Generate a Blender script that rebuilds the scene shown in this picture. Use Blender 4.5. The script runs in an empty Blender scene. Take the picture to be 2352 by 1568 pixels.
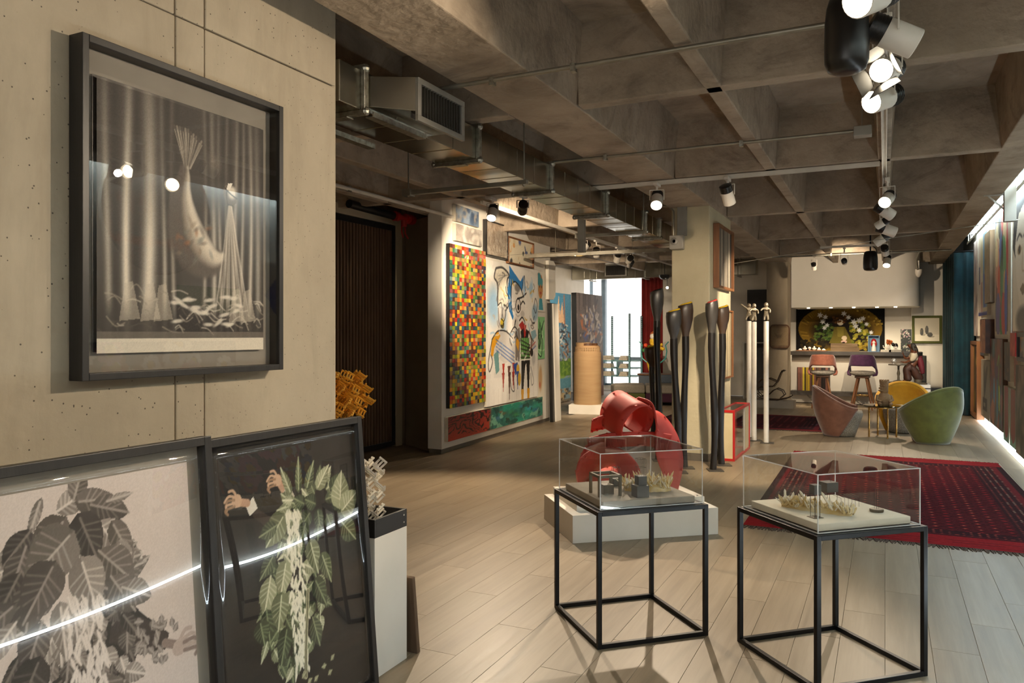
import bpy, math, random
import numpy as np
from mathutils import Vector, Matrix
random.seed(7); np.random.seed(7)
SC = bpy.context.scene
COL = SC.collection
R = math.radians
# ---------------------------------------------------------------- camera, world, exposure
cam = bpy.data.objects.new('camera', bpy.data.cameras.new('camera'))
COL.objects.link(cam)
cam.location = (0, 0, 1.5)
cam.rotation_euler = (R(90), 0, R(25.8))
cam.data.sensor_width = 36.0
cam.data.lens = 1772.0/2352.0*36.0
cam.data.shift_y = -(784-766)/2352.0
cam.data.clip_start = .05
SC.camera = cam
wd = bpy.data.worlds.new('world'); SC.world = wd; wd.use_nodes = True
bg = wd.node_tree.nodes['Background']
bg.inputs[0].default_value = (1.0, .95, .88, 1); bg.inputs[1].default_value = 2.5
vs = SC.view_settings
SC.display_settings.display_device = 'sRGB'
vs.view_transform = 'Standard'; vs.look = 'None'; vs.gamma = 1; vs.use_curve_mapping = False
vs.exposure = 0.12
WARM = (1.0, .815, .60)
COOL = (.62, .82, 1.0)
def area(name, loc, rot, sx, sy, power, color):
    l = bpy.data.lights.new(name, 'AREA'); l.shape = 'RECTANGLE'; l.size = sx; l.size_y = sy
    l.energy = power; l.color = color
    o = bpy.data.objects.new(name, l); COL.objects.link(o); o.location = loc; o.rotation_euler = rot
    return o
LIGHTS = []   # room lamps are made with their fittings below

# ---------------------------------------------------------------- helpers
def lin(c):
    c = np.asarray(c, dtype=np.float64)
    return np.where(c <= .04045, c/12.92, ((c+.055)/1.055)**2.4)
def hexc(s):
    s = s.lstrip('#'); return tuple(int(s[i:i+2], 16)/255 for i in (0, 2, 4))
def L3(c):
    if isinstance(c, str): c = hexc(c)
    return tuple(float(v) for v in lin(c))

class MB:
    def __init__(s): s.v = []; s.f = []; s.M = None; s.c = None
    def add(s, vs, fs):
        n = len(s.v)
        if s.M is not None: vs = [tuple(s.M @ Vector(p)) for p in vs]
        s.v.extend(vs); s.f.extend([tuple(i+n for i in f) for f in fs]); return s
    def box(s, x0, x1, y0, y1, z0, z1):
        v = [(x0,y0,z0),(x1,y0,z0),(x1,y1,z0),(x0,y1,z0),(x0,y0,z1),(x1,y0,z1),(x1,y1,z1),(x0,y1,z1)]
        return s.add(v, [(0,3,2,1),(4,5,6,7),(0,1,5,4),(1,2,6,5),(2,3,7,6),(3,0,4,7)])
    def cbox(s, c, d):
        return s.box(c[0]-d[0]/2, c[0]+d[0]/2, c[1]-d[1]/2, c[1]+d[1]/2, c[2]-d[2]/2, c[2]+d[2]/2)
    def hexa(s, b, t):
        return s.add(list(b)+list(t), [(3,2,1,0),(4,5,6,7),(0,1,5,4),(1,2,6,5),(2,3,7,6),(3,0,4,7)])
    def prism(s, pts, z0, z1):
        n = len(pts)
        v = [(p[0],p[1],z0) for p in pts]+[(p[0],p[1],z1) for p in pts]
        f = [tuple(range(n-1,-1,-1)), tuple(range(n,2*n))]+[(i,(i+1)%n,n+(i+1)%n,n+i) for i in range(n)]
        return s.add(v, f)
    def prism_y(s, pts, y0, y1):      # profile in (x,z) run along y
        n = len(pts)
        v = [(p[0],y0,p[1]) for p in pts]+[(p[0],y1,p[1]) for p in pts]
        f = [tuple(range(n)), tuple(range(2*n-1,n-1,-1))]+[(i,n+i,n+(i+1)%n,(i+1)%n) for i in range(n)]
        return s.add(v, f)
    def prism_x(s, pts, x0, x1):      # profile in (y,z) run along x
        n = len(pts)
        v = [(x0,p[0],p[1]) for p in pts]+[(x1,p[0],p[1]) for p in pts]
        f = [tuple(range(n-1,-1,-1)), tuple(range(n,2*n))]+[(i,(i+1)%n,n+(i+1)%n,n+i) for i in range(n)]
        return s.add(v, f)
    def lathe(s, prof, n=20, c=(0,0,0), caps=True, squash=1.0):
        v = []; f = []; m = len(prof)
        for (r, z) in prof:
            for k in range(n):
                a = 2*math.pi*k/n; v.append((c[0]+r*math.cos(a), c[1]+r*squash*math.sin(a), c[2]+z))
        for i in range(m-1):
            for k in range(n):
                k2 = (k+1) % n
                f.append((i*n+k, i*n+k2, (i+1)*n+k2, (i+1)*n+k))
        if caps:
            f.append(tuple(range(n-1,-1,-1))); f.append(tuple((m-1)*n+k for k in range(n)))
        return s.add(v, f)
    def tube(s, path, r, n=8, caps=True, sq=1.0, up=None):
        path = [Vector(p) for p in path]; m = len(path)
        rs = r if isinstance(r, (list, tuple)) else [r]*m
        t0 = (path[1]-path[0]).normalized()
        u = Vector(up) if up else (Vector((0,0,1)) if abs(t0.z) < .9 else Vector((1,0,0)))
        a = (u-t0*u.dot(t0)).normalized()
        v = []; f = []
        for i in range(m):
            t = (path[min(i+1,m-1)]-path[max(i-1,0)]).normalized()
            a = (a-t*a.dot(t)).normalized(); b = t.cross(a)
            for k in range(n):
                an = 2*math.pi*k/n
                v.append(tuple(path[i]+a*(rs[i]*math.cos(an))+b*(rs[i]*sq*math.sin(an))))
        for i in range(m-1):
            for k in range(n):
                k2 = (k+1) % n
                f.append((i*n+k, i*n+k2, (i+1)*n+k2, (i+1)*n+k))
        if caps:
            f.append(tuple(range(n-1,-1,-1))); f.append(tuple((m-1)*n+k for k in range(n)))
        return s.add(v, f)
    def bar(s, p, q, w, h=None):      # square bar
        h = h or w; p = Vector(p); q = Vector(q); t = (q-p).normalized()
        u = Vector((0,0,1)) if abs(t.z) < .9 else Vector((1,0,0))
        a = (u-t*u.dot(t)).normalized()*h/2; b = t.cross(a).normalized()*w/2
        vs = [p-a-b, p-a+b, p+a+b, p+a-b, q-a-b, q-a+b, q+a+b, q+a-b]
        return s.add([tuple(x) for x in vs], [(0,3,2,1),(4,5,6,7),(0,1,5,4),(1,2,6,5),(2,3,7,6),(3,0,4,7)])
    def ball(s, c, r, n=12, m=8):
        rr = r if isinstance(r, (list,tuple)) else (r,r,r)
        v = [(c[0],c[1],c[2]-rr[2])]; f = []
        for i in range(1, m):
            ph = -math.pi/2+math.pi*i/m
            for k in range(n):
                a = 2*math.pi*k/n
                v.append((c[0]+rr[0]*math.cos(ph)*math.cos(a), c[1]+rr[1]*math.cos(ph)*math.sin(a), c[2]+rr[2]*math.sin(ph)))
        v.append((c[0],c[1],c[2]+rr[2])); last = len(v)-1
        for k in range(n):
            f.append((0, 1+(k+1)%n, 1+k)); f.append((last, 1+(m-2)*n+k, 1+(m-2)*n+(k+1)%n))
        for i in range(m-2):
            for k in range(n):
                f.append((1+i*n+k, 1+i*n+(k+1)%n, 1+(i+1)*n+(k+1)%n, 1+(i+1)*n+k))
        return s.add(v, f)
    def grid(s, fn, nu, nv, closed_u=False):
        v = [fn(i/nu, j/nv) for j in range(nv+1) for i in range(nu+(0 if closed_u else 1))]
        w = nu if closed_u else nu+1
        f = [(j*w+i, j*w+(i+1)%w, (j+1)*w+(i+1)%w, (j+1)*w+i) for j in range(nv) for i in range(nu)]
        return s.add(v, f)
    def build(s, name, m, parent=None, smooth=False, bevel=0, solid=0, sub=0, seg=2):
        me = bpy.data.meshes.new(name); me.from_pydata(s.v, [], s.f); me.update()
        if smooth:
            me.polygons.foreach_set('use_smooth', [True]*len(me.polygons))
            if smooth != 'all':
                me.set_sharp_from_angle(angle=R(40))
        if m: me.materials.append(m)
        o = bpy.data.objects.new(name, me); COL.objects.link(o)
        if parent: o.parent = parent
        if solid:
            k = o.modifiers.new('solid', 'SOLIDIFY'); k.thickness = solid; k.offset = 0
        if sub:
            k = o.modifiers.new('sub', 'SUBSURF'); k.levels = sub; k.render_levels = sub
        if bevel:
            k = o.modifiers.new('bevel', 'BEVEL'); k.width = bevel; k.segments = seg; k.limit_method = 'ANGLE'; k.angle_limit = R(40)
        return o
def thing(name, label, cat, loc=(0,0,0), rz=0, group=None):
    o = bpy.data.objects.new(name, None); COL.objects.link(o)
    o.empty_display_size = .1
    o.location = loc; o.rotation_euler = (0, 0, R(rz))
    o['label'] = label; o['category'] = cat
    if group: o['group'] = group
    return o
def tag(o, label, cat, group=None):
    o['label'] = label; o['category'] = cat
    if group: o['group'] = group
    return o
def struct(o): o['kind'] = 'structure'; return o
def stuff(o): o['kind'] = 'stuff'; return o
def copy_tree(o, parent=None):
    c = o.copy(); COL.objects.link(c)
    if parent: c.parent = parent
    for ch in list(o.children): copy_tree(ch, c)
    return c

# ---------------------------------------------------------------- materials
def nt_new(name):
    m = bpy.data.materials.new(name); m.use_nodes = True
    nt = m.node_tree; b = nt.nodes['Principled BSDF']
    return m, nt, b
def nd(nt, t, **kw):
    n = nt.nodes.new(t)
    for k, v in kw.items(): setattr(n, k, v)
    return n
def mat(name, c1, c2=None, rough=.5, metal=0, scale=8, bump=0, bscale=None, stretch=(1,1,1), coat=0, detail=6, sheen=0, thr=(.35,.65)):
    m, nt, b = nt_new(name); lk = nt.links.new
    c1 = L3(c1); c2 = L3(c2) if c2 else tuple(v*.88 for v in c1)
    tc = nd(nt, 'ShaderNodeTexCoord'); mp = nd(nt, 'ShaderNodeMapping'); mp.inputs['Scale'].default_value = stretch
    lk(tc.outputs['Object'], mp.inputs['Vector'])
    no = nd(nt, 'ShaderNodeTexNoise'); no.inputs['Scale'].default_value = scale; no.inputs['Detail'].default_value = detail
    lk(mp.outputs[0], no.inputs['Vector'])
    rp = nd(nt, 'ShaderNodeValToRGB'); rp.color_ramp.elements[0].position = thr[0]; rp.color_ramp.elements[1].position = thr[1]
    rp.color_ramp.elements[0].color = c1+(1,); rp.color_ramp.elements[1].color = c2+(1,)
    lk(no.outputs['Fac'], rp.inputs[0]); lk(rp.outputs[0], b.inputs['Base Color'])
    b.inputs['Roughness'].default_value = rough; b.inputs['Metallic'].default_value = metal
    if coat: b.inputs['Coat Weight'].default_value = coat; b.inputs['Coat Roughness'].default_value = .08
    if sheen: b.inputs['Sheen Weight'].default_value = sheen; b.inputs['Sheen Roughness'].default_value = .4
    if bump:
        n2 = nd(nt, 'ShaderNodeTexNoise'); n2.inputs['Scale'].default_value = bscale or scale*4; n2.inputs['Detail'].default_value = 4
        lk(mp.outputs[0], n2.inputs['Vector'])
        bp = nd(nt, 'ShaderNodeBump'); bp.inputs['Strength'].default_value = min(1, bump); bp.inputs['Distance'].default_value = .01
        lk(n2.outputs['Fac'], bp.inputs['Height']); lk(bp.outputs[0], b.inputs['Normal'])
    return m
def emis(name, c, s):
    m, nt, b = nt_new(name)
    b.inputs['Base Color'].default_value = (.8,.8,.8,1)
    b.inputs['Emission Color'].default_value = tuple(c)+(1,); b.inputs['Emission Strength'].default_value = s
    return m
def glassy(name, tint=(1,1,1), ior=1.5, boost=1.0, rough=.0):
    m = bpy.data.materials.new(name); m.use_nodes = True; nt = m.node_tree; nt.nodes.clear(); lk = nt.links.new
    o = nd(nt, 'ShaderNodeOutputMaterial'); mx = nd(nt, 'ShaderNodeMixShader')
    tr = nd(nt, 'ShaderNodeBsdfTransparent'); tr.inputs[0].default_value = tuple(tint)+(1,)
    gl = nd(nt, 'ShaderNodeBsdfGlossy'); gl.inputs['Roughness'].default_value = rough
    fr = nd(nt, 'ShaderNodeFresnel'); ge = nd(nt, 'ShaderNodeNewGeometry')
    mr = nd(nt, 'ShaderNodeMapRange'); mr.inputs[3].default_value = ior; mr.inputs[4].default_value = 1/ior   # same reflectance from either side of the sheet
    lk(ge.outputs['Backfacing'], mr.inputs[0]); lk(mr.outputs[0], fr.inputs[0])
    mu = nd(nt, 'ShaderNodeMath', operation='MULTIPLY', use_clamp=True); mu.inputs[1].default_value = boost
    lk(fr.outputs[0], mu.inputs[0]); lk(mu.outputs[0], mx.inputs[0]); lk(tr.outputs[0], mx.inputs[1]); lk(gl.outputs[0], mx.inputs[2]); lk(mx.outputs[0], o.inputs[0])
    return m
def printmat(name, rough=.5, bump=0, bscale=60, coat=0, spec=.5):
    m, nt, b = nt_new(name); lk = nt.links.new
    a = nd(nt, 'ShaderNodeVertexColor', layer_name='print'); lk(a.outputs[0], b.inputs['Base Color'])
    b.inputs['Roughness'].default_value = rough; b.inputs['Specular IOR Level'].default_value = spec
    if coat: b.inputs['Coat Weight'].default_value = coat; b.inputs['Coat Roughness'].default_value = .05
    if bump:
        tc = nd(nt, 'ShaderNodeTexCoord'); n2 = nd(nt, 'ShaderNodeTexNoise'); n2.inputs['Scale'].default_value = bscale; n2.inputs['Detail'].default_value = 5
        lk(tc.outputs['Object'], n2.inputs['Vector'])
        bp = nd(nt, 'ShaderNodeBump'); bp.inputs['Strength'].default_value = bump; bp.inputs['Distance'].default_value = .004
        lk(n2.outputs['Fac'], bp.inputs['Height']); lk(bp.outputs[0], b.inputs['Normal'])
    return m
def concrete(name, ca, cb, cc, pits=True, streak=.5, scale=1.0, rough=.75, bump=.25, st=(4,4,.8), dist=.3):
    m, nt, b = nt_new(name); lk = nt.links.new
    tc = nd(nt, 'ShaderNodeTexCoord'); P = tc.outputs['Object']
    n1 = nd(nt, 'ShaderNodeTexNoise'); n1.inputs['Scale'].default_value = 1.3*scale; n1.inputs['Detail'].default_value = 8; n1.inputs['Roughness'].default_value = .62; lk(P, n1.inputs['Vector'])
    mp = nd(nt, 'ShaderNodeMapping'); mp.inputs['Scale'].default_value = st; lk(P, mp.inputs['Vector'])
    n2 = nd(nt, 'ShaderNodeTexNoise'); n2.inputs['Scale'].default_value = 1.2*scale; n2.inputs['Detail'].default_value = 9; n2.inputs['Roughness'].default_value = .7; n2.inputs['Distortion'].default_value = dist; lk(mp.outputs[0], n2.inputs['Vector'])
    r1 = nd(nt, 'ShaderNodeValToRGB'); e = r1.color_ramp.elements
    e[0].position = .32; e[0].color = L3(ca)+(1,); e[1].position = .68; e[1].color = L3(cb)+(1,)
    lk(n1.outputs['Fac'], r1.inputs[0])
    mx = nd(nt, 'ShaderNodeMix', data_type='RGBA'); lk(r1.outputs[0], mx.inputs[6]); mx.inputs[7].default_value = L3(cc)+(1,)
    r2 = nd(nt, 'ShaderNodeMapRange'); r2.inputs[1].default_value = .5; r2.inputs[2].default_value = .75; r2.inputs[4].default_value = streak; lk(n2.outputs['Fac'], r2.inputs[0]); lk(r2.outputs[0], mx.inputs[0])
    last = mx.outputs[2]; h = n1.outputs['Fac']
    if pits:
        vo = nd(nt, 'ShaderNodeTexVoronoi'); vo.inputs['Scale'].default_value = 17; lk(P, vo.inputs['Vector'])
        vo2 = nd(nt, 'ShaderNodeTexVoronoi'); vo2.inputs['Scale'].default_value = 40; lk(P, vo2.inputs['Vector'])
        sp = nd(nt, 'ShaderNodeSeparateColor'); lk(vo.outputs['Color'], sp.inputs[0])
        sz = nd(nt, 'ShaderNodeMapRange'); sz.inputs[1].default_value = .72; sz.inputs[2].default_value = 1; sz.inputs[4].default_value = .16; lk(sp.outputs[0], sz.inputs[0])
        lt = nd(nt, 'ShaderNodeMath', operation='LESS_THAN'); lk(vo.outputs['Distance'], lt.inputs[0]); lk(sz.outputs[0], lt.inputs[1])
        sp2 = nd(nt, 'ShaderNodeSeparateColor'); lk(vo2.outputs['Color'], sp2.inputs[0])
        s2 = nd(nt, 'ShaderNodeMapRange'); s2.inputs[1].default_value = .6; s2.inputs[2].default_value = 1; s2.inputs[4].default_value = .13; lk(sp2.outputs[0], s2.inputs[0])
        l2 = nd(nt, 'ShaderNodeMath', operation='LESS_THAN'); lk(vo2.outputs['Distance'], l2.inputs[0]); lk(s2.outputs[0], l2.inputs[1])
        mm = nd(nt, 'ShaderNodeMath', operation='MAXIMUM'); lk(lt.outputs[0], mm.inputs[0]); lk(l2.outputs[0], mm.inputs[1])
        m3 = nd(nt, 'ShaderNodeMix', data_type='RGBA'); lk(last, m3.inputs[6]); m3.inputs[7].default_value = tuple(v*.22 for v in L3(ca))+(1,)
        sc = nd(nt, 'ShaderNodeMath', operation='MULTIPLY'); sc.inputs[1].default_value = .95; lk(mm.outputs[0], sc.inputs[0]); lk(sc.outputs[0], m3.inputs[0])
        last = m3.outputs[2]
    lk(last, b.inputs['Base Color']); b.inputs['Roughness'].default_value = rough
    n3 = nd(nt, 'ShaderNodeTexNoise'); n3.inputs['Scale'].default_value = 14; n3.inputs['Detail'].default_value = 8; lk(P, n3.inputs['Vector'])
    bp = nd(nt, 'ShaderNodeBump'); bp.inputs['Strength'].default_value = bump; bp.inputs['Distance'].default_value = .02
    lk(n3.outputs['Fac'], bp.inputs['Height']); lk(bp.outputs[0], b.inputs['Normal'])
    return m
def floor_mat():
    m, nt, b = nt_new('oak_plank'); lk = nt.links.new
    ge = nd(nt, 'ShaderNodeNewGeometry'); sx = nd(nt, 'ShaderNodeSeparateXYZ'); lk(ge.outputs['Position'], sx.inputs[0])
    def math_(op, a, bb):
        n = nd(nt, 'ShaderNodeMath', operation=op)
        for i, v in enumerate((a, bb)):
            if v is None: continue
            if isinstance(v, (int, float)): n.inputs[i].default_value = v
            else: lk(v, n.inputs[i])
        return n.outputs[0]
    row = math_('FLOOR', math_('DIVIDE', sx.outputs[0], PW), None)
    yy = math_('FLOOR', math_('DIVIDE', math_('SUBTRACT', sx.outputs[1], math_('MULTIPLY', row, PST)), PL), None)
    cb = nd(nt, 'ShaderNodeCombineXYZ'); lk(row, cb.inputs[0]); lk(yy, cb.inputs[1])
    wn = nd(nt, 'ShaderNodeTexWhiteNoise'); wn.noise_dimensions = '3D'; lk(cb.outputs[0], wn.inputs['Vector'])
    off = nd(nt, 'ShaderNodeVectorMath', operation='SCALE'); lk(wn.outputs['Color'], off.inputs[0]); off.inputs['Scale'].default_value = 9
    ad = nd(nt, 'ShaderNodeVectorMath', operation='ADD'); lk(ge.outputs['Position'], ad.inputs[0]); lk(off.outputs[0], ad.inputs[1])
    mp = nd(nt, 'ShaderNodeMapping'); mp.inputs['Scale'].default_value = (34, 1.6, 1); lk(ad.outputs[0], mp.inputs['Vector'])
    n1 = nd(nt, 'ShaderNodeTexNoise'); n1.inputs['Scale'].default_value = 1; n1.inputs['Detail'].default_value = 7; n1.inputs['Roughness'].default_value = .65; n1.inputs['Distortion'].default_value = .6; lk(mp.outputs[0], n1.inputs['Vector'])
    mp2 = nd(nt, 'ShaderNodeMapping'); mp2.inputs['Scale'].default_value = (9, .8, 1); lk(ad.outputs[0], mp2.inputs['Vector'])
    n2 = nd(nt, 'ShaderNodeTexNoise'); n2.inputs['Scale'].default_value = 1; n2.inputs['Detail'].default_value = 4; lk(mp2.outputs[0], n2.inputs['Vector'])
    rp = nd(nt, 'ShaderNodeValToRGB'); e = rp.color_ramp.elements
    e[0].position = .28; e[0].color = L3(FL0)+(1,); e[1].position = .72; e[1].color = L3(FL1)+(1,)
    mid = rp.color_ramp.elements.new(.5); mid.color = L3(FLM)+(1,)
    lk(math_('ADD', math_('MULTIPLY', n1.outputs['Fac'], .55), math_('MULTIPLY', n2.outputs['Fac'], .45)), rp.inputs[0])
    hs = nd(nt, 'ShaderNodeHueSaturation'); lk(rp.outputs[0], hs.inputs['Color'])
    lk(math_('ADD', math_('MULTIPLY', wn.outputs['Value'], .14), .93), hs.inputs['Value'])
    lk(hs.outputs[0], b.inputs['Base Color'])
    lk(math_('ADD', math_('MULTIPLY', n1.outputs['Fac'], .18), .34), b.inputs['Roughness'])
    b.inputs['Specular IOR Level'].default_value = .45
    bp = nd(nt, 'ShaderNodeBump'); bp.inputs['Strength'].default_value = .12; bp.inputs['Distance'].default_value = .003
    lk(n1.outputs['Fac'], bp.inputs['Height']); lk(bp.outputs[0], b.inputs['Normal'])
    return m
PW, PL, PST = .2, 1.25, .4375
FL0, FLM, FL1 = '74634d', '897860', '9b8a72'
M = {}
M['floor'] = floor_mat()
M['joint'] = mat('dark_joint', '75695a')
M['conc_wall'] = concrete('fair_faced_concrete', 'a89b86', 'bcaf98', '958873')
M['conc_ceil'] = concrete('rough_concrete', '8a7a66', 'b09f8a', '54473b', pits=False, streak=.7, scale=1.3, bump=.9, st=(1.2,1.2,2.2), dist=1.2)
M['conc_pier'] = concrete('pier_concrete', 'b9ad8d', 'c9bfa0', 'a2957a', pits=False, streak=.4)
M['conc_dark'] = concrete('pillar_concrete', '8f8069', '9d8e77', '7b6c58', pits=False, streak=.5)
M['white'] = mat('white_paint', 'e6dfd2', 'ded7c8', rough=.6, scale=3)
M['cream'] = mat('cream_paint', 'b8a98e', 'ad9e84', rough=.6, scale=2)
M['beige'] = mat('beige_panel', '8f8069', '86775f', rough=.55, scale=2)
M['skirt'] = mat('grey_skirting', '6b6357', rough=.5)
M['black'] = mat('black_satin', '161514', '1e1c1a', rough=.38)
M['black_metal'] = mat('black_steel', '141415', '1c1c1e', rough=.32, metal=.4)
M['frame_dark'] = mat('charcoal_frame', '1d1b19', '262320', rough=.42, scale=30, stretch=(1,1,.1), bump=.05)
M['mat_board'] = mat('grey_mount', '8f877c', '978f83', rough=.8)
M['glass'] = glassy('picture_glass', ior=1.5, boost=1.15)
M['acrylic'] = glassy('clear_acrylic', (.985,.985,.98), 1.45)
def edge_mat():
    m, nt, b = nt_new('acrylic_edge'); lk = nt.links.new
    b.inputs['Base Color'].default_value = (.92,.91,.88,1); b.inputs['Roughness'].default_value = .15; b.inputs['Alpha'].default_value = .62
    b.inputs['Transmission Weight'].default_value = .25
    return m
M['acrylic_edge'] = edge_mat()
M['wood'] = mat('oak', '8a5a33', '6e4526', rough=.5, scale=14, stretch=(1,1,.12))
M['slat_wood'] = mat('slat_wood', '7a604a', '604a37', rough=.45, scale=14, stretch=(1,1,.12))
M['walnut'] = mat('walnut', '5b3a22', '45290f', rough=.45, scale=14, stretch=(1,1,.12))
M['rust_wood'] = mat('weathered_board', '7a6248', '5a4633', rough=.85, scale=9, stretch=(1,1,.2), bump=.4)
M['crate'] = mat('crate_wood', '8a7253', '6a553b', rough=.8, scale=12, stretch=(.15,1,1), bump=.3)
M['galv'] = mat('galvanised_steel', 'b9b6a8', 'a29e90', rough=.24, metal=1, scale=3)
M['galv2'] = mat('galvanised_flange', 'b4b3a8', '8d8a7e', rough=.35, metal=1, scale=30, bump=.3)
M['conduit'] = mat('zinc_conduit', '9c9789', '8a8577', rough=.4, metal=.7)
M['track'] = mat('white_track', 'd9d2c4', 'cfc8ba', rough=.45)
M['spot_white'] = mat('white_lamp_housing', 'ded6c9', 'd6cec0', rough=.4)
M['vent_dark'] = mat('vent_inside', '2a2622', rough=.7)
M['louvre'] = mat('dark_louvre', '4a4741', '3f3c37', rough=.5, metal=.4)
M['grey_metal'] = mat('grey_aluminium', '9a968d', '8f8b82', rough=.45, metal=.5)
M['led'] = emis('led_cool', (.78,.91,1.0), 32)
M['led_top'] = emis('led_cove', (.66,.86,1.0), 34)
M['lens'] = emis('lamp_lens', (1,.88,.66), 20)
M['lens_small'] = emis('lamp_lens_dim', (1,.86,.62), 18)
M['niche_led'] = emis('niche_downlight', (1,.88,.68), 30)
M['red_steel'] = mat('red_painted_steel', 'bd382b', 'b23427', rough=.58, scale=4)
M['redframe'] = mat('red_lacquer', 'b3231e', 'a81f1b', rough=.35)
M['parchment'] = mat('parchment_panel', 'cdbb93', 'c4b187', rough=.6, scale=5)
M['card'] = mat('corrugated_card', 'a98a62', 'a1805a', rough=.85, scale=2.5, stretch=(1,1,9), bump=.2, bscale=40)
M['char'] = mat('charred_wood', '151312', '201c19', rough=.33, scale=9, stretch=(1,1,.15), bump=.15)
M['char_brown'] = mat('burnt_brown_wood', '4a3626', '2e2219', rough=.38, scale=6, stretch=(1,1,.3))
M['char_grey'] = mat('graphite_wood', '3a3631', '292623', rough=.36, scale=6, stretch=(1,1,.3))
M['yellow_paint'] = mat('yellow_pigment', 'e0b812', 'd2a80c', rough=.8)
M['red_paint'] = mat('red_pigment', 'a8322a', rough=.8)
M['steel_plate'] = mat('steel_plate', '4f4a43', '5a544b', rough=.5, metal=.5)
M['gold'] = mat('gold_metal', 'f0bd58', 'e0a53c', rough=.3, metal=.7)
M['silver'] = mat('silver_metal', 'ece8e0', 'ddd8ce', rough=.3, metal=.6)
M['plinth_white'] = mat('plinth_white', 'd6d1c7', 'cfcabf', rough=.45, scale=3)
M['slab_grey'] = mat('cement_slab', '9c9180', '8a7f6e', rough=.8, scale=9, bump=.15)
M['slab_white'] = mat('plaster_slab', 'e3d9c2', 'd8cdb5', rough=.8, scale=9, bump=.1)
M['block_grey'] = mat('graphite_block', '4a4844', '55524d', rough=.6, scale=20)
M['bronze'] = mat('patina_bronze', '6d6352', '5a503f', rough=.55, metal=.3, scale=15)
M['crystal'] = mat('quartz', 'e8d8ae', 'c9a866', rough=.25, scale=12)
M['crystal_clear'] = mat('clear_quartz', 'f2ead6', 'e0d3b4', rough=.12, coat=.6)
M['wire'] = mat('dark_wire', '3b352d', rough=.5, metal=.6)
M['pole_white'] = mat('white_pole', 'e8e2d6', 'ddd6c8', rough=.4)
M['pewter'] = mat('pewter', 'b0a48f', '94876f', rough=.4, metal=.5, scale=20)
M['stool_pink'] = mat('terracotta_velvet', '9c5c44', '8a4e39', rough=.8, sheen=.5, scale=20)
M['stool_purple'] = mat('plum_velvet', '4b1f44', '3d1838', rough=.8, sheen=.5, scale=20)
M['tweed'] = mat('grey_tweed', 'a89f90', '6f675a', rough=.9, scale=120, bump=.3, thr=(.45,.55))
M['velvet_rose'] = mat('rose_velvet', '825844', '704835', rough=.75, sheen=.6, scale=9)
M['velvet_yellow'] = mat('yellow_velvet', 'd69a12', 'c98d0c', rough=.75, sheen=.4, scale=9)
M['velvet_green'] = mat('green_velvet', '626324', '54551c', rough=.75, sheen=.6, scale=9)
M['brass'] = mat('brass', 'b0894a', '9c773a', rough=.25, metal=1)
M['table_glass'] = glassy('smoked_glass', (.28,.34,.28), 1.5, 1.3)
M['clay'] = mat('fired_clay', 'a3835f', '8c6d4b', rough=.85, scale=14, bump=.4)
M['teal'] = mat('teal_velvet', '08333a', '06272d', rough=.9, sheen=.12, scale=6)
M['curtain_red'] = mat('red_curtain', '8d2420', '7a1d1a', rough=.85, scale=5)
M['rack'] = mat('teal_steel_rack', '6f9aa0', '5f8a90', rough=.5)
M['paper'] = mat('paper_edges', 'd8cfbd', 'b9ae99', rough=.8, scale=60, stretch=(1,1,.05))
M['ott_grey'] = mat('grey_felt', '7d7468', '706859', rough=.95, scale=60, bump=.2)
M['ott_green'] = mat('green_felt', '4c5022', '42461c', rough=.95, scale=60)
M['ott_plum'] = mat('plum_felt', '3a1526', '30101f', rough=.95, scale=60)
M['ott_blue'] = mat('blue_grey_felt', '4d545c', '444a52', rough=.95, scale=60)
M['bent'] = mat('bentwood', '3f2c1c', '2f1f12', rough=.4, scale=14)
M['cane'] = mat('cane_seat', '8f7a55', '7d6845', rough=.8, scale=80)
M['bulk'] = mat('niche_white', 'cfc8bb', 'c8c1b3', rough=.6, scale=2)
M['stone_top'] = mat('dark_stone_top', '4a443d', '3a342e', rough=.4, scale=6)
M['counter_white'] = mat('counter_front', 'd8d1c2', 'd0c8b8', rough=.5, scale=2)
M['counter_taupe'] = mat('counter_fascia', '8f8373', '867a6a', rough=.6, scale=2)
M['ceramic'] = mat('white_ceramic', 'ece4d4', 'ddd3c0', rough=.3)
M['skin'] = mat('bronze_skin', '6b3d22', '583018', rough=.45, scale=15)
M['cloth_brown'] = mat('brown_robe', '4a2a1a', '371e12', rough=.6, scale=9)
M['cloth_white'] = mat('white_blouse', 'cfc0a2', 'bfae8e', rough=.7, scale=12, bump=.3)
M['cloth_red'] = mat('crimson_cloth', '6b1520', '551019', rough=.7)
M['hair'] = mat('dark_hair', '3a3226', '272118', rough=.6, scale=30, stretch=(1,1,.1), bump=.3)
M['sprinkler'] = mat('red_valve', 'a8251c', '8f1e17', rough=.4)
M['blue_case'] = mat('blue_box', '6f93ae', '6487a2', rough=.5)
M['orange'] = mat('orange_fur', 'c0662a', 'a5521d', rough=.9, bump=.5, scale=40)
M['leafgreen'] = mat('leaf_green', '3f7a3a', '2e6230', rough=.6)
M['flower_red'] = mat('flower_red', 'c4331f', 'd9541f', rough=.6, scale=30)
M['flower_yellow'] = mat('flower_yellow', 'd9a51c', 'e6c02e', rough=.6, scale=30)
M['turq'] = mat('turquoise_enamel', '3f9a94', '35877f', rough=.4)
M['mullion'] = mat('blue_grey_mullion', '6f8494', '627787', rough=.5)
M['print_matte'] = printmat('ink_print', .6)
M['print_dark'] = printmat('dark_photo_print', .7, spec=.12)
M['print_oil'] = printmat('oil_paint', .45, .35, 40)
M['print_gloss'] = printmat('gloss_paint', .18, .5, 90, coat=.5)
M['print_rug'] = printmat('wool_pile', .95, .6, 220, spec=.1)
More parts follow.
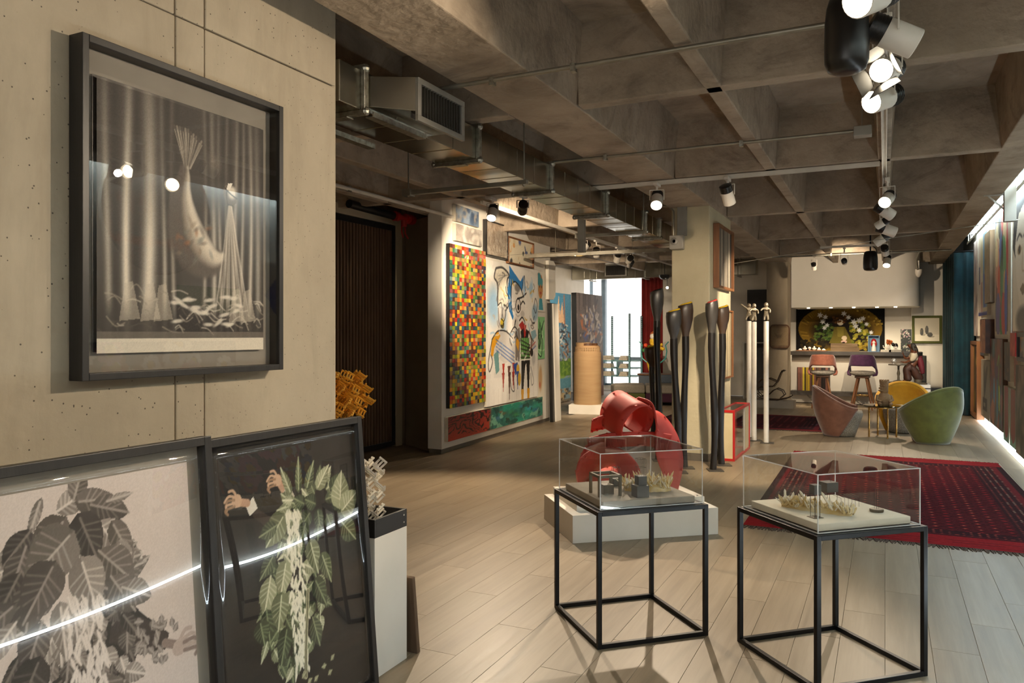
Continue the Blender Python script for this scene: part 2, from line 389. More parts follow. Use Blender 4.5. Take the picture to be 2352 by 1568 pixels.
M['foil'] = mat('crinkled_foil', 'd9cbb8', 'bca994', rough=.25, metal=.45, scale=12, bump=.8, bscale=30)
M['canvas_edge'] = mat('canvas_edge', 'cfc6b4', 'c4baa7', rough=.8)
M['fringe'] = mat('rug_fringe', '3a2c22', '574433', rough=.95, scale=60)
M['plastic_grey'] = mat('grey_plastic', 'a8a296', 'a09a8e', rough=.5)
M['spk'] = mat('speaker_black', '171513', '1f1c19', rough=.32)
M['spk_grill'] = mat('speaker_grille', '0d0d0d', '151515', rough=.7, scale=200)
# ---------------------------------------------------------------- flat prints: strokes rasterised to a colour attribute
class Canvas:
    def __init__(s, w, h, base='ffffff', asp=None):
        s.w, s.h = w, h; s.asp = asp or h/w      # drawing space: u 0..1 across, v 0..1 up
        s.a = np.empty((h, w, 3)); s.a[:] = s.c(base)
        yy, xx = np.mgrid[0:h, 0:w]
        s.U = (xx+.5)/w; s.V = (yy+.5)/h
        s.rng = np.random.RandomState(3)
    def c(s, c): return np.array(hexc(c) if isinstance(c, str) else c, dtype=float)
    def box_(s, u0, u1, v0, v1):
        return (max(0, int(v0*s.h)-1), min(s.h, int(v1*s.h)+2), max(0, int(u0*s.w)-1), min(s.w, int(u1*s.w)+2))
    def put(s, b, m, col, al):
        if b[1] <= b[0] or b[3] <= b[2]: return
        sub = s.a[b[0]:b[1], b[2]:b[3]]
        k = (m*al)[..., None]
        sub[:] = sub*(1-k)+s.c(col)*k
    def poly(s, pts, col, al=1.0):
        p = np.array(pts, dtype=float)
        b = s.box_(p[:,0].min(), p[:,0].max(), p[:,1].min(), p[:,1].max())
        if b[1] <= b[0] or b[3] <= b[2]: return s
        U = s.U[b[0]:b[1], b[2]:b[3]]; V = s.V[b[0]:b[1], b[2]:b[3]]
        ins = np.zeros(U.shape, bool); n = len(p)
        for i in range(n):
            x1, y1 = p[i]; x2, y2 = p[(i+1) % n]
            if y1 == y2: continue
            cnd = (V < y1) != (V < y2)
            ins ^= cnd & (U < (x2-x1)*(V-y1)/(y2-y1)+x1)
        s.put(b, ins.astype(float), col, al); return s
    def rect(s, u0, u1, v0, v1, col, al=1.0): return s.poly([(u0,v0),(u1,v0),(u1,v1),(u0,v1)], col, al)
    def ell(s, cu, cv, ru, rv, col, al=1.0, rot=0, soft=0.0):
        r = max(ru, rv/ s.asp if s.asp else rv)*1.5+.02; rr = max(rv, ru/s.asp)*1.5+.02
        b = s.box_(cu-r, cu+r, cv-rr, cv+rr)
        if b[1] <= b[0] or b[3] <= b[2]: return s
        du = s.U[b[0]:b[1], b[2]:b[3]]-cu; dv = (s.V[b[0]:b[1], b[2]:b[3]]-cv)*s.asp
        ca, sa = math.cos(rot), math.sin(rot)
        x = (du*ca+dv*sa)/ru; y = (-du*sa+dv*ca)/(rv*s.asp)
        d = np.sqrt(x*x+y*y)
        m = np.clip((1-d)/soft, 0, 1) if soft else (d < 1).astype(float)
        s.put(b, m, col, al); return s
    def line(s, pts, wd, col, al=1.0, soft=0.0):
        p = np.array(pts, dtype=float); w2 = wd/2
        b = s.box_(p[:,0].min()-wd, p[:,0].max()+wd, p[:,1].min()-wd/s.asp, p[:,1].max()+wd/s.asp)
        if b[1] <= b[0] or b[3] <= b[2]: return s
        U = s.U[b[0]:b[1], b[2]:b[3]]; V = s.V[b[0]:b[1], b[2]:b[3]]*s.asp
        dm = np.full(U.shape, 9.0)
        for i in range(len(p)-1):
            x1, y1 = p[i][0], p[i][1]*s.asp; x2, y2 = p[i+1][0], p[i+1][1]*s.asp
            dx, dy = x2-x1, y2-y1; L = dx*dx+dy*dy+1e-12
            t = np.clip(((U-x1)*dx+(V-y1)*dy)/L, 0, 1)
            dm = np.minimum(dm, np.hypot(U-x1-t*dx, V-y1-t*dy))
        m = np.clip((w2-dm)/(soft*w2)+0, 0, 1) if soft else np.clip((w2-dm)*s.w+.5, 0, 1)
        s.put(b, m, col, al); return s
    def curve(s, pts, wd, col, al=1.0, soft=0.0, n=8):
        q = []; P = [pts[0]]+list(pts)+[pts[-1]]
        for i in range(1, len(P)-2):
            a, b, c, d = [np.array(P[j], float) for j in (i-1, i, i+1, i+2)]
            for k in range(n):
                t = k/n
                q.append(.5*((2*b)+(c-a)*t+(2*a-5*b+4*c-d)*t*t+(3*b-a-3*c+d)*t**3))
        q.append(np.array(P[-2], float))
        return s.line(q, wd, col, al, soft)
    def noise(s, scale=8, seed=0, oct=4, sx=1.0):
        r = np.random.RandomState(seed); out = np.zeros((s.h, s.w)); amp = 1; tot = 0
        for o in range(oct):
            n = max(2, int(scale*2**o)); nx = max(2, int(n*sx)); ny = max(2, int(n*s.asp))
            g = r.rand(ny+2, nx+2)
            x = s.U*nx; y = s.V*ny; xi = x.astype(int); yi = y.astype(int); fx = x-xi; fy = y-yi
            fx = fx*fx*(3-2*fx); fy = fy*fy*(3-2*fy)
            out += amp*((g[yi,xi]*(1-fx)+g[yi,xi+1]*fx)*(1-fy)+(g[yi+1,xi]*(1-fx)+g[yi+1,xi+1]*fx)*fy)
            tot += amp; amp *= .5
        return out/tot
    def tint(s, mask, col, al=1.0):
        k = np.clip(mask, 0, 1)[..., None]*al; s.a = s.a*(1-k)+s.c(col)*k; return s
    def grain(s, amt, seed=1, scale=None):
        n = s.noise(scale, seed)-.5 if scale else np.random.RandomState(seed).rand(s.h, s.w)-.5
        s.a = np.clip(s.a+n[..., None]*amt, 0, 1); return s
    def leaf(s, u, v, ln, ang, wd, col, dark, light, heart=True):
        ca, sa = math.cos(ang), math.sin(ang)
        def T(x, y): return (u+(x*ca-y*sa), v+(x*sa+y*ca)/s.asp)
        ts = np.linspace(0, 1, 12)
        prof = [math.sin(math.pi*t**(.62 if heart else .9))**.8*wd*.5 for t in ts]
        off = -.12*ln if heart else 0
        up = [T(off*(1-t)**3+t*ln, p) for t, p in zip(ts, prof)]
        dn = [T(off*(1-t)**3+t*ln, -p) for t, p in zip(ts, prof)]
        s.poly(up+dn[::-1], col)
        s.poly([T(0, 0), T(ln, 0)]+dn[::-1], dark, .45)
        for k in range(1, 6):
            x = ln*(.08+.15*k); y = prof[min(11, int((x/ln)*11)+2)]*.92
            s.line([T(x*.72, 0), T(x+.06*ln, y)], .006, light, .6); s.line([T(x*.72, 0), T(x+.06*ln, -y)], .006, light, .45)
        s.line([T(0, 0), T(ln, 0)], .008, light, .9)
        return s
def print_mesh(name, cv, x0, x1, z0, z1, y, m, parent, bulge=None):
    """canvas shown on a grid facing local -Y"""
    w, h = cv.w, cv.h
    xs = np.linspace(x0, x1, w); zs = np.linspace(z0, z1, h)
    X, Z = np.meshgrid(xs, zs); Yv = np.full(X.shape, y)
    co = np.stack([X, Yv, Z], -1).reshape(-1, 3)
    i = (np.arange(h-1)[:, None]*w+np.arange(w-1)[None, :]).reshape(-1)
    q = np.stack([i, i+1, i+1+w, i+w], -1)
    me = bpy.data.meshes.new(name)
    me.vertices.add(len(co)); me.vertices.foreach_set('co', co.astype(np.float32).ravel())
    me.loops.add(q.size); me.loops.foreach_set('vertex_index', q.astype(np.int32).ravel())
    me.polygons.add(len(q)); me.polygons.foreach_set('loop_start', np.arange(0, q.size, 4, dtype=np.int32))
    me.polygons.foreach_set('loop_total', np.full(len(q), 4, dtype=np.int32))
    me.update(calc_edges=True)
    at = me.color_attributes.new('print', 'FLOAT_COLOR', 'POINT')
    c = np.ones((h*w, 4), np.float32); c[:, :3] = lin(np.clip(cv.a, 0, 1)).reshape(-1, 3)
    at.data.foreach_set('color', c.ravel())
    me.materials.append(m)
    o = bpy.data.objects.new(name, me); COL.objects.link(o)
    if parent: o.parent = parent
    return o
def frame_bars(mb, w, h, fw, y0, y1):
    mb.box(-w/2, -w/2+fw, y0, y1, 0, h); mb.box(w/2-fw, w/2, y0, y1, 0, h)
    mb.box(-w/2+fw, w/2-fw, y0, y1, 0, fw); mb.box(-w/2+fw, w/2-fw, y0, y1, h-fw, h)
def picture(name, label, loc, rz, w, h, d, cv, pm='print_oil', frame=None, fw=.03, glass=False, inset=.0, tilt=0, edge='canvas_edge', group=None, mount=None, cat='painting'):
    """loc: wall-side middle of the lower edge; front faces local -Y"""
    t = thing(name, label, cat, loc, rz, group)
    t.rotation_euler = (R(tilt), 0, R(rz))
    if frame:
        mb = MB(); frame_bars(mb, w, h, fw, -d, -.001); mb.build('frame', M[frame], t, bevel=.003)
        mb = MB(); mb.box(-w/2+fw, w/2-fw, -.012 if d > .02 else -d*.4, -.002, fw, h-fw); mb.build('backing_board', M[edge], t)
        yf = -(d-inset) if inset else -d*.55
        print_mesh('print', cv, -w/2+fw, w/2-fw, fw, h-fw, yf, M[pm], t)
        if glass:
            mb = MB(); mb.box(-w/2+fw, w/2-fw, -d+.006, -d+.009, fw, h-fw); mb.build('glass_pane', M['glass'], t)
    else:
        mb = MB(); mb.box(-w/2, w/2, -d, 0, 0, h); mb.build('stretched_canvas', M[edge], t)
        print_mesh('painted_face', cv, -w/2, w/2, 0, h, -d-.001, M[pm], t)
    return t

# ---- drawings
def art_fish(w=250, h=310):
    c = Canvas(w, h, '3d3732'); U, V = c.U, c.V
    folds = [(.05,.018,.5),(.155,.022,.95),(.265,.036,1.0),(.345,.014,.6),(.40,.012,.5),(.59,.012,.5),(.645,.016,.6),(.69,.012,.5),(.74,.010,.35),(.80,.014,.55),(.845,.012,.5),(.90,.014,.6),(.95,.02,.4)]
    for u0, wd, k in folds:
        x = (U-u0-.010*np.sin(V*4+u0*20))/wd
        c.tint(np.exp(-((U-u0-2.1*wd)/(1.2*wd))**2)*.6, '1a1614')
        c.tint(np.exp(-x*x)*np.clip(.35+1.2*(1-V), 0, 1)*min(1, k*1.25), 'f4e9d6')
    c.tint(np.exp(-((U-.46)/.14)**2-((V-.72)/.3)**2)*.75, '27221e')
    c.tint(np.exp(-((U-.67)/.09)**2-((V-.70)/.10)**2)*.7, '2a2521'); c.tint(np.exp(-((U-.66)/.04)**2-((V-.79)/.03)**2)*.5, '8d8377')
    # fan of the tail at the top
    for k in range(11):
        a = -.55+.11*k
        c.line([(.485+.03*a, .745), (.49+.15*a, .90-.06*max(0, a))], .012, ['4a433c','8d8376','6b6258'][k%3], .9)
        c.line([(.487+.03*a, .745), (.493+.15*a, .885-.06*max(0, a))], .004, 'd8ccb8', .7)
    # body widening down and bending right
    sp = [(.480,.745,.022),(.478,.70,.04),(.470,.65,.055),(.468,.60,.075),(.478,.54,.10),(.50,.47,.13),(.55,.41,.135),(.61,.375,.11),(.66,.375,.075),(.70,.40,.05)]
    for i in range(len(sp)-1):
        for k in range(8):
            t = k/8; A, B = sp[i], sp[i+1]
            u, v, r = [A[j]*(1-t)+B[j]*t for j in range(3)]
            c.ell(u-.02, v, r, r*.8/c.asp*1.2, '5a5048', .45, soft=.5)
    for i in range(len(sp)-1):
        for k in range(8):
            t = k/8; A, B = sp[i], sp[i+1]
            u, v, r = [A[j]*(1-t)+B[j]*t for j in range(3)]
            c.ell(u+.22*r, v+.15*r, r*.55, r*.5/c.asp*1.2, 'd5c8b3', .22, soft=.9)
            c.ell(u+.40*r, v+.22*r, r*.30, r*.34/c.asp*1.2, 'fbf1de', .34, soft=.9)
    for k in range(22):
        c.ell(.42+.22*c.rng.rand(), .36+.18*c.rng.rand(), .02+.03*c.rng.rand(), .012, ['a0633c','7d8078','5c5148','8d7a66'][k%4], .45, rot=c.rng.rand()*3, soft=.7)
    # draped support with ball
    for k in range(16):
        q = k/15-.5; c.curve([(.760+.02*q,.62), (.765+.09*q,.45), (.775+.24*q,.13)], .016, ['f3ead9','7d7265','d8ccb8'][k%3], .6, soft=.8)
    c.ell(.762, .672, .047, .047/c.asp*1.2, '6b6056', 1, rot=.4); c.ell(.772, .682, .037, .037/c.asp*1.2, 'efe4d0', .95, soft=.5)
    c.curve([(.718,.70),(.762,.676),(.808,.66)], .007, '1f1a17'); c.curve([(.742,.715),(.735,.665),(.742,.635)], .005, '1f1a17'); c.poly([(.745,.72),(.775,.722),(.755,.69),(.735,.69)], 'fbf3e4')
    # cloth at the foot
    c.tint(np.clip((.22-V)/.09, 0, 1)*.8, '241f1c')
    for k in range(60):
        u = c.rng.rand(); v = .09+.15*c.rng.rand(); l = .03+.08*c.rng.rand(); a = c.rng.rand()*2.4-1.2
        c.curve([(u, v), (u+l*.5, v+l*.35*a), (u+l, v-.03*c.rng.rand())], .012, ['f2e8d5','b9ad9a','5a5149'][k%3], .65, soft=.9)
    for u0 in (.16,.27,.34,.8,.88): c.poly([(u0-.02,.26),(u0+.02,.27),(u0+.06,.13),(u0-.05,.12)], 'd8ccb8', .55)
    for k in range(22):
        u = .40+.45*c.rng.rand(); v = .10+.13*c.rng.rand()
        c.ell(u, v, .035+.02*c.rng.rand(), .011, 'f4ebda', .85, rot=-.6+c.rng.rand()*1.2, soft=.6)
    c.rect(0, 1, 0, .055, 'eadfcb'); c.tint((V < .08)*(V > .055)*1.0, '7d7366', .7)
    c.grain(.06)
    return c
def paste(dst, src, u0, u1, v0, v1):
    x0, x1, y0, y1 = int(u0*dst.w), int(u1*dst.w), int(v0*dst.h), int(v1*dst.h)
    yi = np.clip(((np.arange(y0, y1)-y0+.5)/(y1-y0)*src.h).astype(int), 0, src.h-1); xi = np.clip(((np.arange(x0, x1)-x0+.5)/(x1-x0)*src.w).astype(int), 0, src.w-1)
    dst.a[y0:y1, x0:x1] = src.a[yi][:, xi]; return dst
def plant_person(c, leaves, seed, pal):
    r = np.random.RandomState(seed)
    for (u, v, l, a, w) in leaves:
        k = r.randint(len(pal)); col, dk, lt = pal[k]
        c.leaf(u, v, l, a, w, col, dk, lt, heart=r.rand() < .75)
def hand(c, u, v, s, flip, col, dk):
    f = -1 if flip else 1
    c.ell(u, v, .024*s, .017*s, col, 1, rot=.4*f)
    for k in range(4):
        c.curve([(u+f*.012*s, v+(.012-.008*k)*s), (u+f*(.036+.006*k)*s, v+(.016-.011*k)*s), (u+f*(.056-.004*k)*s, v+(.004-.011*k)*s)], .0095*s, col if k % 2 == 0 else dk)
    c.curve([(u, v+.012*s), (u+f*.016*s, v+.028*s), (u+f*.034*s, v+.028*s)], .010*s, col)
def art_plant_bw(w=300, h=340):
    c = Canvas(w, h, 'd6c9c1'); r = np.random.RandomState(11)
    # dark jacket, sleeve and hand
    c.poly([(.46,.30),(.44,.58),(.56,.68),(.70,.66),(.78,.58),(.86,.52),(.85,.46),(.76,.47),(.70,.50),(.70,.30)], '2a2523')
    c.poly([(.66,.62),(.78,.57),(.88,.50),(.86,.455),(.74,.50),(.64,.54)], '3a3230'); c.line([(.86,.475),(.91,.455)], .03, '8d7c74')
    hand(c, .925, .447, 1.5, False, 'bcaaa0', '8d7c74'); hand(c, .36, .37, 1.6, True, 'a8968d', '7d6d66')
    pal = [('5a524d','2c2725','9d938c'),('7d746d','454039','c0b6ae'),('978d85','5e5650','ddd3cb'),('3a3431','191615','7d746d'),('6a615b','363029','aba198')]
    L = []
    for k in range(70):
        L.append((.32+.40*r.rand(), .30+.34*r.rand(), .05+.06*r.rand(), -1.6+2.4*(r.rand()-.5), .035+.04*r.rand()))
    for k in range(46):
        a = r.rand()*6.28; q = math.sqrt(r.rand())
        L.append((.52+.20*q*math.cos(a), .76+.15*q*math.sin(a), .08+.06*r.rand(), -1.57+1.6*math.cos(a)+r.rand()-.5, .06+.05*r.rand()))
    # the large leaves that shape the outline
    L += [(.43,.965,.12,4.3,.035),(.48,.93,.12,.4,.08),(.54,.95,.11,1.2,.07),(.56,.945,.14,-.1,.08),(.60,.93,.15,-.35,.09),(.66,.93,.10,.1,.03),(.40,.90,.13,3.9,.08),(.38,.86,.15,4.3,.09),(.36,.80,.16,4.1,.10),(.40,.78,.16,4.5,.12),(.62,.88,.15,-.9,.11),(.68,.86,.15,-1.1,.08),(.70,.80,.15,-1.4,.08),(.50,.90,.17,-2.3,.13),(.56,.90,.16,-1.2,.12),(.52,.86,.19,-2.5,.17),(.62,.80,.18,-.8,.13),(.46,.79,.17,-2.2,.14),(.33,.72,.15,3.6,.06),(.34,.68,.14,3.9,.07),(.56,.78,.17,-1.3,.13),(.66,.72,.16,-1.0,.11),(.70,.68,.13,-.5,.09),(.42,.66,.15,-2.0,.10),(.48,.68,.16,-1.5,.08),(.40,.56,.17,-2.1,.12),(.37,.48,.17,-1.9,.14),(.52,.48,.15,-1.7,.12),(.62,.46,.16,-1.4,.12),(.46,.38,.18,-2.1,.16),(.66,.38,.15,-1.2,.13)]
    plant_person(c, L, 5, pal)
    for k in range(110):
        u = .50+.13*r.rand(); v = .36+.34*r.rand(); c.leaf(u, v, .025+.03*r.rand(), -1.6+r.rand()-.5, .014, ['b5aaa3','cfc5bd'][k%2], '6d645f', 'e6dcd4', False)
    for k in range(26): c.leaf(.74+.17*r.rand(), .44+.14*r.rand(), .03, r.rand()*6.28, .024, '5a524d', '2a2523', 'a89e97', False)
    c.grain(.05)
    return c
def art_plant_dark(w=250, h=330):
    c = Canvas(w, h, '1f1b17'); r = np.random.RandomState(2)
    c.tint(c.noise(5, 3)*(1-c.V), '2e2720', .6)
    c.poly([(.20,.74),(.25,.73),(.33,.50),(.32,.46),(.27,.48),(.23,.62)], '0e0c0b')
    c.poly([(.225,.795),(.255,.75),(.40,.66),(.42,.70),(.30,.765)], '40352f'); c.poly([(.215,.79),(.235,.755),(.285,.775),(.262,.815)], 'ece6da')
    c.line([(.17,.81),(.225,.80)], .035, 'c9a186'); hand(c, .165, .815, 1.25, True, 'd8b395', 'a88568')
    c.line([(.43,.84),(.475,.79)], .035, 'c9a186'); hand(c, .42, .85, 1.2, True, 'd8b395', 'a88568'); c.poly([(.45,.80),(.49,.83),(.53,.78),(.49,.75)], 'cfc5b3')
    pal = [('5d6647','2d3322','b9bf9a'),('7d8363','434a31','d6d8b8'),('3f4a33','1c2417','8d9873'),('a5a886','5f6347','e8e6cb'),('4d553f','232a1b','9aa27e')]
    L = []
    for k in range(80):
        t = r.rand(); v = .20+.48*t; sp = .07+.15*math.sin(math.pi*min(1, t*1.05+.05))
        L.append((.49+(r.rand()-.5)*2*sp, v, .05+.06*r.rand(), -1.6+2.4*(r.rand()-.5), .035+.04*r.rand()))
    for k in range(34):
        a = r.rand()*6.28; q = math.sqrt(r.rand())
        L.append((.68+.20*q*math.cos(a), .73+.09*q*math.sin(a), .06+.06*r.rand(), a+r.rand()-.5, .045+.04*r.rand()))
    L += [(.50,.80,.13,2.0,.05),(.56,.80,.15,1.5,.05),(.62,.80,.13,1.1,.06),(.70,.79,.13,.8,.08),(.80,.77,.12,.5,.09),(.86,.70,.17,1.4,.15),(.88,.68,.15,.5,.13),(.86,.64,.16,-.8,.12),(.44,.72,.16,-2.4,.13),(.40,.70,.12,-2.9,.08),(.36,.60,.12,-2.4,.08),(.34,.54,.16,-1.9,.11),(.44,.56,.15,-1.9,.11),(.30,.44,.15,-1.5,.10),(.26,.40,.10,-1.4,.10),(.40,.46,.15,-1.8,.12),(.62,.60,.16,-1.3,.10),(.70,.54,.15,-1.2,.09),(.64,.46,.15,-1.1,.10),(.54,.44,.14,-1.7,.11),(.42,.34,.16,-1.9,.10),(.60,.34,.15,-1.3,.09),(.50,.28,.14,-1.7,.09)]
    plant_person(c, L, 8, pal)
    for k in range(170):
        t = r.rand(); u = .50+.09*(r.rand()-.4); v = .18+.56*t; c.leaf(u, v, .025+.03*r.rand(), -1.5+1.2*(r.rand()-.5), .015, ['d9d3b4','efe8cf','b5b08d'][k%3], '8a8767', 'f6f2de', False)
    c.curve([(.58,.44),(.56,.34),(.54,.24),(.53,.15)], .022, 'b9b594'); c.curve([(.58,.44),(.56,.34),(.54,.24),(.53,.15)], .006, '4a4a35')
    for k in range(16): c.leaf(.50+.22*r.rand(), .02+.14*r.rand(), .03, r.rand()*6, .025, '6a6d50', '33361f', 'b9b894', False)
    c.grain(.04)
    return c
def art_figures(w=200, h=205):
    c = Canvas(w, h, 'efe9de'); K = '1c1a1a'
    c.tint(c.noise(5, 8) > .58, 'd9d4cb', .5)
    c.ell(.12,.62,.14,.22,'8fbde0',.8,soft=.6); c.ell(.30,.55,.08,.3,'a9c9e2',.7,soft=.6); c.ell(.85,.8,.06,.1,'9cc3dd',.8,soft=.6); c.ell(.93,.58,.08,.1,'7ea7c0',.7,soft=.4)
    # left creature: hatched trunk
    tr = [(.16,.94),(.13,.86),(.19,.80),(.20,.62),(.38,.62),(.36,.84),(.40,.90),(.28,.955)]
    c.poly(tr, 'e9dfc9')
    for k in range(9):
        c.line([(.14+.03*k,.93),(.22+.03*k,.63)], .004, '6d6a66', .7); c.line([(.40-.03*k,.90),(.20,.88-.03*k)], .004, '6d6a66', .7)
    c.curve(tr+[tr[0]], .016, '4a4846')
    c.poly([(.19,.62),(.26,.64),(.26,.46),(.20,.46)], 'e6dfd6'); c.curve([(.19,.62),(.26,.64),(.25,.46),(.21,.48),(.20,.6)], .008, K)
    c.ell(.30,.56,.035,.06,'cfcac2'); c.curve([(.30,.63),(.335,.56),(.30,.49),(.275,.56),(.30,.63)], .009, K)
    c.ell(.27,.47,.035,.045,'d9bf3c'); c.curve([(.25,.51),(.30,.48),(.29,.43),(.25,.44)], .008, K)
    # body left, yellow arm
    c.poly([(.06,.22),(.08,.32),(.18,.40),(.36,.40),(.46,.30),(.50,.14),(.30,.12),(.16,.20)], 'd3cdc4')
    c.poly([(.07,.20),(.09,.33),(.19,.40),(.24,.36),(.13,.26),(.11,.18)], 'e0a020')
    c.poly([(.12,.20),(.20,.24),(.22,.06),(.16,.03)], '6f9c98')
    for k in range(4): c.line([(.16,.33-.03*k),(.50,.20-.035*k)], .008, '4a6fb5', .9)
    c.curve([(.07,.20),(.10,.14),(.05,.06),(.03,.14),(.09,.32)], .010, K); c.curve([(.09,.33),(.19,.40),(.34,.40),(.46,.34)], .010, K)
    for u in (.27, .46): c.poly([(u,.12),(u+.05,.12),(u+.02,-.02)], 'b5382a'); 
    c.poly([(.37,.09),(.43,.09),(.385,-.02)], '5a2f22')
    # main face
    c.poly([(.40,.99),(.50,.93),(.62,.86),(.68,.92),(.66,.78),(.56,.74),(.46,.72),(.40,.66),(.37,.78),(.41,.88)], '2f7fc0')
    c.poly([(.40,.90),(.37,.74),(.40,.58),(.47,.50),(.50,.56),(.45,.66),(.45,.82)], '1f6ea8')
    c.poly([(.45,.82),(.52,.85),(.62,.80),(.70,.70),(.72,.56),(.64,.44),(.55,.46),(.47,.56),(.44,.70)], 'e9e3da')
    c.ell(.56,.80,.07,.05,'6d6762',.8,soft=.4); c.curve([(.44,.70),(.45,.82),(.52,.85),(.62,.80),(.69,.72)], .010, K)
    c.ell(.575,.635,.055,.07,K); c.ell(.575,.635,.042,.056,'d8cfc6'); c.ell(.58,.62,.02,.028,K); c.curve([(.56,.70),(.66,.72),(.74,.76)], .013, K); c.curve([(.63,.65),(.67,.68),(.71,.66)], .012, K)
    c.poly([(.66,.82),(.70,.92),(.72,.80),(.70,.72)], 'b9cfe0'); c.curve([(.66,.80),(.70,.92),(.72,.78)], .009, K)
    c.ell(.66,.56,.05,.04,'c9c0b6',.9,soft=.3); c.curve([(.60,.50),(.66,.53),(.71,.48),(.66,.44)], .012, K); c.poly([(.59,.46),(.66,.50),(.71,.46),(.65,.40)], 'b5302c')
    c.ell(.52,.47,.07,.07,'d0c9bf',.9,soft=.3); c.curve([(.42,.38),(.50,.44),(.56,.40),(.50,.34)], .010, K)
    # right figure: green jacket, black trousers, yellow boots
    c.poly([(.52,.40),(.60,.44),(.62,.36),(.60,.12),(.52,.14)], '8a8078'); c.poly([(.55,.36),(.60,.30),(.58,.22),(.53,.28)], 'e0a020')
    c.poly([(.62,.34),(.80,.34),(.82,.14),(.63,.14)], '6fae5a'); c.poly([(.62,.40),(.70,.44),(.80,.40),(.78,.34),(.64,.34)], '1d1c1c')
    for k in range(5): c.line([(.63,.32-.04*k),(.82,.27-.03*k)], .010, '2a2f22'); c.line([(.64+.04*k,.34),(.66+.03*k,.14)], .008, '2a2f22', .8)
    c.poly([(.68,.46),(.74,.46),(.73,.36),(.70,.34)], 'c0302a')
    c.poly([(.64,.13),(.82,.13),(.81,-.02+.08),(.78,.05),(.74,.10),(.69,.05),(.65,.05)], '171616'); c.rect(.64,.82,.128,.142,'efe9de')
    c.poly([(.84,.40),(.94,.42),(.97,.36),(.86,.30)], '8fb5bf'); c.poly([(.82,.30),(.90,.32),(.95,.26),(.84,.20)], 'bdb6ae')
    c.curve([(.82,.24),(.94,.30)], .008, 'c0392f'); c.curve([(.82,.20),(.95,.26)], .008, '4a6fb5'); c.curve([(.80,.40),(.86,.30),(.82,.18)], .02, '6b4a33')
    c.poly([(.48,.10),(.56,.12),(.60,.04),(.52,.0)], '2c4f9c'); c.ell(.57,.05,.03,.05,'e0b030')
    c.ell(.90,.14,.05,.08,'bdbab5',.8,soft=.5); c.ell(.86,.20,.03,.04,K)
    c.curve([(.88,.78),(.92,.82),(.90,.86)], .006, K); c.curve([(.90,.62),(.94,.72),(.98,.66),(.95,.58),(.91,.62)], .008, K)
    rs = np.random.RandomState(21)
    for k in range(70):      # loose brush marks over the figures
        u, v = .12+.8*rs.rand(), .15+.75*rs.rand(); l = .03+.07*rs.rand(); a = rs.rand()*6.28
        c.curve([(u,v),(u+l*.5*math.cos(a)+.01,v+l*.5*math.sin(a)),(u+l*math.cos(a+.5),v+l*math.sin(a+.5))], .006+.012*rs.rand(), ['1c1a1a','6d6762','bdb6ae','9cc3dd','cfc8bd','8a8078','d9a93a','f4efe6'][rs.randint(8)], .75)
    # long legs and drips below (the lower quarter of the sheet)
    b = Canvas(w, h, 'efe9de'); hh = int(h*.24)
    out = Canvas(w, h+hh, 'efe9de'); out.a[hh:] = c.a
    o = out; f = hh/(h+hh)
    o.poly([(.64,f+.10),(.73,f+.10),(.70,f-.02),(.68,.06),(.64,.06)], '171616'); o.poly([(.74,f+.10),(.82,f+.10),(.80,.06),(.77,.06),(.76,f-.02)], '171616')
    o.poly([(.635,.08),(.69,.08),(.685,.0),(.64,.0)], 'd99a1c'); o.poly([(.76,.08),(.815,.08),(.81,.0),(.765,.0)], 'd99a1c')
    for u, l, k in ((.285,.12,'a83226'),(.40,.19,'4a281c'),(.475,.11,'b5382a'),(.56,.12,'2c4f9c')): o.poly([(u-.02,f+.03),(u+.03,f+.03),(u+.005,f-l)], k)
    o.curve([(.42,f),(.44,.10),(.50,.08),(.48,f)], .008, '2a2725'); o.ell(.60,f-.03,.03,.05,'d9ae35')
    o.curve([(.84,f+.05),(.90,f-.06),(.86,.10),(.84,f)], .007, '55524f')
    for k in range(26):
        u = o.rng.rand(); o.line([(u,.05+.3*o.rng.rand()),(u,.0)], .004, 'cfc8bb', .6)
    o.grain(.03); o.grain(.05, 4, 9)
    return o
def art_long(w=200, h=40):
    c = Canvas(w, h, '7d2420'); U, V = c.U, c.V
    n = c.noise(6, 2); n2 = c.noise(9, 5); wv = np.sin((n*34+U*9+V*2)*2.2)
    left = np.clip((.40-U+.06*(n-.5))/.04, 0, 1)
    c.tint(np.clip(1-V-.25*n+U*.5, 0, 1), 'b5391f', .7); c.tint((wv > .55)*left*(V+U*.8 > .30), '1d0f0d'); 
    c.tint((1-left), '2a6f62'); c.tint((1-left)*np.clip((n2-.45)*5, 0, 1), '1f8a72'); c.tint((1-left)*np.clip((.45-n2)*7, 0, 1), '17463f')
    for u, v, r, k in ((.46,.45,.06,'3f6d8a'),(.52,.6,.04,'6d4a2a'),(.56,.3,.03,'7a5a33'),(.60,.6,.05,'2f8f5a'),(.66,.4,.06,'3a8f4f'),(.72,.75,.04,'2a7fa8'),(.82,.55,.06,'2a8fb0'),(.9,.4,.06,'1f5f8a'),(.95,.7,.05,'2f9a78'),(.49,.7,.03,'8a3a22'),(.78,.3,.05,'57b09a')):
        c.ell(u, v, r, r*2.6, k, .75, soft=.9)
    c.tint((1-left)*(c.noise(24, 9) > .62), '9fc9a0', .5); c.tint((1-left)*(c.noise(20, 12) > .66), '142f2c', .6)
    c.grain(.06)
    return c
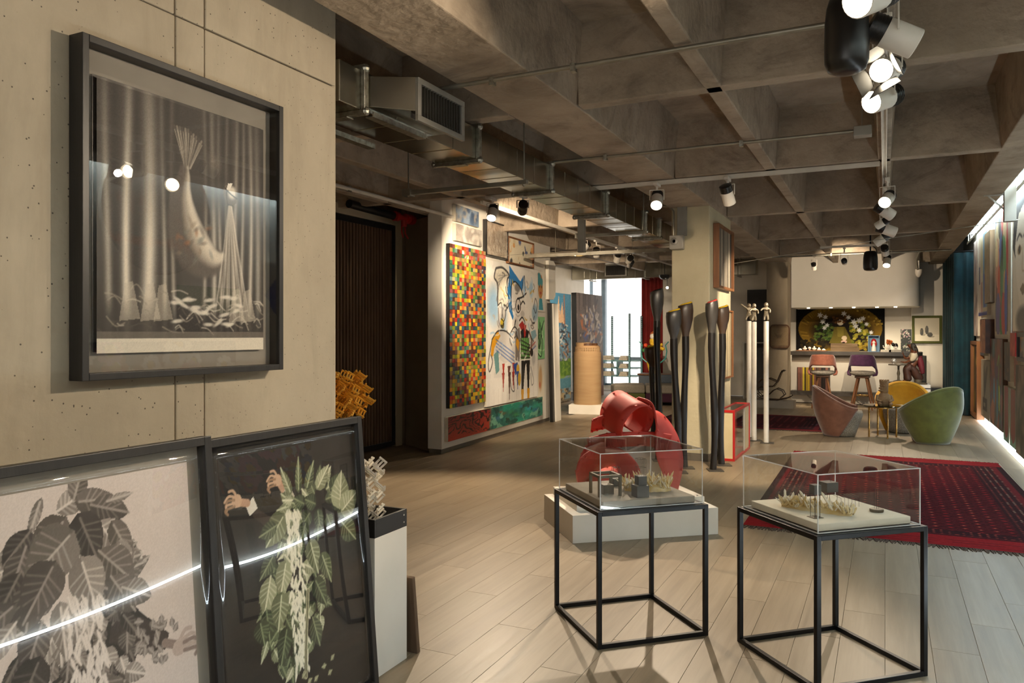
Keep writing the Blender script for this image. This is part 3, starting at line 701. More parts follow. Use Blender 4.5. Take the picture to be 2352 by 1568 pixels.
def art_blobs(w, h, base, cols, n, seed, r0=.05, r1=.2, al=.8, soft=.6, grain=.05, lines=0):
    c = Canvas(w, h, base); r = np.random.RandomState(seed)
    for k in range(n):
        c.ell(r.rand(), r.rand(), r0+(r1-r0)*r.rand(), (r0+(r1-r0)*r.rand())/c.asp, cols[r.randint(len(cols))], al, rot=r.rand()*3, soft=soft)
    for k in range(lines):
        u, v = r.rand(), r.rand(); c.curve([(u,v),(u+.3*(r.rand()-.5),v+.3*(r.rand()-.5)),(u+.5*(r.rand()-.5),v+.5*(r.rand()-.5))], .012, cols[r.randint(len(cols))], .8)
    c.grain(grain); return c
def art_city(w=70, h=150):
    c = Canvas(w, h, '4a7f9c'); V, U = c.V, c.U
    c.tint(np.clip(V-.55, 0, 1), '3f7896'); c.tint(np.clip(.75-V, 0, 1)*2, '8d8d86', .6)
    c.poly([(.45,.74),(.50,.90),(.55,.80),(.62,.97),(.66,.80),(.72,.92),(.80,.72)], 'c9a583'); c.poly([(.30,.72),(.36,.88),(.42,.74)], '8a5c44'); c.line([(.78,.98),(.80,.70)], .03, '9c6a52')
    r = c.rng
    for k in range(150):
        u, v = .15+.8*r.rand(), .36+.36*r.rand(); c.line([(u,v),(u+.24*(r.rand()-.5),v+.10*(r.rand()-.5))], .03, ['2f3338','5c626b','8d949c','a0673a','3c3f4a','c9c3b8'][r.randint(6)], .9)
    c.rect(.5,1,.24,.38,'4a6a2a'); c.tint((c.noise(16,3) > .5)*(V < .4)*(V > .22)*(U > .4), '6d8a33', .8)
    c.rect(0,1,.13,.22,'4f7a86'); c.tint((c.noise(12,4) > .55)*(V < .13), 'a08d6a'); c.rect(0,1,0,.03,'6d6250',.8)
    c.curve([(.30,.40),(.40,.28),(.42,.14)], .12, 'b5d3dc', .8, soft=.5)
    c.tint((c.noise(20,7) > .6)*(V < .16), '3c352b', .8); c.grain(.08)
    return c
def art_brown(w=50, h=130):
    c = Canvas(w, h, '5c504a'); V, U = c.V, c.U
    c.tint(np.clip(.5-V, 0, 1)*1.4, '8a3f22', .7); c.tint(np.clip(V-.6, 0, 1), '6d6560')
    r = c.rng
    for k in range(110):
        u, v = .5+.28*r.randn()*.7, .62+.13*r.randn(); c.line([(u,v),(u+.05*r.randn(),v+.07*r.rand())], .05, ['8d7f78','3f4a7a','b5a595','a85f2f','c9bfb5','2a2422'][r.randint(6)], .8)
    for k in range(18): u = r.rand(); c.line([(u,1),(u,.9-.1*r.rand())], .03, '3a2f2a', .7)
    c.grain(.06); return c
def art_niche(w=170, h=92):
    c = Canvas(w, h, '0f0c09')
    c.ell(.50,.50,.47,.52,'8a6a1c'); c.ell(.50,.50,.46,.50,'6b4f14',.8,soft=.25); c.ell(.52,.44,.38,.42,'171008',1,soft=.3)
    r = c.rng
    for k in range(70):
        a = 1.2+2.3*r.rand(); c.line([(.5+.46*math.cos(a)*.98,.5+.5*math.sin(a)*.98),(.5+.38*math.cos(a+.08),.5+.42*math.sin(a+.08))], .008, ['c9a23c','7a5a18','a8842c','4f3a10'][k%4], .6)
    for k in range(40):
        a = .1+1.3*r.rand(); q = .40+.08*r.rand(); c.ell(.5+q*math.cos(a),.5+q*1.08*math.sin(a),.012,.02,['d9b94a','8a6a20','5a4412'][k%3],.7)
    def lily(u, v, s):
        for k in range(6):
            a = k*1.05+.3; c.leaf(u, v, .026*s, a, .012*s, 'efeede', 'b9b79a', 'ffffff', False)
    for k in range(60): c.ell(.22+.22*r.rand(), .25+.35*r.rand(), .02, .03, ['3f5a22','26380f','6d7d33','556b2a'][k%4], .9)
    for k in range(60): c.ell(.62+.22*r.rand(), .18+.5*r.rand(), .02, .03, ['7d7d22','a89c33','55661f','d0c24a'][k%4], .85)
    for u, v, s in ((.28,.80,1.2),(.34,.76,1),(.31,.66,1.1),(.36,.58,.9),(.33,.52,.9),(.55,.83,1.1),(.60,.75,1),(.66,.65,1.3),(.72,.68,1.2),(.76,.72,1),(.68,.56,1.2),(.80,.60,.8),(.72,.47,1),(.85,.42,.8)): lily(u, v, s)
    c.ell(.50,.68,.075,.085,'4a2f12'); c.ell(.51,.64,.035,.065,'e9dcc0')
    for k in range(20): c.ell(.50+.07*math.cos(k), .70+.06*math.sin(k*1.3), .015, .02, ['6b4418','3a230c'][k%2])
    c.poly([(.44,.54),(.56,.54),(.62,.30),(.64,.18),(.38,.18),(.42,.34)], '6d6022'); c.poly([(.47,.54),(.55,.54),(.55,.34),(.48,.32)], '8a7c30',.8)
    c.ell(.555,.30,.03,.05,'e0c8a8'); c.ell(.55,.22,.035,.03,'d8b0a0'); c.ell(.545,.20,.02,.015,'2a1c14')
    for k in range(50): c.ell(.06+.3*r.rand(), .05+.22*r.rand(), .02, .03, ['2a2412','3f3414','1a150a'][k%3], .8)
    for k in range(40): c.ell(.68+.2*r.rand(), .05+.18*r.rand(), .018, .03, ['6d5a18','a08a2a','3a2f10'][k%3], .8)
    c.grain(.03); return c
def art_pears(w=60, h=56):
    c = Canvas(w, h, 'b9ae96'); c.tint(np.clip(c.V-.3, 0, 1), 'a09479'); c.rect(0,1,0,.28,'c9bfa8')
    for u, v, ru, rv in ((.30,.40,.07,.16),(.50,.48,.07,.18),(.62,.28,.11,.10)):
        c.ell(u+.06, v-rv*.8, ru*1.2, .04, '8a8069', .8); c.ell(u, v, ru, rv, '2f2a1c'); c.ell(u-.02, v+.05, ru*.6, rv*.6, '5c5433', .7, soft=.8)
    return c
def art_stripes(w, h, base, cols, seed, n=14, vertical=True):
    c = Canvas(w, h, base); r = np.random.RandomState(seed); u = .03
    while u < .97:
        d = .015+.06*r.rand(); k = cols[r.randint(len(cols))]
        c.rect(u, u+d, 0, 1, k); u += d+.01*r.rand()
    c.grain(.05); return c
def art_ovals(w=80, h=110):
    c = Canvas(w, h, 'b5a58c'); c.rect(.06,.84,.03,.97,'3a2d28'); c.rect(.06,.5,.55,.97,'4a5f9c'); c.rect(.06,.3,.30,.75,'6d3a33')
    for u, v, ru, rv, k in ((.20,.78,.14,.16,'c9b98f'),(.34,.86,.08,.10,'2a2422'),(.55,.88,.12,.12,'c8391f'),(.66,.76,.10,.20,'c4ae7d'),(.20,.58,.13,.20,'c98a6d'),(.15,.66,.09,.11,'e3cf9a'),(.58,.55,.16,.22,'4f8f4f'),(.80,.62,.06,.25,'b5281f'),(.30,.34,.10,.22,'c9431f'),(.64,.30,.10,.20,'b59a5f'),(.44,.42,.07,.2,'2f7a3f'),(.24,.16,.15,.18,'5a4a8a'),(.44,.10,.10,.12,'2f7a3f'),(.58,.16,.14,.17,'c0281f'),(.72,.24,.08,.26,'2f4fae'),(.50,.66,.05,.16,'1c1716')):
        c.ell(u, v, ru, rv, k); 
    c.grain(.04); return c
def art_face(w=70, h=110):
    c = Canvas(w, h, 'e9dfc9'); c.poly([(.0,.62),(.08,.86),(.30,.98),(.62,1),(.7,.9),(.42,.86),(.22,.72),(.2,.5)], '17120f')
    c.poly([(.12,.62),(.30,.84),(.66,.86),(.82,.62),(.80,.34),(.62,.16),(.36,.18),(.18,.40)], 'f3e8d2')
    for u in (.34,.66): c.ell(u,.58,.10,.035,'b59a70'); c.ell(u,.58,.05,.03,'2a211a'); c.curve([(u-.12,.66),(u,.69),(u+.12,.66)],.03,'3a2e22')
    c.curve([(.50,.60),(.47,.44),(.54,.42)], .02, 'c9b08a'); c.poly([(.36,.30),(.50,.34),(.64,.30),(.50,.25)], '8d7a5a'); c.ell(.50,.08,.4,.12,'4a453f',.8,soft=.4); c.grain(.03)
    return c
def art_flowers_plain(w=120, h=50):
    c = Canvas(w, h, '3f4a5c'); r = c.rng
    for k in range(46):
        u, v = r.rand(), r.rand(); s = .03+.03*r.rand(); col = ['e6e2da','e6e2da','d98aa8','d9d3c9','c9602f','4f6fae'][r.randint(6)]
        for q in range(8): c.ell(u+s*math.cos(q*.785), v+s*math.sin(q*.785)/c.asp, s*.42, s*.42/c.asp, col)
        c.ell(u, v, s*.55, s*.55/c.asp, 'd9b02a')
    return c
def art_rug(w, h, seed=0, border=.1):
    c = Canvas(w, h, '4a0f14'); U, V = c.U, c.V; A = c.asp
    c.rect(0,1,0,1,'7f1116')
    c.rect(0,1,.075,.925,'260a0d'); c.rect(.03,.97,.08,.92,'5c1016'); c.rect(.05,.95,.085,.915,'2a0b10')
    x = U*22; y = V*22*A
    d = np.abs(x-np.floor(x)-.5)+np.abs(y-np.floor(y)-.5)
    fld = (U > .14)*(U < .86)*(V > .12)*(V < .88)
    c.tint(fld*1.0, '45090f'); c.tint(fld*(d < .22), '7a1518'); c.tint(fld*(d < .07), 'b0704f'); c.tint(fld*(np.abs(d-.44) < .05), '1c0609', .9)
    x2 = U*44; y2 = V*44*A; d2 = np.abs(x2-np.floor(x2)-.5)+np.abs(y2-np.floor(y2)-.5)
    bd = (1-fld)*(U > .05)*(U < .95)*(V > .085)*(V < .915); c.tint(bd*(d2 < .2), 'a84a38', .8); c.tint(bd*(d2 < .07), 'd8c0a0', .8)
    for v in (.02,.035,.05,.955,.97,.985):
        for k in range(30): u = c.rng.rand(); c.line([(u,v),(u+.05,v)], .004, '4a0c10', .8)
    c.grain(.05); return c
# ================================================================ SETTING
# ---- floor with planks
mb = MB(); mb.box(-7.4, 1.9, -4.2, 20.2, -.06, -.012)
floor = struct(mb.build('floor', M['joint']))
def plank_mb(mb, x0, x1, y0, y1):
    g = .0005; ch = .0011; x0 += g; x1 -= g; y0 += g; y1 -= g
    v = [(x0,y0,-.011),(x1,y0,-.011),(x1,y1,-.011),(x0,y1,-.011),(x0,y0,-ch),(x1,y0,-ch),(x1,y1,-ch),(x0,y1,-ch),
         (x0+ch,y0+ch,0),(x1-ch,y0+ch,0),(x1-ch,y1-ch,0),(x0+ch,y1-ch,0)]
    mb.add(v, [(0,1,5,4),(1,2,6,5),(2,3,7,6),(3,0,4,7),(4,5,9,8),(5,6,10,9),(6,7,11,10),(7,4,8,11),(8,9,10,11)])
CS, SN = math.cos(R(25.8)), math.sin(R(25.8))
cells = []
for row in range(-37, 10):
    for k in range(-8, 20):
        y0 = row*PST+k*PL; x0 = row*PW
        ya, yb = max(y0, -4.2), min(y0+PL, 20.2); xa, xb = max(x0, -7.4), min(x0+PW, 1.9)
        if yb-ya < .02 or xb-xa < .02: continue
        cx, cy = x0+PW/2, y0+PL*.6
        d = -cx*SN+cy*CS; a = cx*CS+cy*SN
        vis = d > 1.2 and abs(a/d) < .70 and (766+1772*1.5/d) < 1720 and not (cx < -2.6 and cy < 3.2)
        cells.append((d if vis else 99+abs(d), xa, xb, ya, yb, vis))
cells.sort()
proto = None; rest = MB()
mb = MB(); plank_mb(mb, 0, PW, 0, PL)
n_ind = 0
for d, xa, xb, ya, yb, vis in cells:
    full = abs(xb-xa-PW) < 1e-6 and abs(yb-ya-PL) < 1e-6
    if vis and full and n_ind < 296:
        if proto is None: proto = mb.build('plank', M['floor'], floor); o = proto
        else: o = bpy.data.objects.new('plank', proto.data); COL.objects.link(o); o.parent = floor
        o.location = (xa, ya, 0); n_ind += 1
    else: plank_mb(rest, xa, xb, ya, yb)
stuff(rest.build('planks', M['floor'], floor))

# ---- ceiling: slab and cast ribs
mb = MB(); mb.box(-7.4, 1.9, -4.2, 20.2, 3.52, 3.7)
ceiling = struct(mb.build('ceiling', M['conc_ceil']))
def rough_prism(pr, along, t0, t1, name, wob=.004):
    mb = MB()
    (mb.prism_y if along == 'y' else mb.prism_x)(pr, t0, t1)
    return mb.build(name, M['conc_ceil'], ceiling, bevel=.008)
def rib(c, w): return [(c-w/2,3.0),(c+w/2,3.0),(c+w/2+.045,3.53),(c-w/2-.045,3.53)]
rough_prism([(-2.32,3.0),(-1.835,3.0),(-1.77,3.53),(-2.36,3.53)], 'y', -4.2, 20.1, 'beam')
for x in (-6.2, -5.2, -4.22, -3.27, -.945, -.005): rough_prism(rib(x, .10 if x > -1 else .11), 'y', -4.2, 20.1 if x > -2 else 17.9, 'beam')
rough_prism([(.85,3.0),(1.14,3.0),(1.14,3.53),(.80,3.53)], 'y', -4.2, 20.1, 'beam')
for y in (-3.3, -.6, 2.1, 4.82, 7.42, 10.16, 12.9, 15.6, 18.3):
    for xa, xb in ((-7.3,-2.33), (-1.82,.86)):
        if y > 18 and xa < -2: continue
        rough_prism(rib(y, .11), 'x', xa, xb, 'beam')
# ---- fair-faced concrete wall on the left, cast in panels with joints
mb = MB(); mb.box(-3.0, -2.622, -4.0, 3.225, -.01, 3.52)
wall_left = struct(mb.build('wall_left', M['joint']))
cols = [(-4.0, 2.229), (2.2345, 2.3805), (2.386, 3.25)]; rows = [(0, 2.794), (2.7995, 3.52)]
k = 0
for i, (y0, y1) in enumerate(cols):
    for j, (z0, z1) in enumerate(rows):
        dx = [0, .003, .001, .002, .004, 0][k]; k += 1
        mb = MB(); mb.box(-2.64, -2.60-dx, y0, y1, z0, z1); mb.build('panel', M['conc_wall'], wall_left, bevel=.006)
mb = MB(); mb.box(-3.02, -2.606, 3.226, 3.262, 0, 3.52); mb.build('wall_end', M['conc_wall'], wall_left, bevel=.012)
# ---- wall behind the camera, open for an added fill window, and outer walls
mb = MB(); mb.box(-7.4, -2.4, -4.2, -4.0, 0, 3.55); mb.box(1.3, 1.9, -4.2, -4.0, 0, 3.55); mb.box(-2.4, 1.3, -4.2, -4.0, 0, .15); mb.box(-2.4, 1.3, -4.2, -4.0, 2.95, 3.55); struct(mb.build('wall_rear', M['white']))
w2 = MB(); w2.box(-2.4, -2.33, -4.16, -4.06, .15, 2.95); w2.box(1.23, 1.3, -4.16, -4.06, .15, 2.95); w2.box(-.6, -.52, -4.16, -4.06, .15, 2.95); w2.box(-2.4, 1.3, -4.16, -4.06, .15, .2); w2.box(-2.4, 1.3, -4.16, -4.06, 2.9, 2.95)
w2 = struct(w2.build('added_fill_window', M['mullion']))  # added window, never in view: lets world light in to lift the shadows
for x0, x1 in ((-2.33,-.6), (-.52,1.23)):
    mb = MB(); mb.box(x0, x1, -4.115, -4.105, .2, 2.9); mb.build('pane', M['glass'], w2)
mb = MB(); mb.box(-7.4, -7.2, -4.0, 19.3, 0, 3.55); struct(mb.build('wall_outer', M['white']))
mb = MB(); mb.box(-7.2, -3.0, 2.9, 3.05, 0, 3.55); struct(mb.build('wall_recess', M['beige']))
mb = MB(); mb.box(1.5, 1.7, -4.0, 20.0, 0, 3.55); wr = struct(mb.build('wall_right', M['white']))
# ---- slat screen on the left and its surround
sc_ = thing('slat_screen', 'dark brown vertical slat screen door beside the multicoloured tile wall', 'screen', (-5.88, 7.0, 0))
mb = MB(); mb.box(-.10, -.07, -2.4, 1.62, .02, 2.92); mb.build('back_panel', M['black'], sc_)
y = -2.35
while y < 1.5:
    mb = MB(); mb.box(-.06, .0, y, y+.026, .08, 2.86)
    mb.build('slat', M['slat_wood'], sc_); y += .062
mb = MB(); mb.box(-.07, .012, 1.50, 1.57, .02, 2.93); mb.box(-.07, .012, -2.4, 1.5, 2.86, 2.93); mb.box(-.07, .012, -2.4, 1.5, .02, .08); mb.build('frame', M['frame_dark'], sc_)
for z in (.85, 1.55, 2.2):
    mb = MB(); mb.tube([(-.03,-2.3,z), (-.03,1.5,z)], .008, 6); mb.build('tie_rod', M['black_metal'], sc_)
for i, (a, b, z0, z1, m) in enumerate([((-5.97,4.0), (-5.86,8.72), 2.94, 3.06, 'cream'), ((-5.97,8.58), (-5.86,8.72), 0, 2.94, 'cream')]):
    mb = MB(); mb.box(a[0], b[0], a[1], b[1], z0, z1); struct(mb.build('trim_%d' % (i+1), M[m]))
mb = MB(); mb.prism([(-5.86,8.80), (-5.16,8.34), (-5.14,8.42), (-5.82,8.88)], 0, 3.0); struct(mb.build('wall_angle', M['beige'], bevel=.003))
mb = MB(); mb.box(-7.2, -5.9, 8.76, 8.9, 0, 3.5); struct(mb.build('wall_lobby', M['beige']))
# ---- display wall for the tile picture
XA, YA, XB, YB = -4.965, 8.26, -5.205, 12.28
def on_wall(y): return XA+(XB-XA)*(y-YA)/(YB-YA)
ANG = math.degrees(math.atan2(YB-YA, XB-XA))     # direction of the wall seen from above
mb = MB(); mb.prism([(XA,YA), (XB,YB), (XB-.2,YB), (XA-.2,YA)], .06, 3.5); struct(mb.build('wall_display', M['white']))
mb = MB(); mb.prism([(XA-.012,YA+.01), (XB-.012,YB-.01), (XB-.19,YB-.01), (XA-.19,YA+.01)], 0, .06); struct(mb.build('baseboard_display', M['skirt']))
# ---- concrete pier and pillar
mb = MB(); mb.box(-2.30, -1.85, 9.15, 10.52, 0, 3.01); struct(mb.build('wall_pier', M['conc_pier'], bevel=.01))
mb = MB(); mb.box(-2.31, -1.84, 9.138, 10.53, 0, .09); struct(mb.build('baseboard_pier', M['skirt']))
mb = MB(); mb.box(-2.25, -1.83, 17.0, 17.6, 0, 3.02); struct(mb.build('wall_pillar', M['conc_dark'], bevel=.01))
# ---- window wall at the far left
mb = MB(); mb.box(-7.3, -4.6, 19.72, 19.86, 0, .12); mb.box(-7.3, -4.6, 19.72, 19.86, 3.0, 3.55); struct(mb.build('wall_window', M['white']))
win = MB(); win.box(-7.2, -7.14, 19.74, 19.84, .12, 3.0); win.box(-6.86, -6.755, 19.70, 19.86, .12, 3.0); win.box(-5.15, -5.05, 19.74, 19.84, .12, 3.0)
win.box(-7.2, -5.05, 19.74, 19.84, .80, .88); win.box(-7.2, -5.05, 19.74, 19.84, .12, .17); win.box(-7.2, -5.05, 19.74, 19.84, 2.95, 3.0)
win = struct(win.build('window_1', M['mullion']))
for x0, x1 in ((-7.14,-6.86), (-6.755,-5.15)):
    for z0, z1 in ((.17,.80), (.88,2.95)):
        mb = MB(); mb.box(x0, x1, 19.785, 19.795, z0, z1); mb.build('pane', M['glass'], win)
# ---- far wall around the bar
mb = MB(); mb.box(-4.8, -2.3, 19.2, 19.35, 0, 3.55); struct(mb.build('wall_far', M['white']))
mb = MB(); mb.box(-2.3, 1.5, 19.25, 19.4, 0, 3.55); struct(mb.build('wall_niche', M['bulk']))
mb = MB(); mb.box(-5.05, -4.75, 19.2, 20.0, 0, 3.55); struct(mb.build('wall_return', M['white']))

# ================================================================ CEILING SERVICES
def duct(x0, x1, z0, z1, y0, y1, fl, label, loc_name='air_duct'):
    t = thing(loc_name, label, 'duct', ((x0+x1)/2, y0, z0))
    w, hgt = (x1-x0)/2, z1-z0
    ys = [0]+[f-y0 for f in fl if y0 < f < y1]+[y1-y0]
    for a, b in zip(ys[:-1], ys[1:]):
        mb = MB(); mb.box(-w, w, a+.004, b-.004, 0, hgt)
        q = a+.33
        while q < b-.1:
            mb.box(-w-.003, w+.003, q, q+.006, -.003, hgt+.003); q += .33
        mb.build('duct_section', M['galv'], t, bevel=.004)
    for a in ys[1:-1]:
        mb = MB(); e = .028
        mb.box(-w-e, w+e, a-.02, a-.004, -e, 0); mb.box(-w-e, w+e, a+.004, a+.02, -e, 0); mb.box(-w-e, -w, a-.02, a+.02, 0, hgt); mb.box(w, w+e, a-.02, a+.02, 0, hgt)
        mb.box(-w-e, w+e, a-.02, a+.02, hgt, hgt+e)
        for sx in (-1, 1):
            for zz in (-.008, hgt+.008): mb.ball((sx*(w+.02), a, zz), .026, 8, 6)
        mb.box(-w*.5, w*.5, a-.03, a+.03, -e-.008, -e)
        mb.build('flange', M['galv2'], t, bevel=.003)
    return t
def grille(parent, c, w, h, axis):
    """louvred grille; axis 'x' faces +x, 'y' faces -y; c is the middle of the face"""
    fr = MB(); lv = []
    def bx(m, a0, a1, d0, d1, z0, z1):
        if axis == 'x': m.box(c[0]+d0, c[0]+d1, c[1]+a0, c[1]+a1, c[2]+z0, c[2]+z1)
        else: m.box(c[0]+a0, c[0]+a1, c[1]-d1, c[1]-d0, c[2]+z0, c[2]+z1)
    b = .032
    bx(fr, -w/2, w/2, -.01, .012, h/2-b, h/2); bx(fr, -w/2, w/2, -.01, .012, -h/2, -h/2+b); bx(fr, -w/2, -w/2+b, -.01, .012, -h/2+b, h/2-b); bx(fr, w/2-b, w/2, -.01, .012, -h/2+b, h/2-b)
    f = fr.build('grille_frame', M['grey_metal'], parent, bevel=.002)
    m = MB(); bx(m, -w/2+b, w/2-b, -.06, -.055, -h/2+b, h/2-b); m.build('grille_back', M['vent_dark'], f)
    n = int((w-2*b)/.030)
    for k in range(n):
        a = -w/2+b+(k+.5)*(w-2*b)/n
        m = MB(); bx(m, a-.0022, a+.0022, -.012, .004, -h/2+b, h/2-b); m.build('louvre', M['louvre'], f)
t = duct(-2.93, -2.60, 2.735, 2.955, 3.275, 11.6, [3.48, 4.81, 6.14, 7.62, 9.06, 9.72], 'long galvanised rectangular air duct running under the ceiling ribs')
# branch with grille
mb = MB(); mb.hexa([(.165,.24,.03), (.165,.95,.03), (.43,.85,.0), (.43,.35,.0)], [(.165,.24,.2), (.165,.95,.2), (.43,.85,.19), (.43,.35,.19)])
mb.build('branch', M['galv'], t, bevel=.003)
grille(t, (.435, .595, .063), .52, .24, 'x')
for x, y0, y1, z in ((.18,.24,.78,.0), (-.20,.25,.78,-.02), (-.12,.02,.28,-.03)):
    mb = MB(); mb.prism_y([(x-.02,z-.035), (x+.035,z-.035), (x+.035,z-.005), (x+.028,z-.005), (x+.028,z-.028), (x-.02,z-.028)], y0, y1); mb.build('flange_strip', M['galv2'], t)
t2 = duct(-.17, .17, 0, .36, 0, 4.5, [1.9, 3.5], 'far galvanised duct with a grille crossing in front of the window')
t2.location = (-7.15, 18.45, 2.86); t2.rotation_euler = (0, 0, R(-90))
for q in (.5, 2.3, 4.1):
    for s in (-.2, .2):
        mb = MB(); mb.tube([(s,q,-.03), (s,q,.655)], .006, 6); mb.build('hanger_rod', M['conduit'], t2)
    mb = MB(); mb.box(-.22, .22, q-.02, q+.02, -.045, -.02); mb.build('hanger_bar', M['conduit'], t2)
g2 = thing('air_grille', 'white louvred air grille on the far duct above the window', 'grille', (-5.975, 18.22, 3.06))
grille(g2, (0, 0, 0), .56, .30, 'y')
# hanger frames below the long duct
for y, xl in ((5.45, -3.62), (8.75, -3.35)):
    t = thing('duct_hanger', 'slotted hanger bar under the long air duct, %s of the two' % ('nearer' if y < 6 else 'farther'), 'hanger', ((xl-2.5)/2, y, 2.66))
    w = (-2.5-xl)/2
    mb = MB(); mb.box(-w, w, -.02, .02, 0, .035); mb.box(-w-.02, -w+.06, -.04, .04, -.01, .05); mb.build('channel', M['conduit'], t, bevel=.003)
    for sx in (-w+.02, w-.03):
        mb = MB(); mb.tube([(sx,0,.02), (sx,0,.86)], .006, 6); mb.ball((sx,0,.0), .016, 8, 6); mb.build('rod', M['conduit'], t)
# conduits across the ribs
def conduit(name, label, pts, r, m, clips=(), box=None):
    t = thing(name, label, 'conduit', pts[0])
    p0 = Vector(pts[0]); q = [tuple(Vector(p)-p0) for p in pts]
    mb = MB(); mb.tube(q, r, 10); mb.build('pipe', M[m], t, smooth=True)
    for c in clips:
        v = Vector(c)-p0
        mb = MB(); mb.box(v.x-.014, v.x+.014, v.y-r-.006, v.y+r+.006, v.z-r-.006, v.z+r+.012); mb.build('clip', M['galv2'], t)
    if box:
        v = Vector(box)-p0
        mb = MB(); mb.box(v.x-.055, v.x+.065, v.y-.05, v.y+.05, v.z-.035, v.z+.035); mb.build('junction_box', M['grey_metal'], t, bevel=.004)
        mb = MB(); mb.tube([(v.x,v.y,v.z+.03), (v.x,v.y,v.z+.55)], .004, 6); mb.build('hanger_wire', M['conduit'], t)
    return t
conduit('conduit', 'nearest grey conduit crossing the ceiling ribs from the duct to the speaker', [(-2.57,4.0,2.975), (-.10,3.97,2.975)], .014, 'conduit', [(-2.06,4.0,2.965), (-1.55,3.99,2.965)])
conduit('conduit', 'bright conduit ending in a small grey junction box by the lamp track', [(-2.57,6.14,2.975), (-.20,6.15,2.975)], .014, 'conduit', [(-2.1,6.14,2.965), (-1.0,6.145,2.965)], (-.15,6.15,2.965))
conduit('conduit', 'farthest thin conduit under the last rib before the bar wall', [(-1.95,15.5,2.965), (1.05,15.5,2.965)], .018, 'conduit', [(-.9,15.5,2.965)])
conduit('conduit', 'white pipe above the slat screen at the left', [(-4.95,4.6,2.985), (-4.95,8.5,2.985)], .022, 'track', [(-4.95,6.4,2.985)])
conduit('conduit', 'short slanted conduit hanging beside the camera at the far right corner', [(.55,15.55,2.96), (.55,16.9,2.96), (.60,17.8,2.82)], .02, 'conduit')
# cable tray
t = thing('cable_tray', 'steel cable tray with yellow cable crossing to the concrete pier', 'cable tray', (-4.97, 10.75, 2.655))
mb = MB(); mb.box(0, 2.65, -.06, -.05, 0, .05); mb.box(0, 2.65, .05, .06, 0, .05)
for k in range(18): mb.box(.05+.15*k, .07+.15*k, -.05, .05, 0, .008)
mb.build('tray', M['conduit'], t)
mb = MB(); mb.tube([(0,-.02,.03), (1.4,.0,.025), (2.65,-.02,.03)], .009, 6); mb.build('cable', M['yellow_paint'], t)
for x in (.5, 1.7, 2.7):
    mb = MB(); mb.tube([(x,0,.04), (x,0,.8)], .004, 5); mb.build('rod', M['conduit'], t)
# stretched wire
t = tag(MB().tube([(-1.84,10.44,2.42), (-.1,10.6,2.66), (1.45,10.9,2.86)], .004, 5).build('tension_wire', M['conduit']), 'thin steel wire stretched from the concrete pier across to the picture wall', 'wire')
t = tag(MB().tube([(-5.02,9.9,2.62), (-2.31,9.2,2.56)], .003, 5).build('tension_wire', M['conduit']), 'thin wire stretched between the white picture wall and the pier', 'wire')
# ---- trunking, siren box and red valve
t = thing('trunking', 'grey cable trunking dropping down the pier top to a white box', 'trunking', (-2.24, 9.09, 2.66))
mb = MB(); mb.box(.02, .13, -.0, .05, .0, .42); mb.build('channel', M['grey_metal'], t, bevel=.003)
mb = MB(); mb.box(-.06, .10, -.05, .05, -.16, .0); mb.build('siren_box', M['plastic_grey'], t, bevel=.006)
mb = MB(); mb.M = Matrix.Translation((.0,-.05,-.07)) @ Matrix.Rotation(R(90), 4, 'X'); mb.lathe([(.045,0), (.045,.02), (.02,.025), (.02,.0)], 16); mb.build('siren_ring', M['grey_metal'], t, smooth=True)
mb = MB(); mb.tube([(-.03,.03,.0), (-.03,.03,.30), (-.08,.03,.36), (-.2,.03,.37)], .012, 8); mb.build('conduit', M['conduit'], t, smooth=True)
t = thing('alarm_valve', 'red sprinkler valve with hanging tags above the slat screen', 'valve', (-5.55, 8.3, 2.93))
mb = MB(); mb.tube([(-.02,-1.1,.07), (-.02,-.15,.05)], .05, 12); mb.build('pipe', M['black'], t, smooth=True)
for y, r in ((-.18,.062), (.06,.062), (.16,.066)):
    mb = MB(); mb.tube([(0,y-.035,.05), (0,y+.035,.05)], r, 14); mb.build('coupling', M['sprinkler'], t, smooth=True)
mb = MB(); mb.tube([(0,-.14,.05), (0,.04,.05)], .04, 12); mb.tube([(0,.0,.02), (0,.0,-.06)], .04, 12); mb.build('body', M['sprinkler'], t, smooth=True)
mb = MB(); mb.tube([(0,-.05,-.06), (.01,-.07,-.13), (.0,-.02,-.2)], .01, 6); mb.tube([(0,.02,-.06), (.02,.0,-.15), (.03,.05,-.21)], .01, 6); mb.build('strap', M['sprinkler'], t)
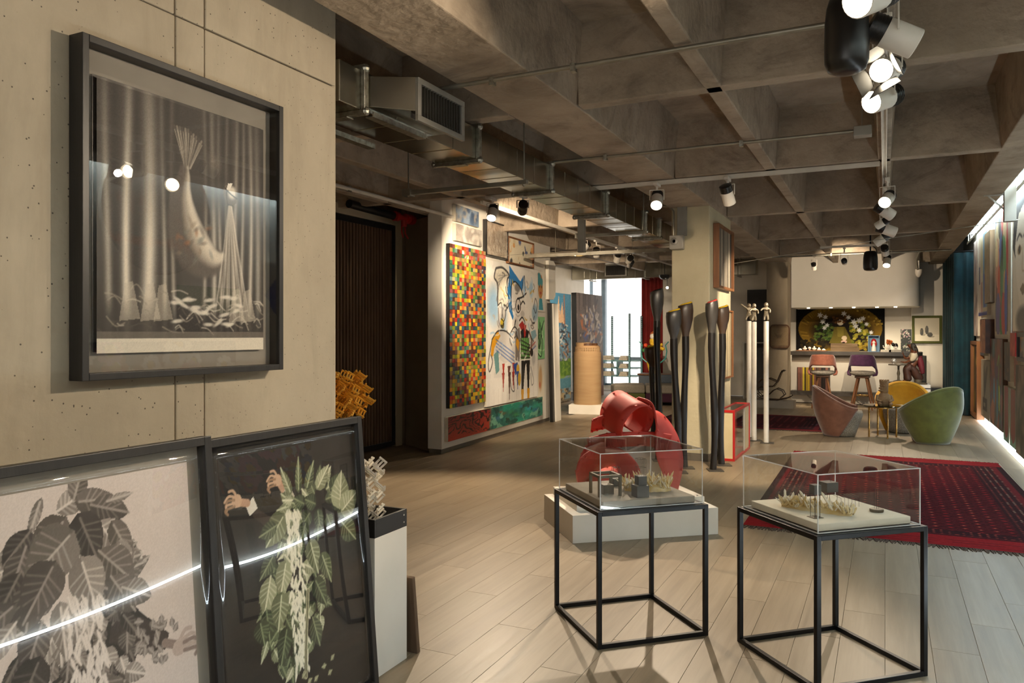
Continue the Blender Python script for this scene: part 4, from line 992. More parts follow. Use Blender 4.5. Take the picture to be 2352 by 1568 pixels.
# ---- lamp tracks
def track(label, p, q):
    t = thing('lamp_track', label, 'track', p)
    d = Vector(q)-Vector(p)
    mb = MB(); n = d.normalized(); s = Vector((n.y,-n.x,0))
    for k in (-.016, .016): mb.bar(tuple(s*k), tuple(d+s*k), .007, .036)
    mb.bar((0,0,.015), (d.x,d.y,d.z+.015), .034, .006)
    mb.build('rail', M['track'], t)
    return t
track('long white lamp track running straight back under the thin ceiling rib', (-.005,1.2,2.975), (-.005,15.0,2.975))
track('white lamp track crossing under the rib in front of the pier', (-3.9,7.42,2.975), (-.04,7.42,2.975))
track('short white lamp track stub near the far speaker', (-1.0,14.2,2.975), (-.06,14.2,2.975))
track('white lamp track running back over the far left paintings', (-4.05,7.6,2.965), (-4.05,14.2,2.965))
def spot(label, loc, aim, kind='white', on=0, size=1.0, tr=2.957, angle=50, blend=.6, lensr=None, group=None, drop=None, ltarget=None):
    """track spotlight: loc = middle of the can, aim = point it faces; tr = underside of its track"""
    t = thing('track_spotlight', label, 'spotlight', (loc[0], loc[1], tr), 0, group)
    L = Vector(loc)-Vector((loc[0],loc[1],tr)); D = (Vector(aim)-Vector(loc)).normalized()
    q = D.to_track_quat('Z', 'Y').to_matrix().to_4x4(); T = Matrix.Translation(L) @ q
    s = size
    mb = MB(); mb.box(-.02, .02, -.075, .075, -.022, .006); mb.build('adaptor', M['spot_white'], t, bevel=.003)
    side = D.cross(Vector((0,0,1))).normalized() if abs(D.z) < .95 else Vector((1,0,0))
    a = L+side*.056*s; b = L-side*.056*s; up = Vector((0,0,max(.03, -L.z*.62)))
    mb = MB(); mb.tube([(0,0,0), (0,0,-max(.02,-L.z*.36))], .011, 8)
    mb.bar(tuple(a), tuple(a+up), .016, .006); mb.bar(tuple(b), tuple(b+up), .016, .006); mb.bar(tuple(a+up), tuple(b+up), .018, .006); mb.build('yoke', M['spot_white'], t)
    r = .048*s
    mb = MB(); mb.M = T; mb.lathe([(r*.98,-.03*s), (r,-.028*s), (r,.075*s), (r*.93,.078*s), (r*.9,.06*s)], 20, caps=False); mb.lathe([(r*.0+.001,.055*s), (r*.9,.055*s)], 20, caps=False)
    body = mb.build('can', M['spot_white' if kind != 'dark' else 'spk'], t, smooth=True)
    mb = MB(); mb.M = T; mb.lathe([(r*.6,-.085*s), (r*.97,-.08*s), (r*.97,-.03*s), (r*.7,-.025*s)], 18)
    for k in range(5): mb.lathe([(r*1.0,-.080*s+.011*k*s), (r*1.0,-.075*s+.011*k*s)], 18)
    mb.build('heat_sink', M['spk'], t, smooth=True)
    if kind == 'barn':
        for k in range(4):
            mb = MB(); mb.M = T @ Matrix.Rotation(R(90*k+20), 4, 'Z')
            mb.hexa([(r*.98,-.04*s,.08*s), (r*1.02,-.04*s,.078*s), (r*1.02,.04*s,.078*s), (r*.98,.04*s,.08*s)], [(r*1.7,-.065*s,.15*s), (r*1.74,-.065*s,.148*s), (r*1.74,.065*s,.148*s), (r*1.7,.065*s,.15*s)]); mb.build('barn_door', M['spk'], t)
    mb = MB(); mb.M = T; mb.lathe([(.001,.062*s), (r*.86,.060*s)], 20, caps=False)
    mb.build('lens', M['lens'] if on else M['grey_metal'], t)
    if on:
        l = bpy.data.lights.new('lamp_beam', 'SPOT'); l.energy = on; l.color = WARM; l.spot_size = R(angle); l.spot_blend = blend; l.shadow_soft_size = .025
        o = bpy.data.objects.new('lamp_beam', l); COL.objects.link(o); o.parent = t
        P0 = L+D*(.17 if kind == 'barn' else .09)*s; o.location = P0
        D2 = (Vector(ltarget or aim)-(P0+Vector((loc[0],loc[1],tr)))).normalized()
        o.rotation_euler = D2.to_track_quat('-Z', 'Y').to_euler()
    return t
# ---- spotlights (the lit ones carry the room's light)
E0 = 1.0
SP = [
 # label, loc, aim, kind, watts, size, track underside, beam angle
 ('lit white spotlight nearest the camera, cut by the top of the frame', (-.04,3.02,2.70), (-1.6,.6,1.35), 'white', 80, 1.25, 2.957, 60),
 ('unlit pale spotlight tilted up beside the large black speaker', (.03,3.36,2.665), (1.3,3.7,2.0), 'white', 0, 1.2, 2.957, 40),
 ('lit black spotlight with open barn doors beside the large speaker', (.01,3.98,2.725), (-.75,1.6,1.95), 'barn', 165, 1.15, 2.957, 78),
 ('short lit white can just behind the barn door spotlight', (-.01,4.33,2.69), (-1.3,2.6,1.9), 'white', 60, 1.2, 2.957, 60),
 ('lit white can turned away towards the pier, half hidden behind the near cluster', (-.005,4.66,2.86), (-2.0,9.0,1.0), 'white', 430, 1.0, 2.957, 46),
 ('bright round spotlight in the middle of the straight track', (.02,8.10,2.77), (-1.3,3.6,.3), 'white', 220, 1.2, 2.957, 40),
 ('unlit pale can directly below the bright mid track spotlight', (.0,8.6,2.73), (.6,8.9,2.3), 'white', 0, 1.2, 2.957, 40),
 ('narrow white can lit at its left end on the mid track', (-.03,9.6,2.74), (-1.9,10.4,1.7), 'white', 330, .9, 2.957, 48),
 ('wide unlit can tilted right on the mid track', (.02,9.9,2.70), (1.0,10.2,2.3), 'white', 0, 1.3, 2.957, 40),
 ('white can lit at its left end with a black heat sink', (-.04,10.9,2.70), (-1.75,11.2,1.5), 'white', 230, 1.15, 2.957, 34),
 ('black capped white can pointing down near the end of the track', (.0,12.6,2.72), (.33,15.6,.9), 'white', 420, 1.1, 2.957, 60),
 ('lit spotlight at the far end of the straight track', (.03,14.0,2.68), (-.25,12.0,.0), 'white', 260, 1.2, 2.957, 60),
 ('small black and white can to the left of the far speaker', (-.62,14.2,2.72), (-.7,17.6,2.4), 'white', 230, 1.0, 2.957, 60),
 ('small white can over the left end of the bar', (-1.2,15.5,2.76), (-1.1,17.7,.6), 'white', 190, .9, 2.957, 55),
 ('star bright spotlight above the multicoloured tile picture', (-3.80,7.38,2.80), (-3.3,5.2,.0), 'white', 380, 1.1, 2.957, 90),
 ('black backed can aimed at the multicoloured tile picture', (-3.45,7.40,2.83), (-5.0,10.2,1.9), 'dark', 560, 1.1, 2.957, 74),
 ('star bright spotlight hanging in front of the concrete pier', (-2.00,7.38,2.80), (-1.45,4.4,.0), 'white', 330, 1.2, 2.957, 52),
 ('black and white can on the cross track aimed down to the right', (-1.33,7.40,2.80), (-.9,9.4,.0), 'white', 330, 1.2, 2.957, 64),
 ('first lit can of the back pair on the left track', (-4.05,10.90,2.80), (-5.1,9.3,1.2), 'white', 330, 1.05, 2.947, 60),
 ('second lit can of the back pair on the left track', (-4.05,11.40,2.76), (-4.8,13.6,.9), 'white', 190, 1.05, 2.947, 60),
 ('first can of the farthest trio on the left track', (-4.05,12.45,2.78), (-5.1,13.8,.9), 'white', 170, 1.1, 2.947, 60),
 ('second can of the farthest trio on the left track', (-3.98,12.90,2.78), (-6.3,16.0,1.4), 'white', 420, 1.1, 2.947, 55),
 ('third can of the farthest trio, dark backed and tilted down', (-4.07,13.25,2.74), (-6.3,17.2,1.3), 'dark', 330, 1.1, 2.947, 60),
]
for lb, loc, aim, kd, w, s, tr, an in SP:
    spot(lb, loc, aim, kd, w*E0, s, tr, an, ltarget={'barn': (-2.55,2.3,1.85)}.get(kd))
def speaker(label, loc, r, hh):
    t = thing('loudspeaker', label, 'speaker', loc)
    pr = [(.02,-hh), (r*.55,-hh*.99), (r*.86,-hh*.9), (r*.98,-hh*.7), (r,-hh*.3), (r*.97,hh*.35), (r*.9,hh*.7), (r*.78,hh*.93), (r*.62,hh), (.02,hh)]
    mb = MB(); mb.lathe(pr, 28, squash=1.0); mb.build('cabinet', M['spk'], t, smooth='all')
    mb = MB(); mb.box(-.012, .012, -.03, .03, hh*.85, 3.52-loc[2]); mb.box(-.05, .05, -.05, .05, 3.51-loc[2], 3.52-loc[2]); mb.build('bracket', M['black_metal'], t)
    mb = MB(); mb.tube([(.0,.05,hh+.12), (.08,.06,hh+.05), (.10,.05,hh-.02), (.06,.05,hh-.06)], .009, 6); mb.build('cable', M['black'], t, smooth=True)
    mb = MB(); mb.M = Matrix.Rotation(R(30), 4, 'Z'); mb.box(r*.93, r*1.03, -.008, .008, -hh*.35, hh*.4); mb.build('trim_strip', M['grey_metal'], t)
    return t
speaker('large black pendant loudspeaker hanging near the camera', (-.135,3.28,2.665), .082, .15)
speaker('small black pendant loudspeaker hanging before the bar', (-.22,14.3,2.72), .115, .165)
t = thing('security_camera', 'small white dome camera under the ceiling corner by the curtain', 'camera', (.62,17.9,2.72))
mb = MB(); mb.lathe([(.07,.1), (.07,.03), (.05,-.02), (.02,-.06), (.005,-.065)], 16); mb.build('dome', M['spot_white'], t, smooth=True)
mb = MB(); mb.box(-.012, .012, -.012, .012, .1, .28); mb.build('stem', M['spot_white'], t)

# ================================================================ LEFT: pictures by the concrete wall
F = art_fish()
t = thing('framed_print', 'large black framed drawing of a fish tail and draped curtains on concrete wall', 'framed picture', (-2.597, 2.272, 1.333), 90)
W_, H_ = 1.0, 1.222
mb = MB(); frame_bars(mb, W_, H_, .026, -.075, -.002); mb.build('frame', M['frame_dark'], t, bevel=.002)
mb = MB(); mb.box(-W_/2+.026, W_/2-.026, -.014, -.004, .026, H_-.026); mb.build('mount_board', M['mat_board'], t)
print_mesh('print', F, -.415, .415, .095, 1.10, -.032, M['print_matte'], t)
mb = MB(); mb.box(-.425, .41, -.022, -.0215, .10, 1.105); mb.build('paper_backing', M['black'], t)
mb = MB(); mb.M = Matrix.Translation((0,-.064,0)) @ Matrix.Rotation(R(0), 4, 'X'); mb.box(-W_/2+.026, W_/2-.026, -.0015, .0015, .026, H_-.026); mb.build('glass_pane', M['glass'], t)
def leaning(name, label, x_top, y0, y1, h, lean, cv, mount, mtop, mside):
    w = y1-y0; dx = h*math.sin(R(lean))
    t = thing(name, label, 'framed picture', (x_top+dx-.045, (y0+y1)/2, 0), 90)
    t.rotation_euler = (R(-lean), 0, R(90))
    mb = MB(); frame_bars(mb, w, h, .028, -.05, 0); mb.build('frame', M['frame_dark'], t, bevel=.002)
    mb = MB(); mb.box(-w/2+.028, w/2-.028, -.012, -.002, .028, h-.028); mb.build('mount_board', M[mount], t)
    print_mesh('print', cv, -w/2+mside, w/2-mside, mside, h-mtop, -.016, M['print_matte'], t)
    mb = MB(); mb.grid(lambda u, v: (-w/2+.028+(w-.056)*u, -.043-.006*math.sin(math.pi*u)*math.sin(math.pi*v), .028+(h-.056)*v), 24, 24); mb.build('glass_pane', M['glass'], t, smooth='all', solid=.002)
    return t
leaning('leaning_print', 'black and white print of a leaf covered figure leaning at the lower left', -1.995, .86, 1.85, 1.165, 4.4, art_plant_bw(), 'mat_board', .075, .075)
leaning('leaning_print', 'dark colour print of a leaf covered figure with raised hands, beside the plinth', -2.035, 1.855, 2.71, 1.145, 4.7, art_plant_dark(), 'black', .03, .03)
# plinth with black tray and lattice sculptures
t = thing('plinth', 'pale grey plinth with a black tray top beside the leaning frames', 'plinth', (-2.24, 2.875, 0))
mb = MB(); mb.box(-.25, .25, -.125, .125, 0, .612); mb.build('body', M['plinth_white'], t, bevel=.002)
mb = MB()
for b in ((-.25,.25,-.125,-.112), (-.25,.25,.112,.125), (-.25,-.237,-.112,.112), (.237,.25,-.112,.112)): mb.box(b[0], b[1], b[2], b[3], .612, .692)
mb.box(-.237, .237, -.112, .112, .612, .622); tr_ = mb.build('tray', M['black'], t, bevel=.001)
for z in (.635, .668):
    mb = MB(); mb.cbox((.2505, .10, z), (.002, .006, .006)); mb.build('screw', M['silver'], tr_)
def lattice(name, label, loc, s, n, m, keep, rz, m2=None):
    t = thing(name, label, 'sculpture', loc, rz)
    rot = Matrix.Rotation(R(35.26), 4, 'X') @ Matrix.Rotation(R(45), 4, 'Y')
    sub = {}
    for i in range(n):
        for j in range(n):
            for k in range(n):
                c = Vector((i-(n-1)/2, j-(n-1)/2, k-(n-1)/2))*s
                p = rot @ c
                if not keep(p): continue
                key = (i+j+k) % 3
                mb = sub.setdefault(key, MB()); mb.M = rot
                a = s*.62; w = s*.13
                ax = [(1,0,0),(0,1,0),(0,0,1)][key]
                for o1 in (-.28, .0, .28):
                    q = Vector(c); off = Vector((ax[1], ax[2], ax[0]))*o1*s
                    mb.bar(tuple(q+off-Vector(ax)*a*.72), tuple(q+off+Vector(ax)*a*.72), w)
                for o2 in (-.4, .4):
                    off = Vector(ax)*o2*s; dr = Vector((ax[1], ax[2], ax[0]))
                    mb.bar(tuple(c+off-dr*a*.6+Vector((ax[2],ax[0],ax[1]))*w), tuple(c+off+dr*a*.6+Vector((ax[2],ax[0],ax[1]))*w), w)
    for key, mb in sub.items(): stuff(mb.build('lattice_bars', m if key < 2 or not m2 else m2, t))
    return t
lattice('lattice_sculpture', 'golden lattice of small interlocking bars peeking past the concrete wall end', (-2.82, 3.62, 1.145), .062, 7, M['gold'], lambda p: p.length < .145, 20, M['gold'])
t = thing('sculpture_stand', 'slim black stand carrying the golden lattice', 'stand', (-2.84, 3.62, 0))
mb = MB(); mb.box(-.05, .05, -.05, .05, .02, .995); mb.build('post', M['black'], t); mb = MB(); mb.box(-.11, .11, -.11, .11, 0, .02); mb.build('foot', M['black'], t)
lattice('lattice_sculpture', 'silvery white lattice of small bars rising out of the black tray', (-2.155, 2.87, .775), .058, 7, M['silver'], lambda p: abs(p.x)+abs(p.y)*1.2 < .15 and abs(p.z) < .16, -20, M['ceramic'])
t = thing('wood_board', 'rough brown board leaning against the far side of the pale plinth', 'board', (-2.172, 3.075, 0))
t.rotation_euler = (R(7), 0, 0)
mb = MB(); mb.box(-.2, .2, -.012, .012, 0, .37); mb.build('board', M['rust_wood'], t, bevel=.003)

# ================================================================ LEFT: pictures on the display wall
def on_disp(y, z): return (on_wall(y)+.004, y, z)
RZ = ANG-0.0
def disp(name, label, y0, y1, z0, z1, d, cv, **kw):
    L = (y1-y0)/math.sin(R(ANG))
    return picture(name, label, on_disp((y0+y1)/2, z0), RZ, L, z1-z0, d, cv, **kw)
# tile picture: every tile its own raised block
t = thing('tile_picture', 'tall picture of glossy multicoloured tiles on the white display wall', 'artwork', on_disp(8.915, .56), RZ)
mb = MB(); mb.box(-.545, .545, -.05, 0, 0, 2.075); mb.build('panel', M['black'], t)
pal = ['b5331d','c95f22','cf8a24','c9b024','77872a','33683f','285059','5c776a','6a3020','94713a','b0905f','2a3b50','8f9c30','3a2d20','b8934a','7a4240','b54f22','c99a22','a82a1a','4f2a1c']
rt = random.Random(4); vsl, fsl, cl = [], [], []
for i in range(16):
    for j in range(40):
        x0 = -.545+i*.068125; z0 = j*.051875; g = .0012; h = .052+rt.random()*.006
        c = L3(pal[rt.randrange(len(pal))]); f = .75+.4*rt.random(); b = len(vsl); tl = [rt.uniform(-.0012,.0012) for _ in range(4)]
        vsl += [(x0+g,-.05,z0+g),(x0+.068-g,-.05,z0+g),(x0+.068-g,-.05,z0+.0518-g),(x0+g,-.05,z0+.0518-g),(x0+g,-h+tl[0],z0+g),(x0+.068-g,-h+tl[1],z0+g),(x0+.068-g,-h+tl[2],z0+.0518-g),(x0+g,-h+tl[3],z0+.0518-g)]
        fsl += [(b+4,b+5,b+6,b+7),(b,b+1,b+5,b+4),(b+1,b+2,b+6,b+5),(b+2,b+3,b+7,b+6),(b+3,b,b+4,b+7)]
        cl += [tuple(min(1, v*f) for v in c)+(1,)]*8
me = bpy.data.meshes.new('tiles'); me.from_pydata(vsl, [], fsl); at = me.color_attributes.new('print', 'FLOAT_COLOR', 'POINT')
at.data.foreach_set('color', np.array(cl, np.float32).ravel()); me.materials.append(M['print_gloss'])
o = bpy.data.objects.new('tiles', me); COL.objects.link(o); o.parent = t; stuff(o)
disp('figure_painting', 'large white painting of cartoonish drippy figures with a blue haired face', 9.50, 11.53, .48, 2.53, .05, art_figures(200, 162))
disp('long_painting', 'long low painting going from red tiger stripes to teal marbling', 8.33, 11.75, .148, .455, .05, art_long())
disp('small_painting', 'dim blue painting of a small head, topmost at the left of the display wall', 8.54, 9.24, 2.94, 3.15, .05, art_blobs(60, 22, '6d7f92', ['4a5f7a','8a97a5','9c9284','3f4f66'], 40, 3))
disp('small_painting', 'pale grey painting of an arch hung under the dim blue one', 8.55, 9.34, 2.69, 2.91, .05, art_blobs(60, 22, 'b5aea4', ['c9c2b6','8d857d','d5cdbd','a39a8f'], 40, 5))
t = thing('foil_relief', 'crinkled foil panel in a dark frame at the top of the display wall', 'artwork', on_disp(9.87, 2.59), RZ)
mb = MB(); frame_bars(mb, .78, .50, .018, -.06, 0); mb.build('frame', M['frame_dark'], t); mb = MB()
rr = random.Random(2)
zz = {}
def fo(u, v):
    k = (round(u*24), round(v*18))
    if k not in zz: zz[k] = rr.random()*.014
    return (-.37+.74*u, -.04-zz[k], .02+.46*v)
mb.grid(fo, 24, 18); mb.build('foil_sheet', M['foil'], t, smooth='all')
mb = MB(); mb.box(-.37, .37, -.03, -.002, .018, .482); mb.build('backing_board', M['canvas_edge'], t)
sk = art_blobs(70, 28, 'e8dcc0', ['e0a050','d98a3a','4a5a8a','3a3a3a','d8c7a0'], 16, 9, .02, .07, .9, .3, .03, 8)
disp('framed_sketch', 'landscape sketch in a light oak frame above the white figure painting', 10.30, 11.36, 2.55, 2.955, .05, sk, frame='wood', fw=.022)
fc = Canvas(36, 60, 'e9e2d2'); fc.ell(.5,.62,.26,.30,'c98a4a'); fc.ell(.34,.80,.22,.16,'3f97a0'); fc.ell(.62,.74,.13,.1,'3f97a0'); fc.ell(.4,.62,.05,.03,'2a2a2a'); fc.ell(.62,.62,.05,.03,'2a2a2a'); fc.ell(.5,.47,.1,.035,'b5402f'); fc.poly([(.36,.34),(.66,.34),(.8,.05),(.3,.05)],'4a9fae')
disp('paper_sketch', 'loose sheet with an orange face and blue hair pinned beside the figure painting', 11.56, 11.98, 1.865, 2.53, .008, fc)
gc = Canvas(36, 60, '8fcf8a'); 
for k in range(14): gc.curve([(gc.rng.rand(),gc.rng.rand()),(gc.rng.rand(),gc.rng.rand()),(gc.rng.rand(),gc.rng.rand())], .05, ['1d2a1c','3f6a3c','c9f0b8'][k%3])
disp('paper_sketch', 'green and black sheet pinned below the orange face', 11.56, 11.97, 1.08, 1.78, .008, gc)
bc = Canvas(30, 60, 'e9dfc9'); bc.ell(.5,.55,.28,.36,'c99a63',.8,soft=.4); bc.ell(.42,.4,.12,.1,'b5402f',.6,soft=.5)
disp('paper_sketch', 'pale sheet with a brown stain pinned lowest at the display wall end', 11.58, 11.95, .375, 1.06, .008, bc)
t = thing('leaning_canvas', 'tall white canvas seen on edge leaning at the end of the display wall', 'canvas', (-5.12, 12.22, 0), 94)
t.rotation_euler = (R(-1.5), 0, R(94)); mb = MB(); mb.box(-.17, .16, -.05, 0, 0, 2.02); mb.build('stretcher', M['black'], t); mb = MB(); mb.box(-.06, .20, -.075, -.05, 0, 2.01); mb.build('stretched_canvas', M['white'], t)
t = thing('oval_canvas', 'small shaped white canvas hung high at the end of the display wall', 'canvas', (-5.17, 12.15, 2.08), 86)
mb = MB(); mb.prism_y([(-.13,.0), (.06,.0), (.13,.07), (.13,.60), (.06,.66), (-.13,.66)], -.06, 0); mb.build('stretched_canvas', M['white'], t, bevel=.004)
t = tag(MB().box(-3.14, -3.06, 8.2, 8.26, 2.42, 3.52).build('hanging_channel', M['grey_metal'], bevel=.004), 'short grey channel hanging down in front of the framed sketch', 'channel')

# ================================================================ BACK LEFT
picture('city_painting', 'tall painting of towers above rubble and a waterfall at the back left', (-6.42, 15.25, .0), 90, 1.9, 2.38, .06, art_city())
t = picture('brown_painting', 'dark brown painting of crowded towers leaning behind the cardboard tower', (-6.30, 17.05, .0), 90, 1.75, 2.42, .12, art_brown(), tilt=-1, edge='black')
t = thing('cardboard_tower', 'ribbed cardboard cylinder tower with stepped notched top on a white base', 'sculpture', (-5.08, 13.8, .17))
mb = MB()
def arc(r, a0, a1, n=20): return [(r*math.cos(R(a0+(a1-a0)*k/n)), r*math.sin(R(a0+(a1-a0)*k/n))) for k in range(n+1)]
mb.lathe([(.26,0), (.262,.3), (.26,.62), (.26,.98)], 32); mb.build('drum', M['card'], t, smooth=True)
for r, z0, z1, a0, a1 in ((.24,.98,1.085,0,360), (.22,1.085,1.16,100,270)):
    core = MB(); core.lathe([(r*.88,z0+.002), (r*.88,z1-.012)], 24); core.build('dark_core', M['walnut'], t)
    n = 46 if a1-a0 > 300 else 24
    mb = MB(); mb.lathe([(r,z0), (r,z0+.02)], 32)
    if a1-a0 > 300:
        for k in range(n):
            a = 2*math.pi*k/n; mb.M = Matrix.Rotation(a, 4, 'Z'); mb.box(r*.9, r, -.012, .012, z0+.02, z0+.05); mb.box(r*.9, r, -.012, .012, z0+.062, z0+.085); mb.M = None
        mb.lathe([(r,z0+.05), (r,z0+.062)], 32); mb.lathe([(r,z0+.085), (r,z1)], 32)
    else:
        for k in range(n):
            a = R(a0+(a1-a0)*k/n); mb.M = Matrix.Rotation(a, 4, 'Z'); mb.box(r*.5, r, -.022, .022, z0+.02, z1)
    mb.M = None; mb.build('notched_ring', M['card'], t)
t = thing('plinth', 'low white plinth under the cardboard tower', 'plinth', (-5.08, 13.8, 0), 12)
mb = MB(); mb.box(-.31, .31, -.31, .31, 0, .17); mb.build('body', M['white'], t, bevel=.003)
def curtain(name, label, pts, h, m, amp, waves, z0=.01, flare=.0):
    """pleated cloth hanging along a floor polyline"""
    t = thing(name, label, 'curtain', (pts[0][0], pts[0][1], 0))
    P = [Vector((p[0]-pts[0][0], p[1]-pts[0][1], 0)) for p in pts]
    seg = [(P[i+1]-P[i]).length for i in range(len(P)-1)]; tot = sum(seg)
    def at(s):
        s *= tot
        for i, l in enumerate(seg):
            if s <= l or i == len(seg)-1: break
            s -= l
        d = (P[i+1]-P[i]).normalized(); return P[i]+d*s, Vector((d.y,-d.x,0))
    n = int(waves*10)
    def fn(u, v):
        p, nn = at(u); ph = u*waves*2*math.pi+.7*math.sin(u*waves*1.7)
        a = amp*(.7+.3*math.sin(u*37))*(1+flare*(1-v))
        q = p+nn*(a*math.sin(ph)); return (q.x, q.y, z0+(h-z0)*v)
    mb = MB(); mb.grid(fn, n, 10); mb.build('cloth', M[m], t, smooth='all', solid=.004)
    a, b = P[0], P[-1]
    mb = MB(); mb.tube([tuple(p+Vector((0,0,h+.02))) for p in P], .014, 8); mb.build('rail', M['black_metal'], t)
    return t
curtain('red_curtain', 'dark red pleated curtain beside the bright window', [(-5.66,19.4), (-4.72,19.4)], 2.93, 'curtain_red', .05, 9)
# teal rack with paper bundles
t = thing('rack', 'pale teal steel rack with tall slotted posts in front of the window', 'rack', (-6.03, 18.8, 0))
for x, y, h in ((-.50,-.25,1.85), (-.31,.25,1.95), (.31,-.25,1.97), (.47,.25,1.93)):
    mb = MB(); mb.box(x-.022, x+.022, y-.022, y+.022, 0, .95); z = .95
    while z < h: mb.box(x-.022, x-.008, y-.022, y+.022, z, z+.05); mb.box(x+.008, x+.022, y-.022, y+.022, z, z+.05); mb.box(x-.022, x+.022, y-.022, y+.022, z+.03, z+.05); z += .05
    mb.build('post', M['rack'], t)
for z in (.42, .62, .80):
    mb = MB(); mb.box(-.50, .33, -.25, -.22, z, z+.03); mb.box(-.31, .47, .22, .25, z, z+.03); mb.box(-.50, .47, -.22, .22, z, z+.012); mb.build('shelf', M['rack'], t)
mb = MB(); mb.box(-.03, .0, -.25, .22, .42, .80); mb.build('divider', M['rack'], t)
k = 0
for z in (.45, .65, .83):
    for x, w in ((-.30, .26), (.14, .22)):
        o = thing('paper_bundle', ['low','middle','top'][k//2]+' shelf bundle of pale paper on the %s half of the teal rack' % ('left' if k % 2 == 0 else 'right'), 'paper', (-6.03+x, 18.72, z-.014 if z < .8 else .834))
        mb = MB()
        for q in range(4): mb.box(-w/2+.01*q, w/2-.008*q, -.18+.01*q, .12, .028*q+.002, .028*q+.026)
        mb.build('sheets', M['paper'], o); k += 1
# ottoman / bench seat
t = thing('ottoman', 'low curved ottoman with grey seat and green and plum sides', 'ottoman', (-4.75, 16.15, 0), 18)
pts = [(-.62,-.05), (-.55,-.28), (-.3,-.36), (.1,-.36), (.1,.36), (-.3,.34), (-.56,.2)]
mb = MB(); mb.prism(pts, .06, .24); mb.build('base_green', M['ott_green'], t, bevel=.02)
mb = MB(); mb.prism(pts, .24, .42); mb.build('cushion', M['ott_grey'], t, bevel=.04, seg=3)
mb = MB(); mb.prism([(.11,-.36), (.9,-.45), (.95,.35), (.11,.36)], .06, .24); mb.build('base_plum', M['ott_plum'], t, bevel=.02)
mb = MB(); mb.prism([(.11,-.36), (.9,-.45), (.95,.35), (.11,.36)], .24, .42); mb.build('cushion', M['ott_grey'], t, bevel=.04, seg=3)
mb = MB(); mb.prism([(.25,.30), (.95,.30), (.95,.48), (.25,.50)], .40, .60); mb.build('backrest', M['ott_blue'], t, bevel=.05, seg=3)
for x, y in ((-.45,-.1), (.05,-.28), (.8,-.3), (.8,.25), (-.3,.25)):
    mb = MB(); mb.tube([(x,y,0), (x,y,.07)], .02, 8); mb.build('foot', M['black'], t)
# flower crowned figure on the back shelf
t = thing('flower_figure', 'yellow vase figure with turquoise handles and red flowers behind the match sculptures', 'ornament', (-4.72, 17.15, .0))
mb = MB(); mb.box(-.3, .5, -.2, .2, 0, .56); mb.build('stand', M['ott_blue'], t, bevel=.02); mb = MB(); mb.box(-.32, .52, -.22, .22, .56, .60); mb.build('stand_top', M['walnut'], t, bevel=.004)
mb = MB(); mb.lathe([(.07,.60), (.12,.66), (.16,.84), (.12,.98), (.17,1.08)], 20); mb.build('vase', M['flower_yellow'], t, smooth=True)
for s in (-1, 1):
    mb = MB(); mb.tube([(s*.13,0,.82), (s*.27,0,.94), (s*.30,0,1.1), (s*.27,0,1.24), (s*.34,0,1.32)], .014, 8); mb.build('handle', M['turq'], t, smooth=True)
r = random.Random(5)
for k in range(26):
    a = r.random()*6.28; q = .08+.19*r.random(); mb = MB(); mb.ball((q*math.cos(a), q*math.sin(a)*.7, 1.10+r.random()*.17), .034+.016*r.random(), 7, 5)
    mb.build('flower', M[['flower_red','flower_yellow','flower_yellow','leafgreen'][k % 4]], t, smooth='all')
mb = MB(); mb.ball((0,0,1.32), (.10,.09,.12), 12, 8); mb.build('bust', M['flower_yellow'], t, smooth='all')
mb = MB(); mb.ball((0,-.03,1.44), (.08,.07,.08), 12, 8); mb.build('head', M['ceramic'], t, smooth='all')
mb = MB(); mb.lathe([(.085,1.47), (.075,1.51), (.04,1.545), (.005,1.56)], 14); mb.build('cap', M['orange'], t, smooth=True)
# ================================================================ CENTRE: red folded steel on its plinth
t = thing('plinth', 'wide two tier white plinth under the red steel sculpture', 'plinth', (-1.805, 5.805, 0), 39)
mb = MB(); mb.box(-.57, .57, -.38, .38, 0, .20); mb.build('lower_tier', M['white'], t, bevel=.003)
mb = MB(); mb.box(-.50, .52, -.26, .36, .20, .262); up_ = mb.build('upper_tier', M['white'], t, bevel=.003)
for x in (-.46, -.1, .3, .48):
    for y in (-.22, .32):
        mb = MB(); mb.lathe([(.008,.262), (.008,.265), (.001,.2655)], 8, (x,y,0)); mb.build('screw', M['galv2'], up_)
t = thing('steel_sculpture', 'red painted sculpture of bent riveted steel bands on a white plinth', 'sculpture', (-1.83, 5.86, .262), 25.8)
def ribbon(name, ctr, wid, m, rivets=True, th=.012, n=8):
    """band through centre points with half width vectors, local x to the right, y away, z up"""
    def cr(P, t_):
        k = min(int(t_), len(P)-2); f = t_-k
        a, b, c, d = P[max(0,k-1)], P[k], P[k+1], P[min(len(P)-1,k+2)]
        return [.5*((2*b[i])+(c[i]-a[i])*f+(2*a[i]-5*b[i]+4*c[i]-d[i])*f*f+(3*b[i]-a[i]-3*c[i]+d[i])*f**3) for i in range(3)]
    N = n*(len(ctr)-1); C = []; Wv = []
    for i in range(N+1):
        s = i/n if i < N else len(ctr)-1-1e-6
        C.append(Vector(cr(ctr, s))); Wv.append(Vector(cr(wid, s)))
    mb = MB()
    mb.grid(lambda u, v: tuple(C[round(v*N)]+Wv[round(v*N)]*(2*u-1)), 4, N)
    o = mb.build(name, M[m], t, smooth='all', solid=th)
    if rivets:
        for e in (-.86, .86):
            for i in range(2, N, max(2, N//5)):
                p = C[i]+Wv[i]*e; tn = (C[min(N,i+1)]-C[i-1]); nn = tn.cross(Wv[i]).normalized()
                mb = MB(); q = nn.to_track_quat('Z', 'Y').to_matrix().to_4x4(); mb.M = Matrix.Translation(p) @ q
                mb.lathe([(.009,-.014), (.009,.014), (.001,.016)], 8); mb.build('rivet', M['red_steel'], o)
    return o
